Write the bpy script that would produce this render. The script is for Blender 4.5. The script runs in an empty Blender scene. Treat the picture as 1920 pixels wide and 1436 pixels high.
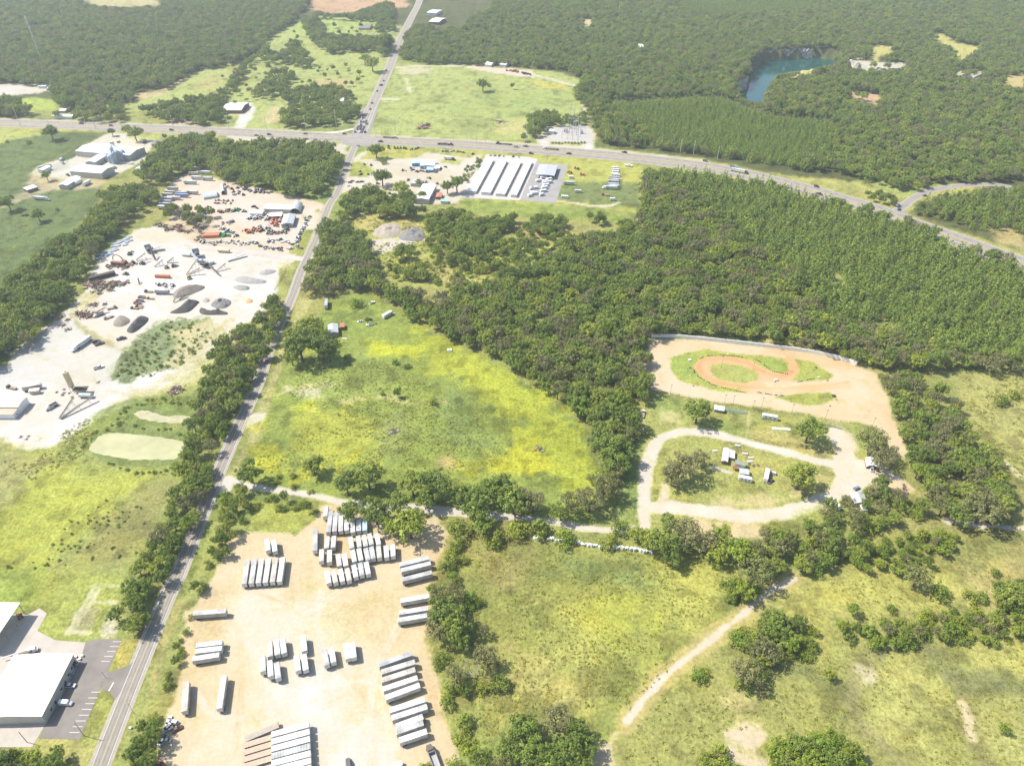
import bpy, math, random
import numpy as np
from mathutils import Vector, Matrix

# ------------------------------------------------------------ camera, world, sun
SC = bpy.context.scene
PITCH, FPX, CAMH = math.radians(37.0), 1331.0, 312.0
CX, CY = 960.0, 718.0
cam_d = bpy.data.cameras.new("camera")
cam = bpy.data.objects.new("camera", cam_d)
SC.collection.objects.link(cam)
cam.location = (0, 0, CAMH)
cam.rotation_euler = (math.radians(90) - PITCH, 0, 0)
cam_d.sensor_fit = 'HORIZONTAL'
cam_d.sensor_width = 36.0
cam_d.lens = 36.0 * FPX / 1920.0
cam_d.clip_start = 1.0
cam_d.clip_end = 30000.0
SC.camera = cam

SUN_EL = math.radians(52.0)
SUN_AZ = math.radians(283.0)          # compass direction the light comes from (0 = +Y, 90 = +X)
W = bpy.data.worlds.new("World")
SC.world = W
W.use_nodes = True
nt = W.node_tree
bg = nt.nodes['Background']
sky = nt.nodes.new('ShaderNodeTexSky')
sky.sky_type = 'NISHITA'
sky.sun_disc = False
sky.sun_elevation = SUN_EL
sky.sun_rotation = SUN_AZ
sky.air_density = 1.0
sky.dust_density = 1.5
nt.links.new(sky.outputs[0], bg.inputs[0])
bg.inputs[1].default_value = 0.12
sd = bpy.data.lights.new("sun", 'SUN')
sd.energy = 4.6
sd.angle = math.radians(0.5)
sd.color = (1.0, 0.935, 0.83)
sun = bpy.data.objects.new("sun", sd)
SC.collection.objects.link(sun)
_dir = Vector((math.sin(SUN_AZ) * math.cos(SUN_EL), math.cos(SUN_AZ) * math.cos(SUN_EL), math.sin(SUN_EL)))
sun.rotation_euler = _dir.to_track_quat('Z', 'Y').to_euler()
sun.location = (-200, 0, 500)
SC.view_settings.view_transform = 'Standard'
SC.view_settings.look = 'None'
SC.view_settings.gamma = 1.0
SC.view_settings.use_curve_mapping = False
SC.view_settings.exposure = 0.80
try:
    SC.cycles.volume_bounces = 0
    SC.cycles.max_bounces = 5
    SC.cycles.diffuse_bounces = 3
    SC.cycles.transparent_max_bounces = 8
    SC.cycles.use_denoising = True
except Exception:
    pass

# ------------------------------------------------------------ helpers
COL = SC.collection
_c, _s = math.cos(PITCH), math.sin(PITCH)

def G(px, py, z=0.0):
    """a point of the photograph -> the point of the plane at height z it shows"""
    x = (px - CX) / FPX; v = (py - CY) / FPX
    dx, dy, dz = x, _c - v * _s, -_s - v * _c
    t = (CAMH - z) / -dz
    return (dx * t, dy * t)

def PJ(x, y, z=0.0):
    dz = z - CAMH
    dep = y * _c - dz * _s
    return (CX + FPX * x / dep, CY + FPX * (-y * _s - dz * _c) / dep)

def SCL(px, py):
    x, y = G(px, py)
    return FPX / (y * _c + CAMH * _s)

def tag(o, label=None, cat=None, group=None, kind=None):
    if label: o['label'] = label
    if cat: o['category'] = cat
    if group: o['group'] = group
    if kind: o['kind'] = kind
    return o

def thing(name, label, cat, loc=(0, 0, 0), rz=0.0, group=None):
    o = bpy.data.objects.new(name, None)
    o.empty_display_size = 0.5
    COL.objects.link(o)
    o.location = loc
    o.rotation_euler = (0, 0, rz)
    return tag(o, label, cat, group)

class MB:
    """collects shapes and links them as ONE mesh object"""
    def __init__(s): s.v = []; s.f = []
    def add(s, vs, fs):
        n = len(s.v); s.v += [tuple(p) for p in vs]; s.f += [tuple(i + n for i in q) for q in fs]; return s
    def box(s, x0, x1, y0, y1, z0, z1, M=None):
        vs = [(x0,y0,z0),(x1,y0,z0),(x1,y1,z0),(x0,y1,z0),(x0,y0,z1),(x1,y0,z1),(x1,y1,z1),(x0,y1,z1)]
        if M is not None: vs = [tuple(M @ Vector(p)) for p in vs]
        return s.add(vs, [(3,2,1,0),(4,5,6,7),(0,1,5,4),(1,2,6,5),(2,3,7,6),(3,0,4,7)])
    def prism(s, pts, z0, z1):
        n = len(pts)
        a = sum(pts[i][0]*pts[(i+1)%n][1]-pts[(i+1)%n][0]*pts[i][1] for i in range(n))
        if a < 0: pts = pts[::-1]
        vs = [(p[0],p[1],z0) for p in pts] + [(p[0],p[1],z1) for p in pts]
        fs = [tuple(range(n-1,-1,-1)), tuple(range(n,2*n))] + [(i,(i+1)%n,n+(i+1)%n,n+i) for i in range(n)]
        return s.add(vs, fs)
    def tube(s, p0, p1, r0, r1=None, n=8, cap=True):
        if r1 is None: r1 = r0
        p0 = Vector(p0); p1 = Vector(p1); d = (p1 - p0)
        if d.length < 1e-6: return s
        d.normalize()
        u = d.orthogonal().normalized(); w = d.cross(u)
        vs = []
        for p, r in ((p0, r0), (p1, r1)):
            for k in range(n):
                a = 2*math.pi*k/n
                vs.append(tuple(p + u*(r*math.cos(a)) + w*(r*math.sin(a))))
        fs = [(k,(k+1)%n,n+(k+1)%n,n+k) for k in range(n)]
        if cap: fs += [tuple(range(n-1,-1,-1)), tuple(range(n,2*n))]
        return s.add(vs, fs)
    def quad(s, a, b, c, d): return s.add([a,b,c,d], [(0,1,2,3)])
    def gable(s, x0, x1, y0, y1, z0, zr, over=0.3, th=0.15):
        """two-pitch roof, ridge along y"""
        xm = (x0+x1)/2; dz = (zr-z0)*over/max(0.1,(x1-x0)/2)
        a, b = x0-over, x1+over; y0 -= over; y1 += over
        top = [(a,y0,z0-dz+th),(xm,y0,zr+th),(b,y0,z0-dz+th),(a,y1,z0-dz+th),(xm,y1,zr+th),(b,y1,z0-dz+th)]
        bot = [(p[0],p[1],p[2]-th) for p in top]
        return s.add(top+bot, [(0,1,4,3),(1,2,5,4),(9,10,7,6),(10,11,8,7),(0,6,7,1),(1,7,8,2),(4,10,9,3),(5,11,10,4),(3,9,6,0),(2,8,11,5)])
    def mesh(s, name, mat=None, smooth=False):
        me = bpy.data.meshes.new(name)
        me.from_pydata(s.v, [], s.f)
        if mat: me.materials.append(mat)
        if smooth: me.polygons.foreach_set('use_smooth', [True]*len(me.polygons))
        me.update()
        return me
    def build(s, name, mat=None, parent=None, smooth=False, loc=None):
        o = bpy.data.objects.new(name, s.mesh(name, mat, smooth))
        COL.objects.link(o)
        if parent is not None: o.parent = parent
        if loc: o.location = loc
        return o

def inst(name, me, parent=None, loc=(0,0,0), rz=0.0, sc=None, color=None):
    o = bpy.data.objects.new(name, me)
    COL.objects.link(o)
    if parent is not None: o.parent = parent
    o.location = loc; o.rotation_euler = (0,0,rz)
    if sc: o.scale = sc
    if color: o.color = color
    return o

def kids(o): return [c for c in o.children]
def dup(root, loc, rz, label=None, group=None, colors=None):
    """a copy of a thing with copies of its parts and sub-parts"""
    r = root.copy(); COL.objects.link(r); r.location = loc; r.rotation_euler = (0,0,rz)
    if label: r['label'] = label
    if group: r['group'] = group
    for ch in root.children:
        c = ch.copy(); COL.objects.link(c); c.parent = r
        if colors and ch.name.split('.')[0] in colors: c.color = colors[ch.name.split('.')[0]]
        for g in ch.children:
            d = g.copy(); COL.objects.link(d); d.parent = c
            if colors and g.name.split('.')[0] in colors: d.color = colors[g.name.split('.')[0]]
    return r

ORD = ('first second third fourth fifth sixth seventh eighth ninth tenth eleventh twelfth thirteenth fourteenth '
       'fifteenth sixteenth seventeenth eighteenth nineteenth twentieth').split()
def ordw(i):
    if i == 99: return 'hundredth'
    if i > 99: return 'hundred-and-' + ordw((i+1) % 100-1)
    if i < 20: return ORD[i]
    t = ['', '', 'twenty', 'thirty', 'forty', 'fifty', 'sixty', 'seventy', 'eighty', 'ninety'][((i+1)//10) % 10]
    u = (i+1) % 10
    base = (t + ('-' + ORD[u-1] if u else '')) if u else t[:-1] + 'ieth'
    return base

# ------------------------------------------------------------ materials
def mat(name, col, rough=0.7, metal=0.0, spec=0.3, noise=None, bump=None, objcol=False):
    m = bpy.data.materials.new(name); m.use_nodes = True
    t = m.node_tree; b = t.nodes['Principled BSDF']
    b.inputs['Base Color'].default_value = (*col, 1)
    b.inputs['Roughness'].default_value = rough
    b.inputs['Metallic'].default_value = metal
    b.inputs['Specular IOR Level'].default_value = spec
    src = None
    if objcol:
        oi = t.nodes.new('ShaderNodeObjectInfo'); src = oi.outputs['Color']
    if noise:
        sc_, amt = noise
        tc = t.nodes.new('ShaderNodeNewGeometry')
        n = t.nodes.new('ShaderNodeTexNoise'); n.inputs['Scale'].default_value = sc_; n.inputs['Detail'].default_value = 5; n.inputs['Roughness'].default_value = 0.65
        t.links.new(tc.outputs['Position'], n.inputs['Vector'])
        mr = t.nodes.new('ShaderNodeMapRange'); mr.inputs[1].default_value = 0.3; mr.inputs[2].default_value = 0.7
        mr.inputs[3].default_value = 1-amt; mr.inputs[4].default_value = 1+amt*0.6
        t.links.new(n.outputs[0], mr.inputs[0])
        mx = t.nodes.new('ShaderNodeMix'); mx.data_type = 'RGBA'; mx.blend_type = 'MULTIPLY'; mx.inputs[0].default_value = 1
        if src: t.links.new(src, mx.inputs[6])
        else: mx.inputs[6].default_value = (*col, 1)
        t.links.new(mr.outputs[0], mx.inputs[7])
        src = mx.outputs[2]
    if src: t.links.new(src, b.inputs['Base Color'])
    if bump:
        tc = t.nodes.new('ShaderNodeNewGeometry')
        n2 = t.nodes.new('ShaderNodeTexNoise'); n2.inputs['Scale'].default_value = bump[0]; n2.inputs['Detail'].default_value = 4
        t.links.new(tc.outputs['Position'], n2.inputs['Vector'])
        bp = t.nodes.new('ShaderNodeBump'); bp.inputs['Strength'].default_value = 0.6; bp.inputs['Distance'].default_value = bump[1]
        t.links.new(n2.outputs[0], bp.inputs['Height']); t.links.new(bp.outputs[0], b.inputs['Normal'])
    return m

def corrugated(name, col, pitch=0.6, amt=0.12, axis=0, rough=0.45, metal=0.0, stain=0.2):
    """ribbed sheet metal in object space"""
    m = bpy.data.materials.new(name); m.use_nodes = True
    t = m.node_tree; b = t.nodes['Principled BSDF']
    b.inputs['Roughness'].default_value = rough; b.inputs['Metallic'].default_value = metal
    b.inputs['Specular IOR Level'].default_value = 0.4
    tc = t.nodes.new('ShaderNodeTexCoord'); sp = t.nodes.new('ShaderNodeSeparateXYZ')
    t.links.new(tc.outputs['Object'], sp.inputs[0])
    a = t.nodes.new('ShaderNodeMath'); a.operation = 'MULTIPLY'; a.inputs[1].default_value = 2*math.pi/pitch
    t.links.new(sp.outputs[axis], a.inputs[0])
    si = t.nodes.new('ShaderNodeMath'); si.operation = 'SINE'; t.links.new(a.outputs[0], si.inputs[0])
    n = t.nodes.new('ShaderNodeTexNoise'); n.inputs['Scale'].default_value = 0.35; n.inputs['Detail'].default_value = 6
    t.links.new(tc.outputs['Object'], n.inputs['Vector'])
    mr = t.nodes.new('ShaderNodeMapRange'); mr.inputs[1].default_value = 0.35; mr.inputs[2].default_value = 0.7; mr.inputs[3].default_value = 1; mr.inputs[4].default_value = 1-stain
    t.links.new(n.outputs[0], mr.inputs[0])
    m2 = t.nodes.new('ShaderNodeMapRange'); m2.inputs[1].default_value = -1; m2.inputs[2].default_value = 1; m2.inputs[3].default_value = 1-amt; m2.inputs[4].default_value = 1
    t.links.new(si.outputs[0], m2.inputs[0])
    mm = t.nodes.new('ShaderNodeMath'); mm.operation = 'MULTIPLY'; t.links.new(mr.outputs[0], mm.inputs[0]); t.links.new(m2.outputs[0], mm.inputs[1])
    mx = t.nodes.new('ShaderNodeMix'); mx.data_type = 'RGBA'; mx.blend_type = 'MULTIPLY'; mx.inputs[0].default_value = 1
    mx.inputs[6].default_value = (*col, 1); t.links.new(mm.outputs[0], mx.inputs[7])
    t.links.new(mx.outputs[2], b.inputs['Base Color'])
    bp = t.nodes.new('ShaderNodeBump'); bp.inputs['Strength'].default_value = 0.5; bp.inputs['Distance'].default_value = 0.04
    t.links.new(si.outputs[0], bp.inputs['Height']); t.links.new(bp.outputs[0], b.inputs['Normal'])
    return m

# ------------------------------------------------------------ noise
_rs = np.random.RandomState(11)
_TAB = _rs.rand(8, 256, 256)
def vnoise(x, y, s, k=0):
    X = x / s + 37.3*k; Y = y / s + 11.9*k
    xi = np.floor(X).astype(int); yi = np.floor(Y).astype(int)
    fx = X - xi; fy = Y - yi
    fx = fx*fx*(3-2*fx); fy = fy*fy*(3-2*fy)
    T = _TAB[k % 8]
    a = T[xi & 255, yi & 255]; b = T[(xi+1) & 255, yi & 255]; c = T[xi & 255, (yi+1) & 255]; d = T[(xi+1) & 255, (yi+1) & 255]
    return (a*(1-fx)+b*fx)*(1-fy)+(c*(1-fx)+d*fx)*fy
def fbm(x, y, s, k=0, o=4):
    r = 0; a = 0.5; t = 0
    for i in range(o):
        r = r + a*vnoise(x, y, s, k+i); t += a; a *= 0.5; s *= 0.5
    return r/t

def inpoly(pts, X, Y):
    inside = np.zeros(X.shape, bool)
    n = len(pts)
    for i in range(n):
        x0, y0 = pts[i]; x1, y1 = pts[(i+1) % n]
        if y0 == y1: continue
        c = ((y0 > Y) != (y1 > Y)) & (X < (x1-x0)*(Y-y0)/(y1-y0)+x0)
        inside ^= c
    return inside
def sdist(pts, X, Y, closed=True):
    """distance to the outline, positive inside when closed"""
    d = np.full(X.shape, 1e9)
    n = len(pts)
    for i in range(n if closed else n-1):
        x0, y0 = pts[i]; x1, y1 = pts[(i+1) % n]
        ex, ey = x1-x0, y1-y0; L = ex*ex+ey*ey
        if L == 0: continue
        t = np.clip(((X-x0)*ex+(Y-y0)*ey)/L, 0, 1)
        d = np.minimum(d, (X-x0-t*ex)**2+(Y-y0-t*ey)**2)
    d = np.sqrt(d)
    return np.where(inpoly(pts, X, Y), d, -d) if closed else d
def smooth_line(pts, n=8, closed=False):
    """Catmull-Rom through points"""
    P = [np.array(p, float) for p in pts]; out = []
    m = len(P)
    rng = range(m) if closed else range(m-1)
    for i in rng:
        g = (lambda k: P[k % m]) if closed else (lambda k: P[min(max(k, 0), m-1)])
        p0, p1, p2, p3 = g(i-1), g(i), g(i+1), g(i+2)
        for j in range(n):
            t = j/n
            out.append(0.5*((2*p1)+(-p0+p2)*t+(2*p0-5*p1+4*p2-p3)*t*t+(-p0+3*p1-3*p2+p3)*t**3))
    if not closed: out.append(P[-1])
    return [tuple(p) for p in out]
def GL(pts): return [G(*p) for p in pts]
# ------------------------------------------------------------ ground
LAKE_Z = -17.0
PIT = [(1433,98),(1479,93),(1525,90),(1560,92),(1580,98),(1582,111),(1571,118),(1539,124.6),(1514,131),(1479,135),(1458,138),(1451,148),(1439,163),(1440,177),(1433,188),(1410,192),(1395,182),(1378,170),(1378,158),(1385,150),(1404,146),(1404,130),(1402,117),(1420,108)]
PITW = GL(PIT)

# (polygon in photo points, albedo, feather m, warp m, opacity, roughness of cover 0..1)
GREEN = (0.150, 0.175, 0.048); OLIVE = (0.20, 0.185, 0.062); YEL = (0.285, 0.27, 0.022); DKG = (0.085, 0.112, 0.042)
SAND = (0.56, 0.44, 0.29); WSAND = (0.70, 0.61, 0.47); WHT = (0.74, 0.69, 0.62); TAN = (0.55, 0.43, 0.27)
PALEG = (0.225, 0.245, 0.085); DIRT = (0.42, 0.29, 0.17); LAWN = (0.185, 0.20, 0.05)
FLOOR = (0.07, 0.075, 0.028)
Z = []
def zone(pts, col, fe=2.0, wp=3.0, op=1.0, veg=1.0): Z.append((pts, col, fe, wp, op, veg))
def strip(pts, half, col, fe=1.0, wp=1.0, op=1.0, veg=0.0): Z.append((('L', pts, half), col, fe, wp, op, veg))
# far woodland floor
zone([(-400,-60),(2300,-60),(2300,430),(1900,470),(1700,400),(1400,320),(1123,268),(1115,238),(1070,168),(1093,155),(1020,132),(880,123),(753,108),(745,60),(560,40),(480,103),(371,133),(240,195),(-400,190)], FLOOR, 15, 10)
# open fields in the north west
zone([(150,-4),(290,-6),(300,10),(230,14),(175,12)], (0.30,0.25,0.13), 8, 8)
zone([(575,8),(600,-6),(760,-8),(765,14),(700,22),(620,25),(585,20)], (0.36,0.22,0.14), 8, 10)
zone([(480,108),(520,60),(600,30),(760,50),(755,80),(700,190),(670,235),(480,245),(420,235),(420,190),(440,170)], PALEG, 5, 6)
zone([(540,50),(600,32),(715,38),(705,62),(640,62),(600,66),(545,70)], (0.22,0.26,0.075), 6, 6)
zone([(590,150),(640,148),(670,158),(600,168)], (0.34,0.24,0.14), 6, 6, 0.7)
zone([(245,195),(313,172),(371,135),(430,126),(425,160),(418,190),(400,195),(330,192),(300,200),(270,228),(225,232)], PALEG, 5, 6)
zone([(245,178),(290,172),(345,148),(352,152),(300,180),(260,186)], (0.40,0.31,0.19), 4, 5, 0.9)
zone([(370,148),(420,140),(410,172),(360,172)], (0.26,0.22,0.09), 10, 10, 0.6)
zone([(30,190),(60,182),(110,190),(105,212),(60,215),(34,208)], (0.23,0.27,0.055), 5, 5)
zone([(60,205),(420,214),(420,236),(60,228)], (0.17,0.17,0.05), 5, 8, 0.7)
zone([(320,222),(375,222),(372,236),(318,236)], (0.40,0.30,0.24), 5, 5, 0.8)
zone([(-60,158),(60,158),(100,166),(70,176),(0,180),(-60,180)], (0.55,0.50,0.46), 5, 5, 0.9, 0.1)
zone([(440,198),(470,190),(478,205),(460,240),(440,246),(450,215),(420,214)], WHT, 3, 3, 1, 0)
zone([(500,205),(528,200),(530,230),(495,232)], (0.40,0.32,0.18), 6, 6, 0.8)
# big pale meadow past the crossroads
zone([(745,118),(800,122),(860,124),(960,128),(1050,136),(1090,150),(1072,170),(1090,200),(1105,240),(1100,262),(900,262),(690,250)], PALEG, 4, 4)
zone([(820,185),(960,175),(1060,165),(1085,200),(940,215),(830,210)], (0.19,0.225,0.075), 25, 20, 0.7)
zone([(990,150),(1062,160),(1066,168),(1020,166)], (0.33,0.29,0.07), 8, 6, 0.9)
zone([(750,130),(800,128),(815,134),(780,140),(755,138)], (0.45,0.40,0.30), 8, 10, 0.8)
zone([(930,230),(985,222),(990,250),(935,252)], (0.33,0.29,0.13), 10, 12, 0.7)
zone([(880,124),(960,128),(1000,134),(1000,146),(960,142),(895,132)], (0.55,0.46,0.36), 3, 4, 1, 0.1)
strip([(740,128),(780,124),(830,123),(890,127)], 4, WSAND, 2, 2, 0.9)
strip([(985,138),(1030,148),(1078,161)], 4, WSAND, 2, 2, 0.9)
strip([(716,186),(745,186)], 4, WHT, 3, 3, 0.8)
strip([(1100,212),(1095,202),(1090,196)], 3, WSAND, 2, 2, 0.8)
strip([(762,148),(768,172)], 2, WSAND, 2, 3, 0.7)
# quarry and clearings in the woods
zone([(1740,66),(1765,62),(1790,80),(1838,88),(1836,96),(1812,104),(1808,116),(1798,112),(1790,92),(1765,80)], (0.34,0.31,0.10), 6, 8)
zone([(1632,90),(1650,84),(1676,90),(1674,100),(1650,106),(1645,120),(1635,112)], (0.32,0.29,0.10), 6, 6)
zone([(1585,112),(1600,104),(1640,118),(1700,118),(1705,134),(1640,136),(1600,128)], (0.45,0.42,0.36), 4, 6)
zone([(1570,166),(1600,172),(1645,178),(1655,198),(1640,196),(1600,184)], (0.40,0.26,0.16), 4, 6)
zone([(1470,140),(1510,130),(1530,126),(1530,134),(1490,146)], (0.36,0.32,0.12), 4, 4)
zone([(1775,130),(1850,134),(1850,146),(1790,146)], (0.40,0.34,0.24), 5, 8, 0.8)
zone([(1860,146),(1925,136),(1925,166),(1880,160)], (0.38,0.30,0.14), 6, 8, 0.9)
zone([(1086,38),(1110,36),(1112,48),(1095,50)], (0.46,0.38,0.22), 5, 6)
zone([(1200,268),(1260,250),(1300,150),(1340,140),(1240,160)], (0.16,0.17,0.05), 30, 20, 0.5)
# verges of the highway
zone([(-400,215),(200,232),(376,238),(555,248),(670,252),(860,262),(960,268),(1085,275),(1210,287),(1321,300),(1411,318),(1480,330),(1560,335),(1640,350),(1700,365),(1800,345),(1860,350),(1720,380),(1705,400),(1760,425),(1840,448),(1990,495),(1990,560),(1880,510),(1700,440),(1560,395),(1411,350),(1321,325),(1210,310),(1085,300),(860,285),(700,275),(555,262),(376,256),(0,246),(-400,240)], (0.235,0.225,0.072), 4, 5)
zone([(1860,425),(1925,430),(1925,470),(1870,455)], (0.32,0.25,0.12), 6, 8, 0.8)
zone([(1600,340),(1800,345),(1690,370),(1640,352)], (0.21,0.235,0.07), 6, 8)
strip([(-60,221),(0,223),(200,231),(376,238),(555,247),(640,251)], 3.5, (0.56,0.50,0.42), 3, 2, 0.8)
strip([(700,255),(860,263),(960,269),(1085,278),(1210,289),(1321,302)], 3.5, (0.50,0.44,0.33), 3, 2, 0.8)
# north-west dark pasture
zone([(-400,244),(100,247),(205,249),(160,268),(110,292),(60,318),(60,340),(100,352),(190,350),(185,375),(150,420),(100,470),(0,540),(-400,700)], DKG, 4, 3)
zone([(-400,243),(76,246),(78,254),(30,262),(-10,272),(-400,300)], (0.24,0.25,0.07), 4, 4)
zone([(55,325),(120,330),(200,340),(180,352),(100,356),(50,345)], (0.34,0.26,0.19), 5, 6, 0.7, 0.5)
zone([(60,352),(110,350),(60,370),(0,392),(0,384)], (0.30,0.24,0.18), 4, 4, 0.6)
# mill apron
zone([(205,249),(240,252),(290,262),(285,275),(270,300),(240,318),(215,330),(120,336),(60,325),(70,315),(140,285)], (0.50,0.46,0.40), 2, 2, 1, 0.1)
zone([(85,308),(128,302),(130,316),(100,324),(62,326)], (0.30,0.285,0.27), 2, 1, 1, 0)
zone([(210,262),(262,262),(270,272),(245,276),(205,270)], WSAND, 2, 2, 1, 0)
zone([(105,300),(150,272),(160,285),(125,303)], DKG, 2, 2)
zone([(240,250),(330,255),(325,262),(290,266),(262,264),(235,258)], (0.25,0.25,0.075), 2, 2, 0.8)
# crossroads quarter blocks
zone([(470,245),(660,262),(640,300),(620,300),(640,262)], (0.58,0.52,0.45), 4, 6, 0.8, 0.1)
zone([(430,252),(620,266),(622,300),(560,300),(430,275)], (0.55,0.49,0.42), 5, 6, 0.8, 0.2)
zone([(660,300),(690,280),(900,292),(890,320),(860,380),(780,385),(700,350),(640,362),(628,350)], (0.56,0.49,0.41), 3, 4, 1, 0.15)
zone([(735,305),(800,312),(840,318),(835,345),(760,340),(720,318)], (0.40,0.34,0.28), 8, 10, 0.7, 0.1)
zone([(672,300),(690,282),(720,276),(800,278),(802,284),(780,296),(720,300)], (0.25,0.235,0.06), 3, 3)
zone([(818,278),(868,280),(895,288),(880,296),(825,290)], (0.24,0.235,0.07), 3, 3)
zone([(656,306),(668,302),(692,306),(702,322),(690,332),(655,332)], (0.21,0.22,0.055), 3, 3)
zone([(826,298),(866,300),(862,310),(828,306)], (0.24,0.24,0.07), 2, 2)
zone([(695,352),(730,355),(728,372),(700,378)], (0.28,0.24,0.10), 3, 3)
zone([(905,268+22),(1010,292),(1200,306),(1212,330),(1205,400),(1100,392),(900,385),(860,378),(880,360),(1045,382)], (0.245,0.245,0.06), 3, 4)
zone([(1055,340),(1200,345),(1200,390),(1100,382),(1045,376)], (0.10,0.125,0.05), 8, 8, 0.9)
zone([(860,376),(1060,386),(1200,400),(1190,420),(1060,412),(870,400)], (0.17,0.20,0.045), 3, 4)
strip([(1042,377),(1075,381),(1110,386),(1140,386),(1162,380)], 1.6, WSAND, 1.5, 2, 0.9)
# substation
zone([(1030,236),(1100,236),(1118,252),(1115,272),(1108,282),(1090,280),(1010,278),(1006,258)], (0.50,0.45,0.36), 2, 3, 1, 0.1)
zone([(1035,262),(1095,264),(1092,274),(1030,272)], (0.25,0.24,0.08), 2, 2)
strip([(1020,264),(1018,280)], 4, WHT, 2, 2, 1)
strip([(1104,264),(1100,286)], 4, WHT, 2, 2, 1)
# machinery yard
zone([(300,378),(322,345),(345,325),(400,335),(450,345),(520,362),(560,370),(608,382),(598,420),(585,462),(545,484),(350,462),(300,425),(330,400)], (0.60,0.47,0.36), 2, 3, 1, 0.1)
zone([(360,350),(440,352),(540,372),(520,400),(470,440),(440,420),(380,400),(350,370)], (0.68,0.55,0.44), 8, 8, 0.8, 0.05)
zone([(450,372),(560,378),(600,392),(585,430),(560,455),(470,452),(450,420)], (0.62,0.55,0.48), 5, 5, 0.8, 0.1)
zone([(588,395),(598,392),(602,396),(596,400)], LAWN, 1, 1)
zone([(566,404),(585,406),(584,412),(568,412)], LAWN, 1, 1)
zone([(565,432),(590,430),(575,470),(560,478),(540,474)], (0.21,0.215,0.055), 1.5, 1)
zone([(262,430),(300,415),(330,420),(300,432),(262,440)], OLIVE, 2, 3)
zone([(300,415),(400,420),(420,460),(350,462)], (0.35,0.27,0.18), 6, 8, 0.7, 0.4)
# quarry yard
zone([(-400,800),(-10,700),(60,632),(125,582),(160,548),(172,508),(205,470),(250,432),(300,420),(345,446),(352,458),(565,484),(530,500),(524,545),(480,600),(440,612),(410,650),(385,705),(270,748),(215,772),(160,800),(100,838),(50,846),(0,828),(-400,870)], WHT, 2.5, 4, 1, 0.02)
zone([(-200,780),(0,690),(60,640),(110,600),(150,595),(180,640),(235,655),(200,720),(120,725),(30,715),(-200,800)], (0.52,0.50,0.475), 4, 6, 0.9, 0.02)
zone([(250,432),(330,425),(345,450),(300,458),(250,450),(215,470)], (0.58,0.49,0.38), 5, 5, 0.9, 0.1)
zone([(350,462),(560,484),(540,488),(440,474),(350,470)], (0.45,0.41,0.36), 2, 2, 0.9, 0)
zone([(140,598),(170,580),(235,600),(270,640),(240,655),(190,650),(160,620)], (0.63,0.53,0.41), 5, 6, 0.8, 0.05)
zone([(125,585),(133,582),(150,605),(185,632),(225,652),(280,672),(270,680),(215,655),(170,635),(140,612)], (0.24,0.21,0.12), 2, 3, 0.9, 0.6)
zone([(245,645),(300,600),(330,592),(375,595),(400,610),(425,602),(425,625),(390,655),(350,685),(330,690),(300,700),(230,725),(205,715),(215,680),(235,665)], (0.10,0.13,0.055), 3, 9, 0.93)
zone([(320,620),(430,600),(440,640),(400,700),(330,715),(260,745),(215,760),(200,730),(260,720),(330,690)], (0.42,0.36,0.22), 4, 8, 0.75, 0.6)
zone([(360,690),(400,660),(400,720),(330,745),(250,748),(290,722)], (0.30,0.28,0.11), 5, 8, 0.8)
zone([(110,632),(150,560),(200,520),(215,530),(160,580),(125,600)], (0.36,0.31,0.14), 3, 5, 0.8)
zone([(452,500),(510,492),(520,530),(470,540),(430,530)], (0.55,0.54,0.52), 8, 10, 0.6, 0.02)
for dp in ([(218,600),(232,592),(243,598),(236,612),(220,610)], [(340,547),(355,536),(378,534),(380,540),(350,552),(335,560)]):
    zone(dp, (0.30,0.26,0.22), 2, 2, 0.9, 0.2)
# verge between yard and road
zone([(524,504),(560,490),(572,500),(558,540),(535,575),(520,560),(520,545)], (0.20,0.205,0.06), 1.5, 1.5)
zone([(520,492),(545,488),(548,500),(515,505)], (0.34,0.31,0.16), 2, 3, 0.7)
# west meadow and pond banks
zone([(-400,850),(0,826),(50,846),(100,838),(160,800),(215,772),(270,748),(370,720),(400,700),(420,720),(400,800),(340,900),(300,980),(240,1070),(215,1160),(250,1190),(220,1215),(0,1215),(-400,1300)], (0.175,0.19,0.058), 3, 3)
zone([(170,780),(220,755),(340,738),(372,745),(370,790),(300,800),(250,795),(200,815),(165,830)], (0.135,0.165,0.045), 3, 4, 0.9)
zone([(0,880),(60,850),(150,870),(250,880),(300,890),(250,930),(170,1000),(90,1050),(0,1062),(-300,1100),(-300,930)], (0.255,0.26,0.040), 16, 12, 0.8)
zone([(0,840),(60,842),(110,860),(60,900),(20,960),(-200,1000),(-200,860)], (0.19,0.175,0.085), 8, 12, 0.75)
zone([(290,900),(330,900),(300,990),(240,1060),(110,1062),(160,1010),(240,940)], (0.185,0.17,0.065), 8, 8, 0.8)
zone([(-300,1078),(0,1068),(235,1078),(225,1110),(212,1160),(230,1200),(100,1195),(60,1180),(80,1150),(40,1130),(-300,1130)], (0.215,0.23,0.055), 3, 2)
zone([(-10,1075),(60,1078),(70,1110),(20,1140),(-10,1130)], (0.17,0.22,0.04), 10, 8, 0.7)
for l in ([(176,1098),(222,1098)], [(176,1100),(128,1184)], [(128,1184),(172,1186)], [(172,1128),(215,1130)], [(186,1104),(140,1178)]):
    strip(l, 0.8, (0.52,0.46,0.36), 1.0, 1.5, 0.7)
zone([(190,1170),(210,1150),(215,1185),(190,1190)], (0.52,0.46,0.36), 2, 4, 0.8)
zone([(145,1150),(175,1140),(172,1175),(140,1178)], (0.32,0.28,0.2), 3, 4, 0.6)
zone([(160,838),(176,812),(214,796),(300,800),(356,815),(352,870),(250,880),(180,868)], (0.105,0.135,0.045), 2.5, 3, 0.75)
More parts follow.
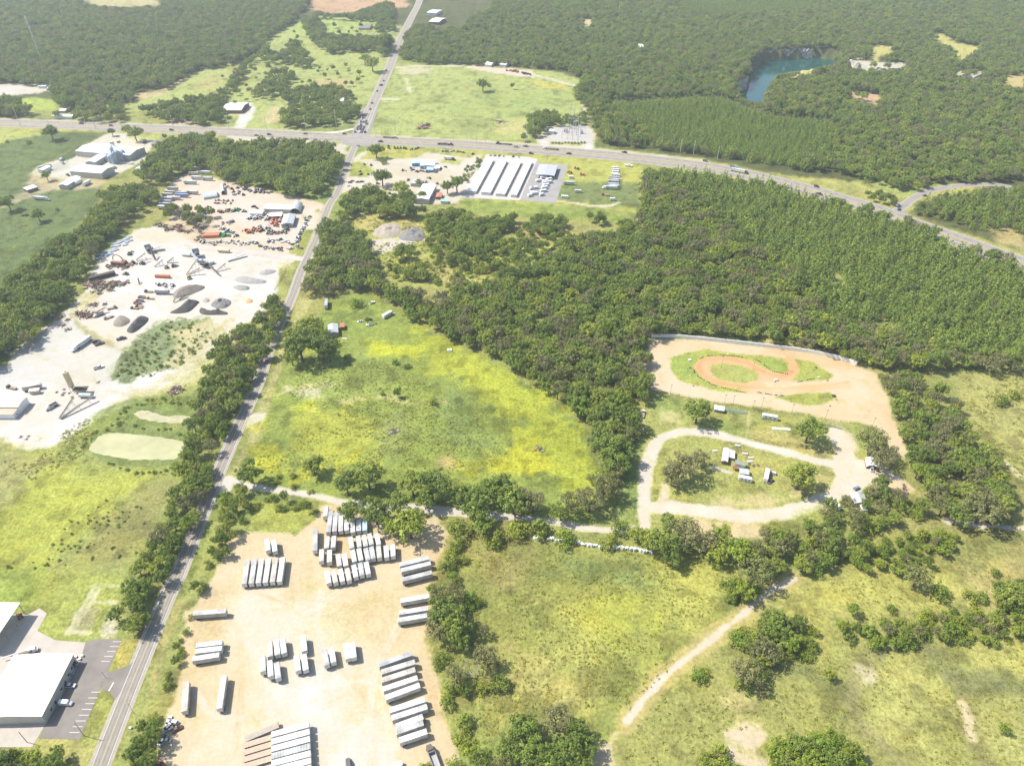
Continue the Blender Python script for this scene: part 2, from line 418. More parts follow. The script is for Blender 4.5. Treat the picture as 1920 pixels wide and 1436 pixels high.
zone([(244,776),(262,760),(330,770),(366,774),(362,802),(290,800)], (0.12,0.15,0.05), 2.5, 3, 0.7)
# south-west corner
zone([(-100,1352),(60,1350),(72,1384),(150,1386),(205,1300),(225,1270),(190,1436),(150,1500),(-100,1500)], (0.24,0.225,0.08), 2, 3)
zone([(217,1250),(225,1200),(262,1198),(250,1225),(236,1250),(215,1258)], (0.25,0.215,0.06), 1, 1)
zone([(190,1296),(206,1298),(216,1310),(190,1365),(165,1400),(150,1380)], (0.21,0.215,0.06), 1, 1)
# verges of the two-lane road (east side)
zone([(330,1130),(360,1085),(395,990),(412,950),(425,935),(430,920),(470,925),(460,990),(400,1080),(372,1130),(352,1190),(330,1260),(300,1300),(268,1330),(250,1400),(215,1500),(210,1436)], (0.185,0.195,0.062), 1.5, 2)
zone([(300,1200),(335,1130),(345,1130),(312,1215),(288,1300),(280,1290)], (0.30,0.21,0.10), 2, 3, 0.5, 0.5)
zone([(436,890),(470,800),(510,700),(545,600),(560,560),(590,560),(560,610),(530,660),(530,700),(500,780),(480,840),(460,880)], (0.26,0.24,0.10), 2, 2)
zone([(463,775),(500,775),(500,784),(490,788),(465,800),(452,798)], (0.55,0.50,0.42), 1, 1.5, 1, 0)
# central meadow
zone([(610,560),(690,545),(735,575),(770,600),(820,625),(880,655),(940,682),(990,720),(1028,745),(1055,768),(1092,790),(1120,830),(1125,930),(1110,985),(900,960),(640,940),(470,905),(455,870),(480,830),(500,780),(530,690),(600,640),(600,600)], (0.150,0.178,0.038), 2, 3)
zone([(670,560),(740,590),(730,620),(650,625),(610,600)], (0.155,0.19,0.04), 5, 5, 0.9)
zone([(560,690),(680,660),(740,690),(720,740),(600,760),(520,740)], (0.18,0.215,0.055), 8, 8, 0.75)
zone([(690,642),(790,648),(780,668),(700,664)], (0.32,0.33,0.015), 5, 7, 0.85)
zone([(780,620),(880,655),(940,682),(1028,748),(1055,770),(1092,792),(1115,835),(1118,925),(1060,945),(1020,900),(985,860),(960,800),(900,740),(840,700),(790,668)], (0.285,0.295,0.018), 8, 18, 0.62)
zone([(560,655),(640,640),(650,650),(570,668)], (0.25,0.27,0.02), 3, 4, 0.7)
zone([(640,640),(700,636),(740,640),(690,646)], (0.30,0.31,0.02), 2, 3, 0.6)
zone([(830,735),(870,740),(900,790),(950,850),(920,880),(860,830),(830,800),(800,770)], (0.13,0.17,0.055), 8, 16, 0.7)
zone([(700,795),(760,760),(770,820),(740,860),(705,850)], (0.16,0.18,0.06), 8, 10, 0.7)
zone([(565,752),(620,768),(700,790),(712,830),(660,880),(600,900),(560,870),(540,800)], (0.245,0.245,0.035), 10, 14, 0.75)
zone([(470,800),(490,790),(500,830),(545,860),(555,900),(500,895),(480,860)], (0.30,0.29,0.02), 6, 10, 0.7)
zone([(600,855),(680,840),(700,870),(640,885),(602,885)], (0.29,0.28,0.02), 6, 10, 0.65)
zone([(860,870),(1000,830),(1030,880),(960,900),(870,892)], (0.31,0.29,0.012), 6, 10, 0.8)
zone([(540,760),(585,755),(585,768),(548,772)], (0.30,0.31,0.02), 4, 6, 0.6)
zone([(830,860),(850,855),(850,876),(825,878)], (0.28,0.20,0.09), 4, 5, 0.7)
zone([(540,728),(600,730),(600,744),(545,742)], (0.38,0.34,0.26), 2, 5, 0.6)
for l in ([(600,742),(640,752),(720,745),(780,758),(830,752)], [(520,740),(560,725),(620,722)]):
    strip(l, 1.5, (0.33,0.29,0.14), 2, 3, 0.6, 1)
# lane-side grass strip south of the meadow
zone([(470,935),(560,950),(592,950),(590,975),(555,1000),(490,1000),(470,985)], (0.21,0.22,0.05), 1.5, 2)
zone([(1140,960),(1160,900),(1175,860),(1200,800),(1222,735),(1240,760),(1225,830),(1205,880),(1203,960),(1190,985)], (0.15,0.18,0.055), 2, 3)
zone([(1190,770),(1240,765),(1235,820),(1195,815)], (0.36,0.28,0.17), 4, 5, 0.6, 0.3)
# trailer yard
zone([(345,1145),(365,1140),(390,1100),(420,1050),(440,1005),(490,998),(555,1000),(590,975),(598,945),(640,945),(700,975),(820,975),(840,1000),(812,1060),(805,1150),(798,1200),(818,1260),(825,1350),(850,1380),(860,1436),(870,1520),(270,1520),(300,1440),(312,1350),(330,1290),(345,1230)], (0.56,0.43,0.275), 1.6, 2, 1, 0.12)
zone([(470,1110),(600,1120),(660,1180),(700,1250),(620,1300),(690,1350),(700,1500),(400,1500),(390,1400),(450,1330),(480,1270),(430,1200),(420,1140)], (0.74,0.64,0.47), 9, 10, 0.9, 0.05)
zone([(560,1240),(640,1270),(600,1350),(500,1350),(500,1290)], (0.80,0.74,0.62), 8, 8, 0.9, 0.02)
zone([(600,1390),(720,1340),(740,1436),(620,1500)], (0.78,0.72,0.60), 8, 8, 0.8, 0.02)
zone([(590,1130),(640,1125),(680,1130),(690,1190),(640,1200),(560,1190)], (0.36,0.30,0.15), 10, 8, 0.6, 0.5)
zone([(700,1120),(740,1110),(730,1160),(680,1200),(672,1150)], (0.38,0.31,0.16), 8, 8, 0.45, 0.5)
zone([(400,1110),(440,1105),(430,1180),(385,1250),(350,1270),(360,1180)], (0.36,0.27,0.14), 8, 8, 0.5, 0.5)
zone([(820,1030),(810,1180),(815,1300),(830,1350),(805,1300),(795,1180)], (0.42,0.28,0.16), 4, 4, 0.6, 0.4)
zone([(560,1085),(590,1075),(600,1090),(575,1120)], (0.30,0.28,0.12), 4, 5, 0.6, 0.6)
zone([(700,1300),(760,1260),(740,1340),(690,1330)], (0.36,0.29,0.14), 7, 8, 0.5, 0.5)
zone([(600,945),(640,945),(650,1060),(600,1050)], (0.43,0.29,0.16), 5, 5, 0.6, 0.2)
for l in ([(480,1110),(560,1150),(640,1260),(700,1340),(690,1436)], [(600,1110),(590,1180),(620,1250),(600,1330)], [(430,1180),(500,1240),(600,1330),(640,1436)], [(560,1120),(700,1150),(720,1200)],
          [(400,1120),(440,1180),(450,1260),(440,1380),(420,1436)], [(700,1060),(600,1130),(540,1180),(500,1290)], [(360,1290),(400,1340),(480,1340),(560,1320)], [(740,1320),(700,1280),(640,1280),(560,1300)], [(780,1120),(740,1180),(700,1260),(690,1340)]):
    for dy in (0, 7): strip([(x+dy, y+dy*.3) for x, y in l], 0.55, (0.40,0.30,0.19) if len(l) % 2 else (0.80,0.72,0.58), 0.8, 0.8, 0.5, 0.05)
for l in ([(300,500),(400,560),(460,560)], [(200,560),(300,600),(330,560)], [(60,700),(160,690),(230,640)], [(40,800),(120,770),(200,700),(240,600),(340,520)], [(470,500),(440,560),(350,600)], [(320,470),(420,500),(500,490)], [(60,660),(120,690),(190,720)]):
    for dy in (0, 5): strip([(x+dy, y+dy*.5) for x, y in l], 0.9, (0.46,0.43,0.39), 1.5, 1.5, 0.6, 0.02)
# south meadow
zone([(850,1010),(1000,1005),(1100,1025),(1230,1040),(1340,1045),(1390,1070),(1385,1130),(1330,1180),(1240,1260),(1180,1330),(1110,1360),(1060,1330),(960,1330),(900,1400),(850,1360),(830,1240),(850,1180),(820,1100),(845,1050)], (0.185,0.190,0.052), 3, 4)
zone([(860,1020),(980,1020),(1000,1060),(960,1110),(890,1090)], (0.23,0.18,0.075), 10, 12, 0.6)
zone([(1000,1120),(1130,1150),(1180,1200),(1120,1260),(1040,1210),(1060,1160)], (0.27,0.25,0.07), 14, 14, 0.7)
zone([(900,1220),(1010,1230),(1100,1290),(1060,1330),(960,1330),(900,1290)], (0.28,0.24,0.085), 12, 12, 0.75)
zone([(1230,1070),(1330,1060),(1380,1090),(1310,1180),(1250,1150)], (0.27,0.255,0.06), 10, 12, 0.75)
zone([(1090,1105),(1200,1120),(1230,1190),(1160,1230),(1090,1170)], (0.25,0.25,0.03), 10, 14, 0.6)
zone([(1060,1040),(1200,1060),(1210,1100),(1080,1090),(1000,1080)], (0.11,0.14,0.05), 8, 10, 0.7)
# far right meadow and scrub land
zone([(1170,1360),(1260,1280),(1340,1190),(1480,1095),(1560,1070),(1700,1040),(1800,1000),(1990,980),(1990,1500),(1100,1500),(1120,1400)], (0.195,0.19,0.06), 3, 4)
zone([(1790,700),(1990,690),(1990,960),(1915,900),(1880,830),(1820,790)], (0.23,0.215,0.075), 4, 5)
zone([(1480,1100),(1700,1060),(1800,1050),(1820,1110),(1700,1130),(1560,1150),(1440,1160)], (0.27,0.25,0.065), 8, 8, 0.85)
zone([(1780,1060),(1990,1000),(1990,1130),(1830,1120)], (0.30,0.245,0.10), 10, 10, 0.8)
zone([(1830,1220),(1990,1180),(1990,1300),(1880,1290)], (0.28,0.26,0.075), 10, 8, 0.8)
zone([(1640,1225),(1700,1215),(1750,1235),(1780,1290),(1770,1380),(1800,1436),(1700,1436),(1640,1380),(1615,1300)], (0.26,0.245,0.08), 8, 8, 0.85)
zone([(1820,1300),(1880,1290),(1990,1320),(1990,1436),(1850,1436),(1810,1360)], (0.25,0.24,0.085), 8, 8, 0.8)
zone([(1345,1365),(1400,1362),(1430,1385),(1415,1400),(1370,1392)], (0.56,0.45,0.33), 2.5, 5, 0.9, 0.1)
zone([(1380,1420),(1450,1410),(1470,1440),(1400,1450)], (0.56,0.45,0.33), 2.5, 5, 0.8, 0.1)
zone([(1115,1400),(1150,1385),(1155,1440),(1105,1440)], (0.54,0.44,0.32), 2.5, 4, 0.85, 0.1)
zone([(1340,1300),(1400,1300),(1420,1330),(1350,1340)], (0.38,0.30,0.16), 6, 8, 0.5, 0.5)
for l in ([(1600,1300),(1612,1360),(1660,1400),(1700,1440)], [(1800,1290),(1812,1360),(1850,1440)], [(1640,1220),(1610,1260),(1600,1310)]):
    strip(l, 3.4, (0.17,0.15,0.07), 3, 3, 0.75, 0.8)
strip([(1806,1320),(1815,1350),(1822,1385)], 1.2, (0.55,0.45,0.30), 1.2, 2, 0.8, 0.2)
for l in ([(1470,1250),(1520,1262),(1580,1290)], [(1750,1240),(1790,1270),(1900,1280)]):
    strip(l, 3.6, (0.12,0.13,0.05), 4, 3, 0.7, 1)
strip([(1640,1220),(1690,1205),(1740,1215),(1770,1245),(1800,1290)], 3.4, (0.14,0.14,0.06), 3, 3, 0.75, 1)
strip([(1625,1262),(1630,1275)], 3, (0.5,0.42,0.3), 2, 3, 0.6, .3)
strip([(1805,1285),(1860,1280),(1920,1300),(1960,1310)], 3.4, (0.14,0.14,0.06), 3, 3, 0.6, 1)
# farm track
strip([(1176,1352),(1215,1302),(1261,1256),(1308,1219),(1361,1176),(1394,1149),(1436,1114),(1490,1084)], 5.0, (0.30,0.24,0.10), 2, 1.5, 0.8, 0.5)
strip([(1176,1350),(1215,1302),(1261,1256),(1308,1219),(1361,1176),(1394,1149),(1436,1114),(1490,1084)], 1.45, (0.64,0.54,0.42), 1.0, 1.2, 1, 0.02)
strip([(1780,978),(1810,978),(1850,985),(1920,992)], 2.5, WSAND, 1.2, 2, 0.9)
strip([(1884,866),(1900,880),(1910,892)], 1.8, (0.58,0.50,0.36), 1.2, 1.5, 0.8, 0.1)
# race-track grounds
zone([(1205,770),(1222,735),(1300,745),(1400,760),(1500,775),(1570,785),(1600,795),(1610,840),(1700,860),(1700,905),(1640,920),(1600,920),(1560,985),(1480,1000),(1400,1010),(1330,1020),(1230,1000),(1200,990),(1203,880)], (0.205,0.205,0.062), 2, 2)
zone([(1225,745),(1280,750),(1280,785),(1230,790)], (0.15,0.185,0.05), 4, 4, 0.9)
zone([(1240,770),(1270,775),(1270,790),(1238,790)], (0.42,0.34,0.19), 3, 5, 0.5, 0.4)
zone([(1330,790),(1395,795),(1390,822),(1340,815)], (0.16,0.195,0.05), 5, 4, 0.8)
zone([(1405,800),(1480,808),(1560,845),(1550,862),(1480,845),(1400,825)], (0.25,0.215,0.085), 4, 4, 0.85)
zone([(1480,880),(1560,880),(1570,905),(1530,925),(1480,935)], (0.27,0.23,0.09), 4, 4, 0.8)
# dirt oval
TRK = [(1212,660),(1222,636),(1300,636),(1400,646),(1500,660),(1600,682),(1640,700),(1662,740),(1672,780),(1690,820),(1702,850),(1690,860),(1672,850),(1660,820),(1640,800),(1610,792),(1560,788),(1500,772),(1420,764),(1340,752),(1280,742),(1225,730),(1205,712)]
zone(TRK, (0.60,0.46,0.30), 1.6, 1.6, 1, 0.02)
zone([(1440,640),(1520,655),(1600,682),(1590,690),(1500,680),(1430,660)], (0.50,0.32,0.18), 5, 5, 0.7, 0.02)
zone([(1640,700),(1662,745),(1685,810),(1670,810),(1640,760),(1610,710)], (0.54,0.38,0.22), 3, 3, 0.5, 0.02)
zone([(1257,690),(1262,672),(1290,660),(1330,656),(1400,664),(1480,672),(1520,676),(1545,692),(1562,705),(1555,712),(1500,716),(1430,720),(1400,738),(1340,732),(1300,722),(1268,710)], (0.215,0.225,0.05), 1.2, 1.5, 1, 0.8)
zone([(1440,742),(1500,736),(1555,736),(1568,745),(1545,760),(1515,762),(1470,752)], (0.215,0.225,0.05), 1.2, 1.5, 1, 0.8)
zone([(1258,672),(1300,662),(1310,700),(1280,712),(1262,700)], (0.175,0.22,0.05), 3, 3, 0.8, 0.8)
OV = [(1310,700),(1302,688),(1308,675),(1330,669),(1372,669),(1408,676),(1430,690),(1460,700),(1480,697),(1478,682),(1468,672),(1476,668),(1492,678),(1499,693),(1490,708),(1470,722),(1440,733),(1400,730),(1350,722),(1325,712)]
zone(OV, (0.56,0.315,0.165), 1.0, 1.0, 1, 0.02)
zone([(1330,694),(1334,684),(1356,680),(1395,686),(1420,698),(1424,712),(1400,720),(1360,716),(1338,707)], (0.22,0.225,0.065), 1.0, 1.0, 1, 0.6)
zone([(1424,680),(1440,674),(1462,678),(1476,692),(1468,700),(1446,694)], (0.18,0.22,0.05), 1.0, 1.0, 1, 0.6)
zone([(1425,714),(1485,714),(1520,718),(1500,725),(1440,727)], (0.52,0.42,0.27), 2, 2, 0.8, 0.1)
for l in ([(1317,700),(1310,688),(1316,677),(1335,673),(1372,674),(1405,682),(1425,694),(1460,705),(1485,698)], [(1325,706),(1350,718),(1400,725),(1440,729),(1500,726),(1560,720),(1590,716)]):
    strip(l, 1.6, (0.42,0.21,0.10), 1.0, 1.0, 0.8, 0.02)
strip([(1400,733),(1450,734),(1520,729),(1580,722),(1590,724)], 4.0, (0.56,0.36,0.19), 1.5, 1.5, 0.8, 0.02)
# white lanes on the race-track grounds
LOOP = [(1210,985),(1208,950),(1210,900),(1220,850),(1240,822),(1280,810),(1330,812),(1390,826),(1440,840),(1480,850),(1520,862),(1560,870),(1580,880)]
strip(LOOP, 3.4, (0.73,0.65,0.52), 1.2, 1.2, 1, 0.0)
strip([(1222,952),(1260,952),(1320,958),(1400,968),(1460,962),(1510,950),(1560,932),(1585,915),(1590,890),(1585,860),(1578,830),(1570,812)], 4.6, (0.74,0.66,0.52), 1.4, 2, 1, 0.0)
zone([(1560,870),(1575,815),(1592,822),(1600,860),(1650,872),(1690,895),(1710,915),(1690,920),(1640,905),(1600,925),(1560,935),(1550,915),(1570,895)], (0.76,0.64,0.47), 1.6, 2, 1, 0.0)
zone([(1640,880),(1700,905),(1712,920),(1690,925),(1650,905)], (0.60,0.40,0.22), 2.5, 2, 0.8, 0.0)
zone([(1555,812),(1575,805),(1600,815),(1600,840),(1575,860)], (0.66,0.55,0.40), 3, 3, 0.9, 0.0)
zone([(1330,950),(1420,952),(1480,940),(1500,930),(1440,930),(1400,925),(1350,935)], (0.50,0.40,0.24), 4, 6, 0.5, 0.2)
zone([(1300,975),(1420,985),(1430,1010),(1350,1020),(1310,1000)], (0.58,0.44,0.28), 4, 6, 0.75, 0.2)
zone([(1480,985),(1560,965),(1560,935),(1500,960)], (0.20,0.21,0.055), 3, 3, 0.8)
zone([(1235,940),(1245,905),(1252,910),(1245,945)], (0.62,0.52,0.38), 2, 3, 0.8, 0.1)
zone([(1345,860),(1360,845),(1400,835),(1440,850),(1460,870),(1470,905),(1440,905),(1380,880)], (0.24,0.215,0.07), 4, 5, 0.7, 0.8)
strip([(1404,772),(1402,800),(1398,830)], 0.8, (0.33,0.29,0.17), 0.8, 0.6, 0.7, 0.4)
strip([(1334,876),(1370,886)], 1.0, (0.68,0.64,0.56), 0.6, 0.4, 0.9, 0)
# white lane along the trees
LANE = [(432,898),(470,912),(520,918),(590,930),(650,943),(720,948),(800,955),(870,962),(950,968),(1030,978),(1100,990),(1160,994),(1210,990)]
strip(LANE, 2.6, (0.70,0.63,0.52), 1.2, 1.2, 1, 0.02)
zone([(405,900),(432,892),(440,905),(430,925),(408,925)], (0.62,0.58,0.52), 1, 1, 1, 0)
# small scrub fields and heaps north of the central woods
zone([(640,400),(700,395),(780,400),(800,420),(840,430),(900,440),(1010,430),(1060,445),(1010,490),(900,540),(820,545),(720,520),(700,480),(660,420)], (0.225,0.225,0.06), 4, 6)
zone([(655,400),(720,398),(780,402),(800,425),(770,432),(730,430),(700,440),(665,425)], (0.27,0.23,0.08), 4, 6, 0.9)
zone([(960,430),(1050,425),(1080,445),(1000,450)], (0.33,0.25,0.10), 4, 6, 0.85)
zone([(800,490),(860,495),(910,505),(900,540),(820,530)], (0.27,0.22,0.09), 6, 10, 0.7)
zone([(860,500),(910,505),(890,525),(855,520)], (0.20,0.24,0.045), 5, 6, 0.8)
zone([(680,450),(720,450),(790,438),(795,450),(750,465),(700,478),(690,465)], (0.50,0.44,0.38), 2, 3, 0.95, 0.05)
zone([(1120,560),(1150,600),(1100,640),(1080,600)], (0.17,0.22,0.05), 5, 6, 0.6)

def tone(c):
    """bare ground a little darker and greens a little paler than first noted"""
    l = c.mean(1, keepdims=True)
    k = np.clip((l-0.22)/0.4, 0, 1)
    c = c+(l*np.array([1.03, 1.005, 0.965])-c)*0.28*k
    g = c*(1.24-0.50*k)
    g = g+(l*1.02-c)*0.10*(1-k)
    g = g*(1+(np.array([0.985, 1.03, 0.88])-1)*(1-k))
    m = g.max(1, keepdims=True)
    return g*np.where(m > 0.31, (0.31+(m-0.31)*0.58)/np.maximum(m, 0.01), 1)

def build_ground():
    pys = np.concatenate([np.arange(1520, -60, -2.7)])
    Yr = np.array([G(960, p)[1] for p in pys])
    Yr = np.concatenate([[-400, -200, -50, 40, 90], Yr[Yr > 100], Yr[-1]*np.array([1.1, 1.3, 1.7, 2.3, 3.2])])
    u = np.concatenate([[-1.35, -1.0, -0.88], np.arange(-0.80, 0.801, 0.00212), [0.88, 1.0, 1.35]])
    dep = np.maximum(Yr*_c + CAMH*_s, 290)
    X = u[None, :]*dep[:, None]; Y = np.repeat(Yr[:, None], len(u), 1)
    R, Cn = X.shape
    X = X.ravel(); Y = Y.ravel()
    col = np.empty((X.size, 3)); 
    n1 = fbm(X, Y, 90, 0); n2 = fbm(X, Y, 25, 2)
    k = np.clip((n1-0.5)*3+0.5, 0, 1)[:, None]
    col[:] = np.array(GREEN)*(1-k) + np.array(OLIVE)*k
    veg = np.ones(X.size)
    wx = (fbm(X, Y, 14, 4)-0.5)*2; wy = (fbm(X, Y, 14, 6)-0.5)*2
    wf = (fbm(X, Y, 4.5, 1)-0.5)*2
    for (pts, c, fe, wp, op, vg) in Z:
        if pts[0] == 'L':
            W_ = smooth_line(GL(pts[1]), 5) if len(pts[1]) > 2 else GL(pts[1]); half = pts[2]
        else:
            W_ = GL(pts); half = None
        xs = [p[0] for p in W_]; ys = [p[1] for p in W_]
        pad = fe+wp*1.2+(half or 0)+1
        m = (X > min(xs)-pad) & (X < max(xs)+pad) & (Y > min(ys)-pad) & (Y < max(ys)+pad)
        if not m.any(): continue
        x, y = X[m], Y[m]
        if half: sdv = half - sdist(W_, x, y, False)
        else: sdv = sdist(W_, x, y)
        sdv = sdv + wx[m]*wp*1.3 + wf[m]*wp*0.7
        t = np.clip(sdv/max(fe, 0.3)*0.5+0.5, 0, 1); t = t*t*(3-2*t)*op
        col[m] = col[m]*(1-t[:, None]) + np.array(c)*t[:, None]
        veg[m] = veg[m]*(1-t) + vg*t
    # broad natural variation of the cover: yellow flowers, dry patches, darker weeds
    a = np.clip((fbm(X, Y, 38, 3)-0.55)*5, 0, 1)*veg
    col = col*(1-0.22*a[:, None]) 
    b = np.clip((fbm(X, Y, 16, 5)-0.52)*5, 0, 1)*veg
    col = col*(1-b[:, None]*0.35) + col*np.array([1.25, 1.12, 0.75])*(b[:, None]*0.35)
    d = np.clip((fbm(X, Y, 9, 7)-0.56)*7, 0, 1)*veg
    col = col*(1-d[:, None]*0.32)
    e = (fbm(X, Y, 30, 6)-0.5)*(1-veg)
    col = col*(1+e[:, None]*np.array([0.25, 0.35, 0.5]))
    # bare ground: damp and packed patches, wheel ruts, sparse weeds
    bare = np.clip(1-veg*1.6, 0, 1)
    q1 = np.clip((fbm(X, Y, 22, 1)-0.47)*4, -1, 1); q2 = np.clip((fbm(X, Y, 5, 3)-0.5)*3, -1, 1)
    rut = np.clip((vnoise(X*0.94+Y*0.34, Y*0.10-X*0.03, 1.7, 5)-0.62)*5, 0, 1)*np.clip((fbm(X, Y, 30, 4)-0.45)*6, 0, 1)
    rut2 = np.clip((vnoise(X*0.12, Y*0.9+X*0.2, 1.6, 2)-0.66)*5, 0, 1)*np.clip((fbm(X, Y, 34, 0)-0.5)*6, 0, 1)
    col = col*(1-bare[:, None]*(q1[:, None]*0.13*np.array([0.9, 1.0, 1.15])+q2[:, None]*0.08+(rut+rut2)[:, None]*0.16))
    sp_ = np.clip((fbm(X, Y, 12, 6)-0.60)*9, 0, 1)*np.clip((fbm(X, Y, 2.6, 2)-0.5)*6, 0, 1)*bare
    col = col*(1-sp_[:, None]*0.55)+np.array([0.26, 0.23, 0.10])*sp_[:, None]*0.55
    # terrain height: only the flooded quarry is cut down
    zz = np.zeros(X.size)
    xs = [p[0] for p in PITW]; ys = [p[1] for p in PITW]
    m = (X > min(xs)) & (X < max(xs)) & (Y > min(ys)) & (Y < max(ys))
    sdv = sdist(PITW, X[m], Y[m])
    zz[m] = np.where(sdv > 0, np.clip(-sdv*5.0, -24, 0), 0)
    zz += (fbm(X, Y, 6, 2)-0.5)*0.35*veg*(zz == 0)*0
    me = bpy.data.meshes.new("ground")
    V = np.stack([X, Y, zz], 1).ravel()
    idx = np.arange(R*Cn).reshape(R, Cn)
    q = np.stack([idx[:-1, :-1], idx[:-1, 1:], idx[1:, 1:], idx[1:, :-1]], -1).reshape(-1, 4)
    me.vertices.add(R*Cn); me.vertices.foreach_set('co', V)
    me.loops.add(q.size); me.loops.foreach_set('vertex_index', q.ravel())
    me.polygons.add(len(q)); me.polygons.foreach_set('loop_start', np.arange(len(q))*4)
    try: me.polygons.foreach_set('loop_total', np.full(len(q), 4))
    except Exception: pass
    me.update(calc_edges=True)
    at = me.color_attributes.new("cover", 'FLOAT_COLOR', 'POINT')
    at.data.foreach_set('color', np.concatenate([np.clip(tone(col), 0.01, 0.85), veg[:, None]], 1).ravel())
    m_ = bpy.data.materials.new("ground_cover"); m_.use_nodes = True
    t = m_.node_tree; b_ = t.nodes['Principled BSDF']; b_.inputs['Roughness'].default_value = 0.95; b_.inputs['Specular IOR Level'].default_value = 0.1
    ca = t.nodes.new('ShaderNodeAttribute'); ca.attribute_name = 'cover'
    ge = t.nodes.new('ShaderNodeNewGeometry')
    def noise(s, det=4):
        n = t.nodes.new('ShaderNodeTexNoise'); n.inputs['Scale'].default_value = s; n.inputs['Detail'].default_value = det; n.inputs['Roughness'].default_value = 0.7
        t.links.new(ge.outputs['Position'], n.inputs['Vector']); return n.outputs[0]
    def mrange(i, a, b, c, d):
        r = t.nodes.new('ShaderNodeMapRange'); r.inputs[1].default_value = a; r.inputs[2].default_value = b; r.inputs[3].default_value = c; r.inputs[4].default_value = d
        t.links.new(i, r.inputs[0]); return r.outputs[0]
    def math_(op, a, b):
        r = t.nodes.new('ShaderNodeMath'); r.operation = op
        for k_, v_ in ((0, a), (1, b)):
            if isinstance(v_, (int, float)): r.inputs[k_].default_value = v_
            else: t.links.new(v_, r.inputs[k_])
        return r.outputs[0]
    na = mrange(noise(0.55, 5), 0.30, 0.68, -0.42, 0.36)   # tufts about two metres across
    nb = mrange(noise(0.14, 4), 0.3, 0.7, -0.25, 0.22)
    vegf = math_('ADD', math_('MULTIPLY', ca.outputs['Alpha'], 0.85), 0.15)
    mul = math_('ADD', 1.0, math_('MULTIPLY', math_('ADD', na, nb), vegf))
    mx = t.nodes.new('ShaderNodeMix'); mx.data_type = 'RGBA'; mx.blend_type = 'MULTIPLY'; mx.inputs[0].default_value = 1
    t.links.new(ca.outputs['Color'], mx.inputs[6]); t.links.new(mul, mx.inputs[7])
    t.links.new(mx.outputs[2], b_.inputs['Base Color'])
    bp = t.nodes.new('ShaderNodeBump'); bp.inputs['Distance'].default_value = 0.5
    t.links.new(math_('MULTIPLY', ca.outputs['Alpha'], 0.9), bp.inputs['Strength'])
    t.links.new(noise(0.8, 4), bp.inputs['Height']); t.links.new(bp.outputs[0], b_.inputs['Normal'])
    me.materials.append(m_)
    o = bpy.data.objects.new("ground", me); COL.objects.link(o); tag(o, kind='structure')
    return o
build_ground()

# ------------------------------------------------------------ water
def sheet(name, pts, z, m, kind='structure'):
    mb = MB(); n = len(pts)
    a = sum(pts[i][0]*pts[(i+1)%n][1]-pts[(i+1)%n][0]*pts[i][1] for i in range(n))
    if a < 0: pts = pts[::-1]
    mb.add([(p[0], p[1], z) for p in pts], [tuple(range(n))])
    o = mb.build(name, m)
    if kind: tag(o, kind=kind)
    return o
m_lake = mat("lake_water", (0.006, 0.060, 0.056), 0.10, 0, 0.32, bump=(0.2, 0.05))
xs = [p[0] for p in PITW]; ys = [p[1] for p in PITW]
sheet("lake_water", [(min(xs)-5, min(ys)-5), (max(xs)+5, min(ys)-5), (max(xs)+5, max(ys)+5), (min(xs)-5, max(ys)+5)], LAKE_Z, m_lake)
m_algae = mat("algae_water", (0.365, 0.365, 0.195), 0.5, 0, 0.4, noise=(0.05, 0.22))
def jit(pts, amp=1.2, n=5, seed=1):
    L = smooth_line(pts, n, True); r = random.Random(seed)
    return [(x+r.uniform(-amp, amp)*0.5, y+r.uniform(-amp, amp)*0.5) for x, y in L]
sheet("pond_water", jit(GL([(168,845),(176,828),(195,814),(230,812),(300,820),(345,830),(342,848),(326,861),(288,862),(245,862),(205,855)])), 0.12, m_algae)
sheet("pond_water", jit(GL([(252,776),(266,769),(290,774),(312,780),(328,779),(357,782),(355,794),(320,793),(285,790),(260,784)]), 1.6), 0.12, mat("dry_pond_bed", (0.36,0.345,0.21), 0.8, noise=(0.15,0.25)))

# ------------------------------------------------------------ roads
m_road = mat("worn_asphalt", (0.255, 0.235, 0.205), 0.9, noise=(0.25, 0.14))
m_hwy = mat("highway_asphalt", (0.25, 0.23, 0.205), 0.9, noise=(0.08, 0.12))
m_lot = mat("lot_asphalt", (0.20, 0.183, 0.165), 0.9, noise=(0.12, 0.2))
m_conc = mat("concrete", (0.40, 0.365, 0.32), 0.85, noise=(0.15, 0.14))
m_wline = mat("white_road_paint", (0.70, 0.69, 0.66), 0.7)
m_yline = mat("yellow_road_paint", (0.48, 0.40, 0.20), 0.7)
m_shoulder = mat("gravel_shoulder", (0.33, 0.30, 0.245), 0.95, noise=(0.4, 0.2))
def offset_line(L, d):
    out = []
    for i, p in enumerate(L):
        a = L[max(i-1, 0)]; b = L[min(i+1, len(L)-1)]
        tx, ty = b[0]-a[0], b[1]-a[1]; l = math.hypot(tx, ty) or 1
        out.append((p[0]-ty/l*d, p[1]+tx/l*d))
    return out
def ribbon_mb(mb, L, w, z, off=0.0, dash=None):
    A = offset_line(L, off+w/2); B = offset_line(L, off-w/2)
    acc = 0
    for i in range(len(L)-1):
        seg = math.hypot(L[i+1][0]-L[i][0], L[i+1][1]-L[i][1])
        if dash is None or (acc % (dash[0]+dash[1])) < dash[0]:
            mb.quad((*B[i], z), (*B[i+1], z), (*A[i+1], z), (*A[i], z))
        acc += seg
    return mb
def resample(L, step):
    out = [L[0]]; need = step
    for i in range(len(L)-1):
        a, b = np.array(L[i]), np.array(L[i+1]); l = np.linalg.norm(b-a); pos = 0
        while l-pos >= need:
            pos += need; out.append(tuple(a+(b-a)*pos/l)); need = step
        need -= l-pos
    out.append(L[-1]); return out
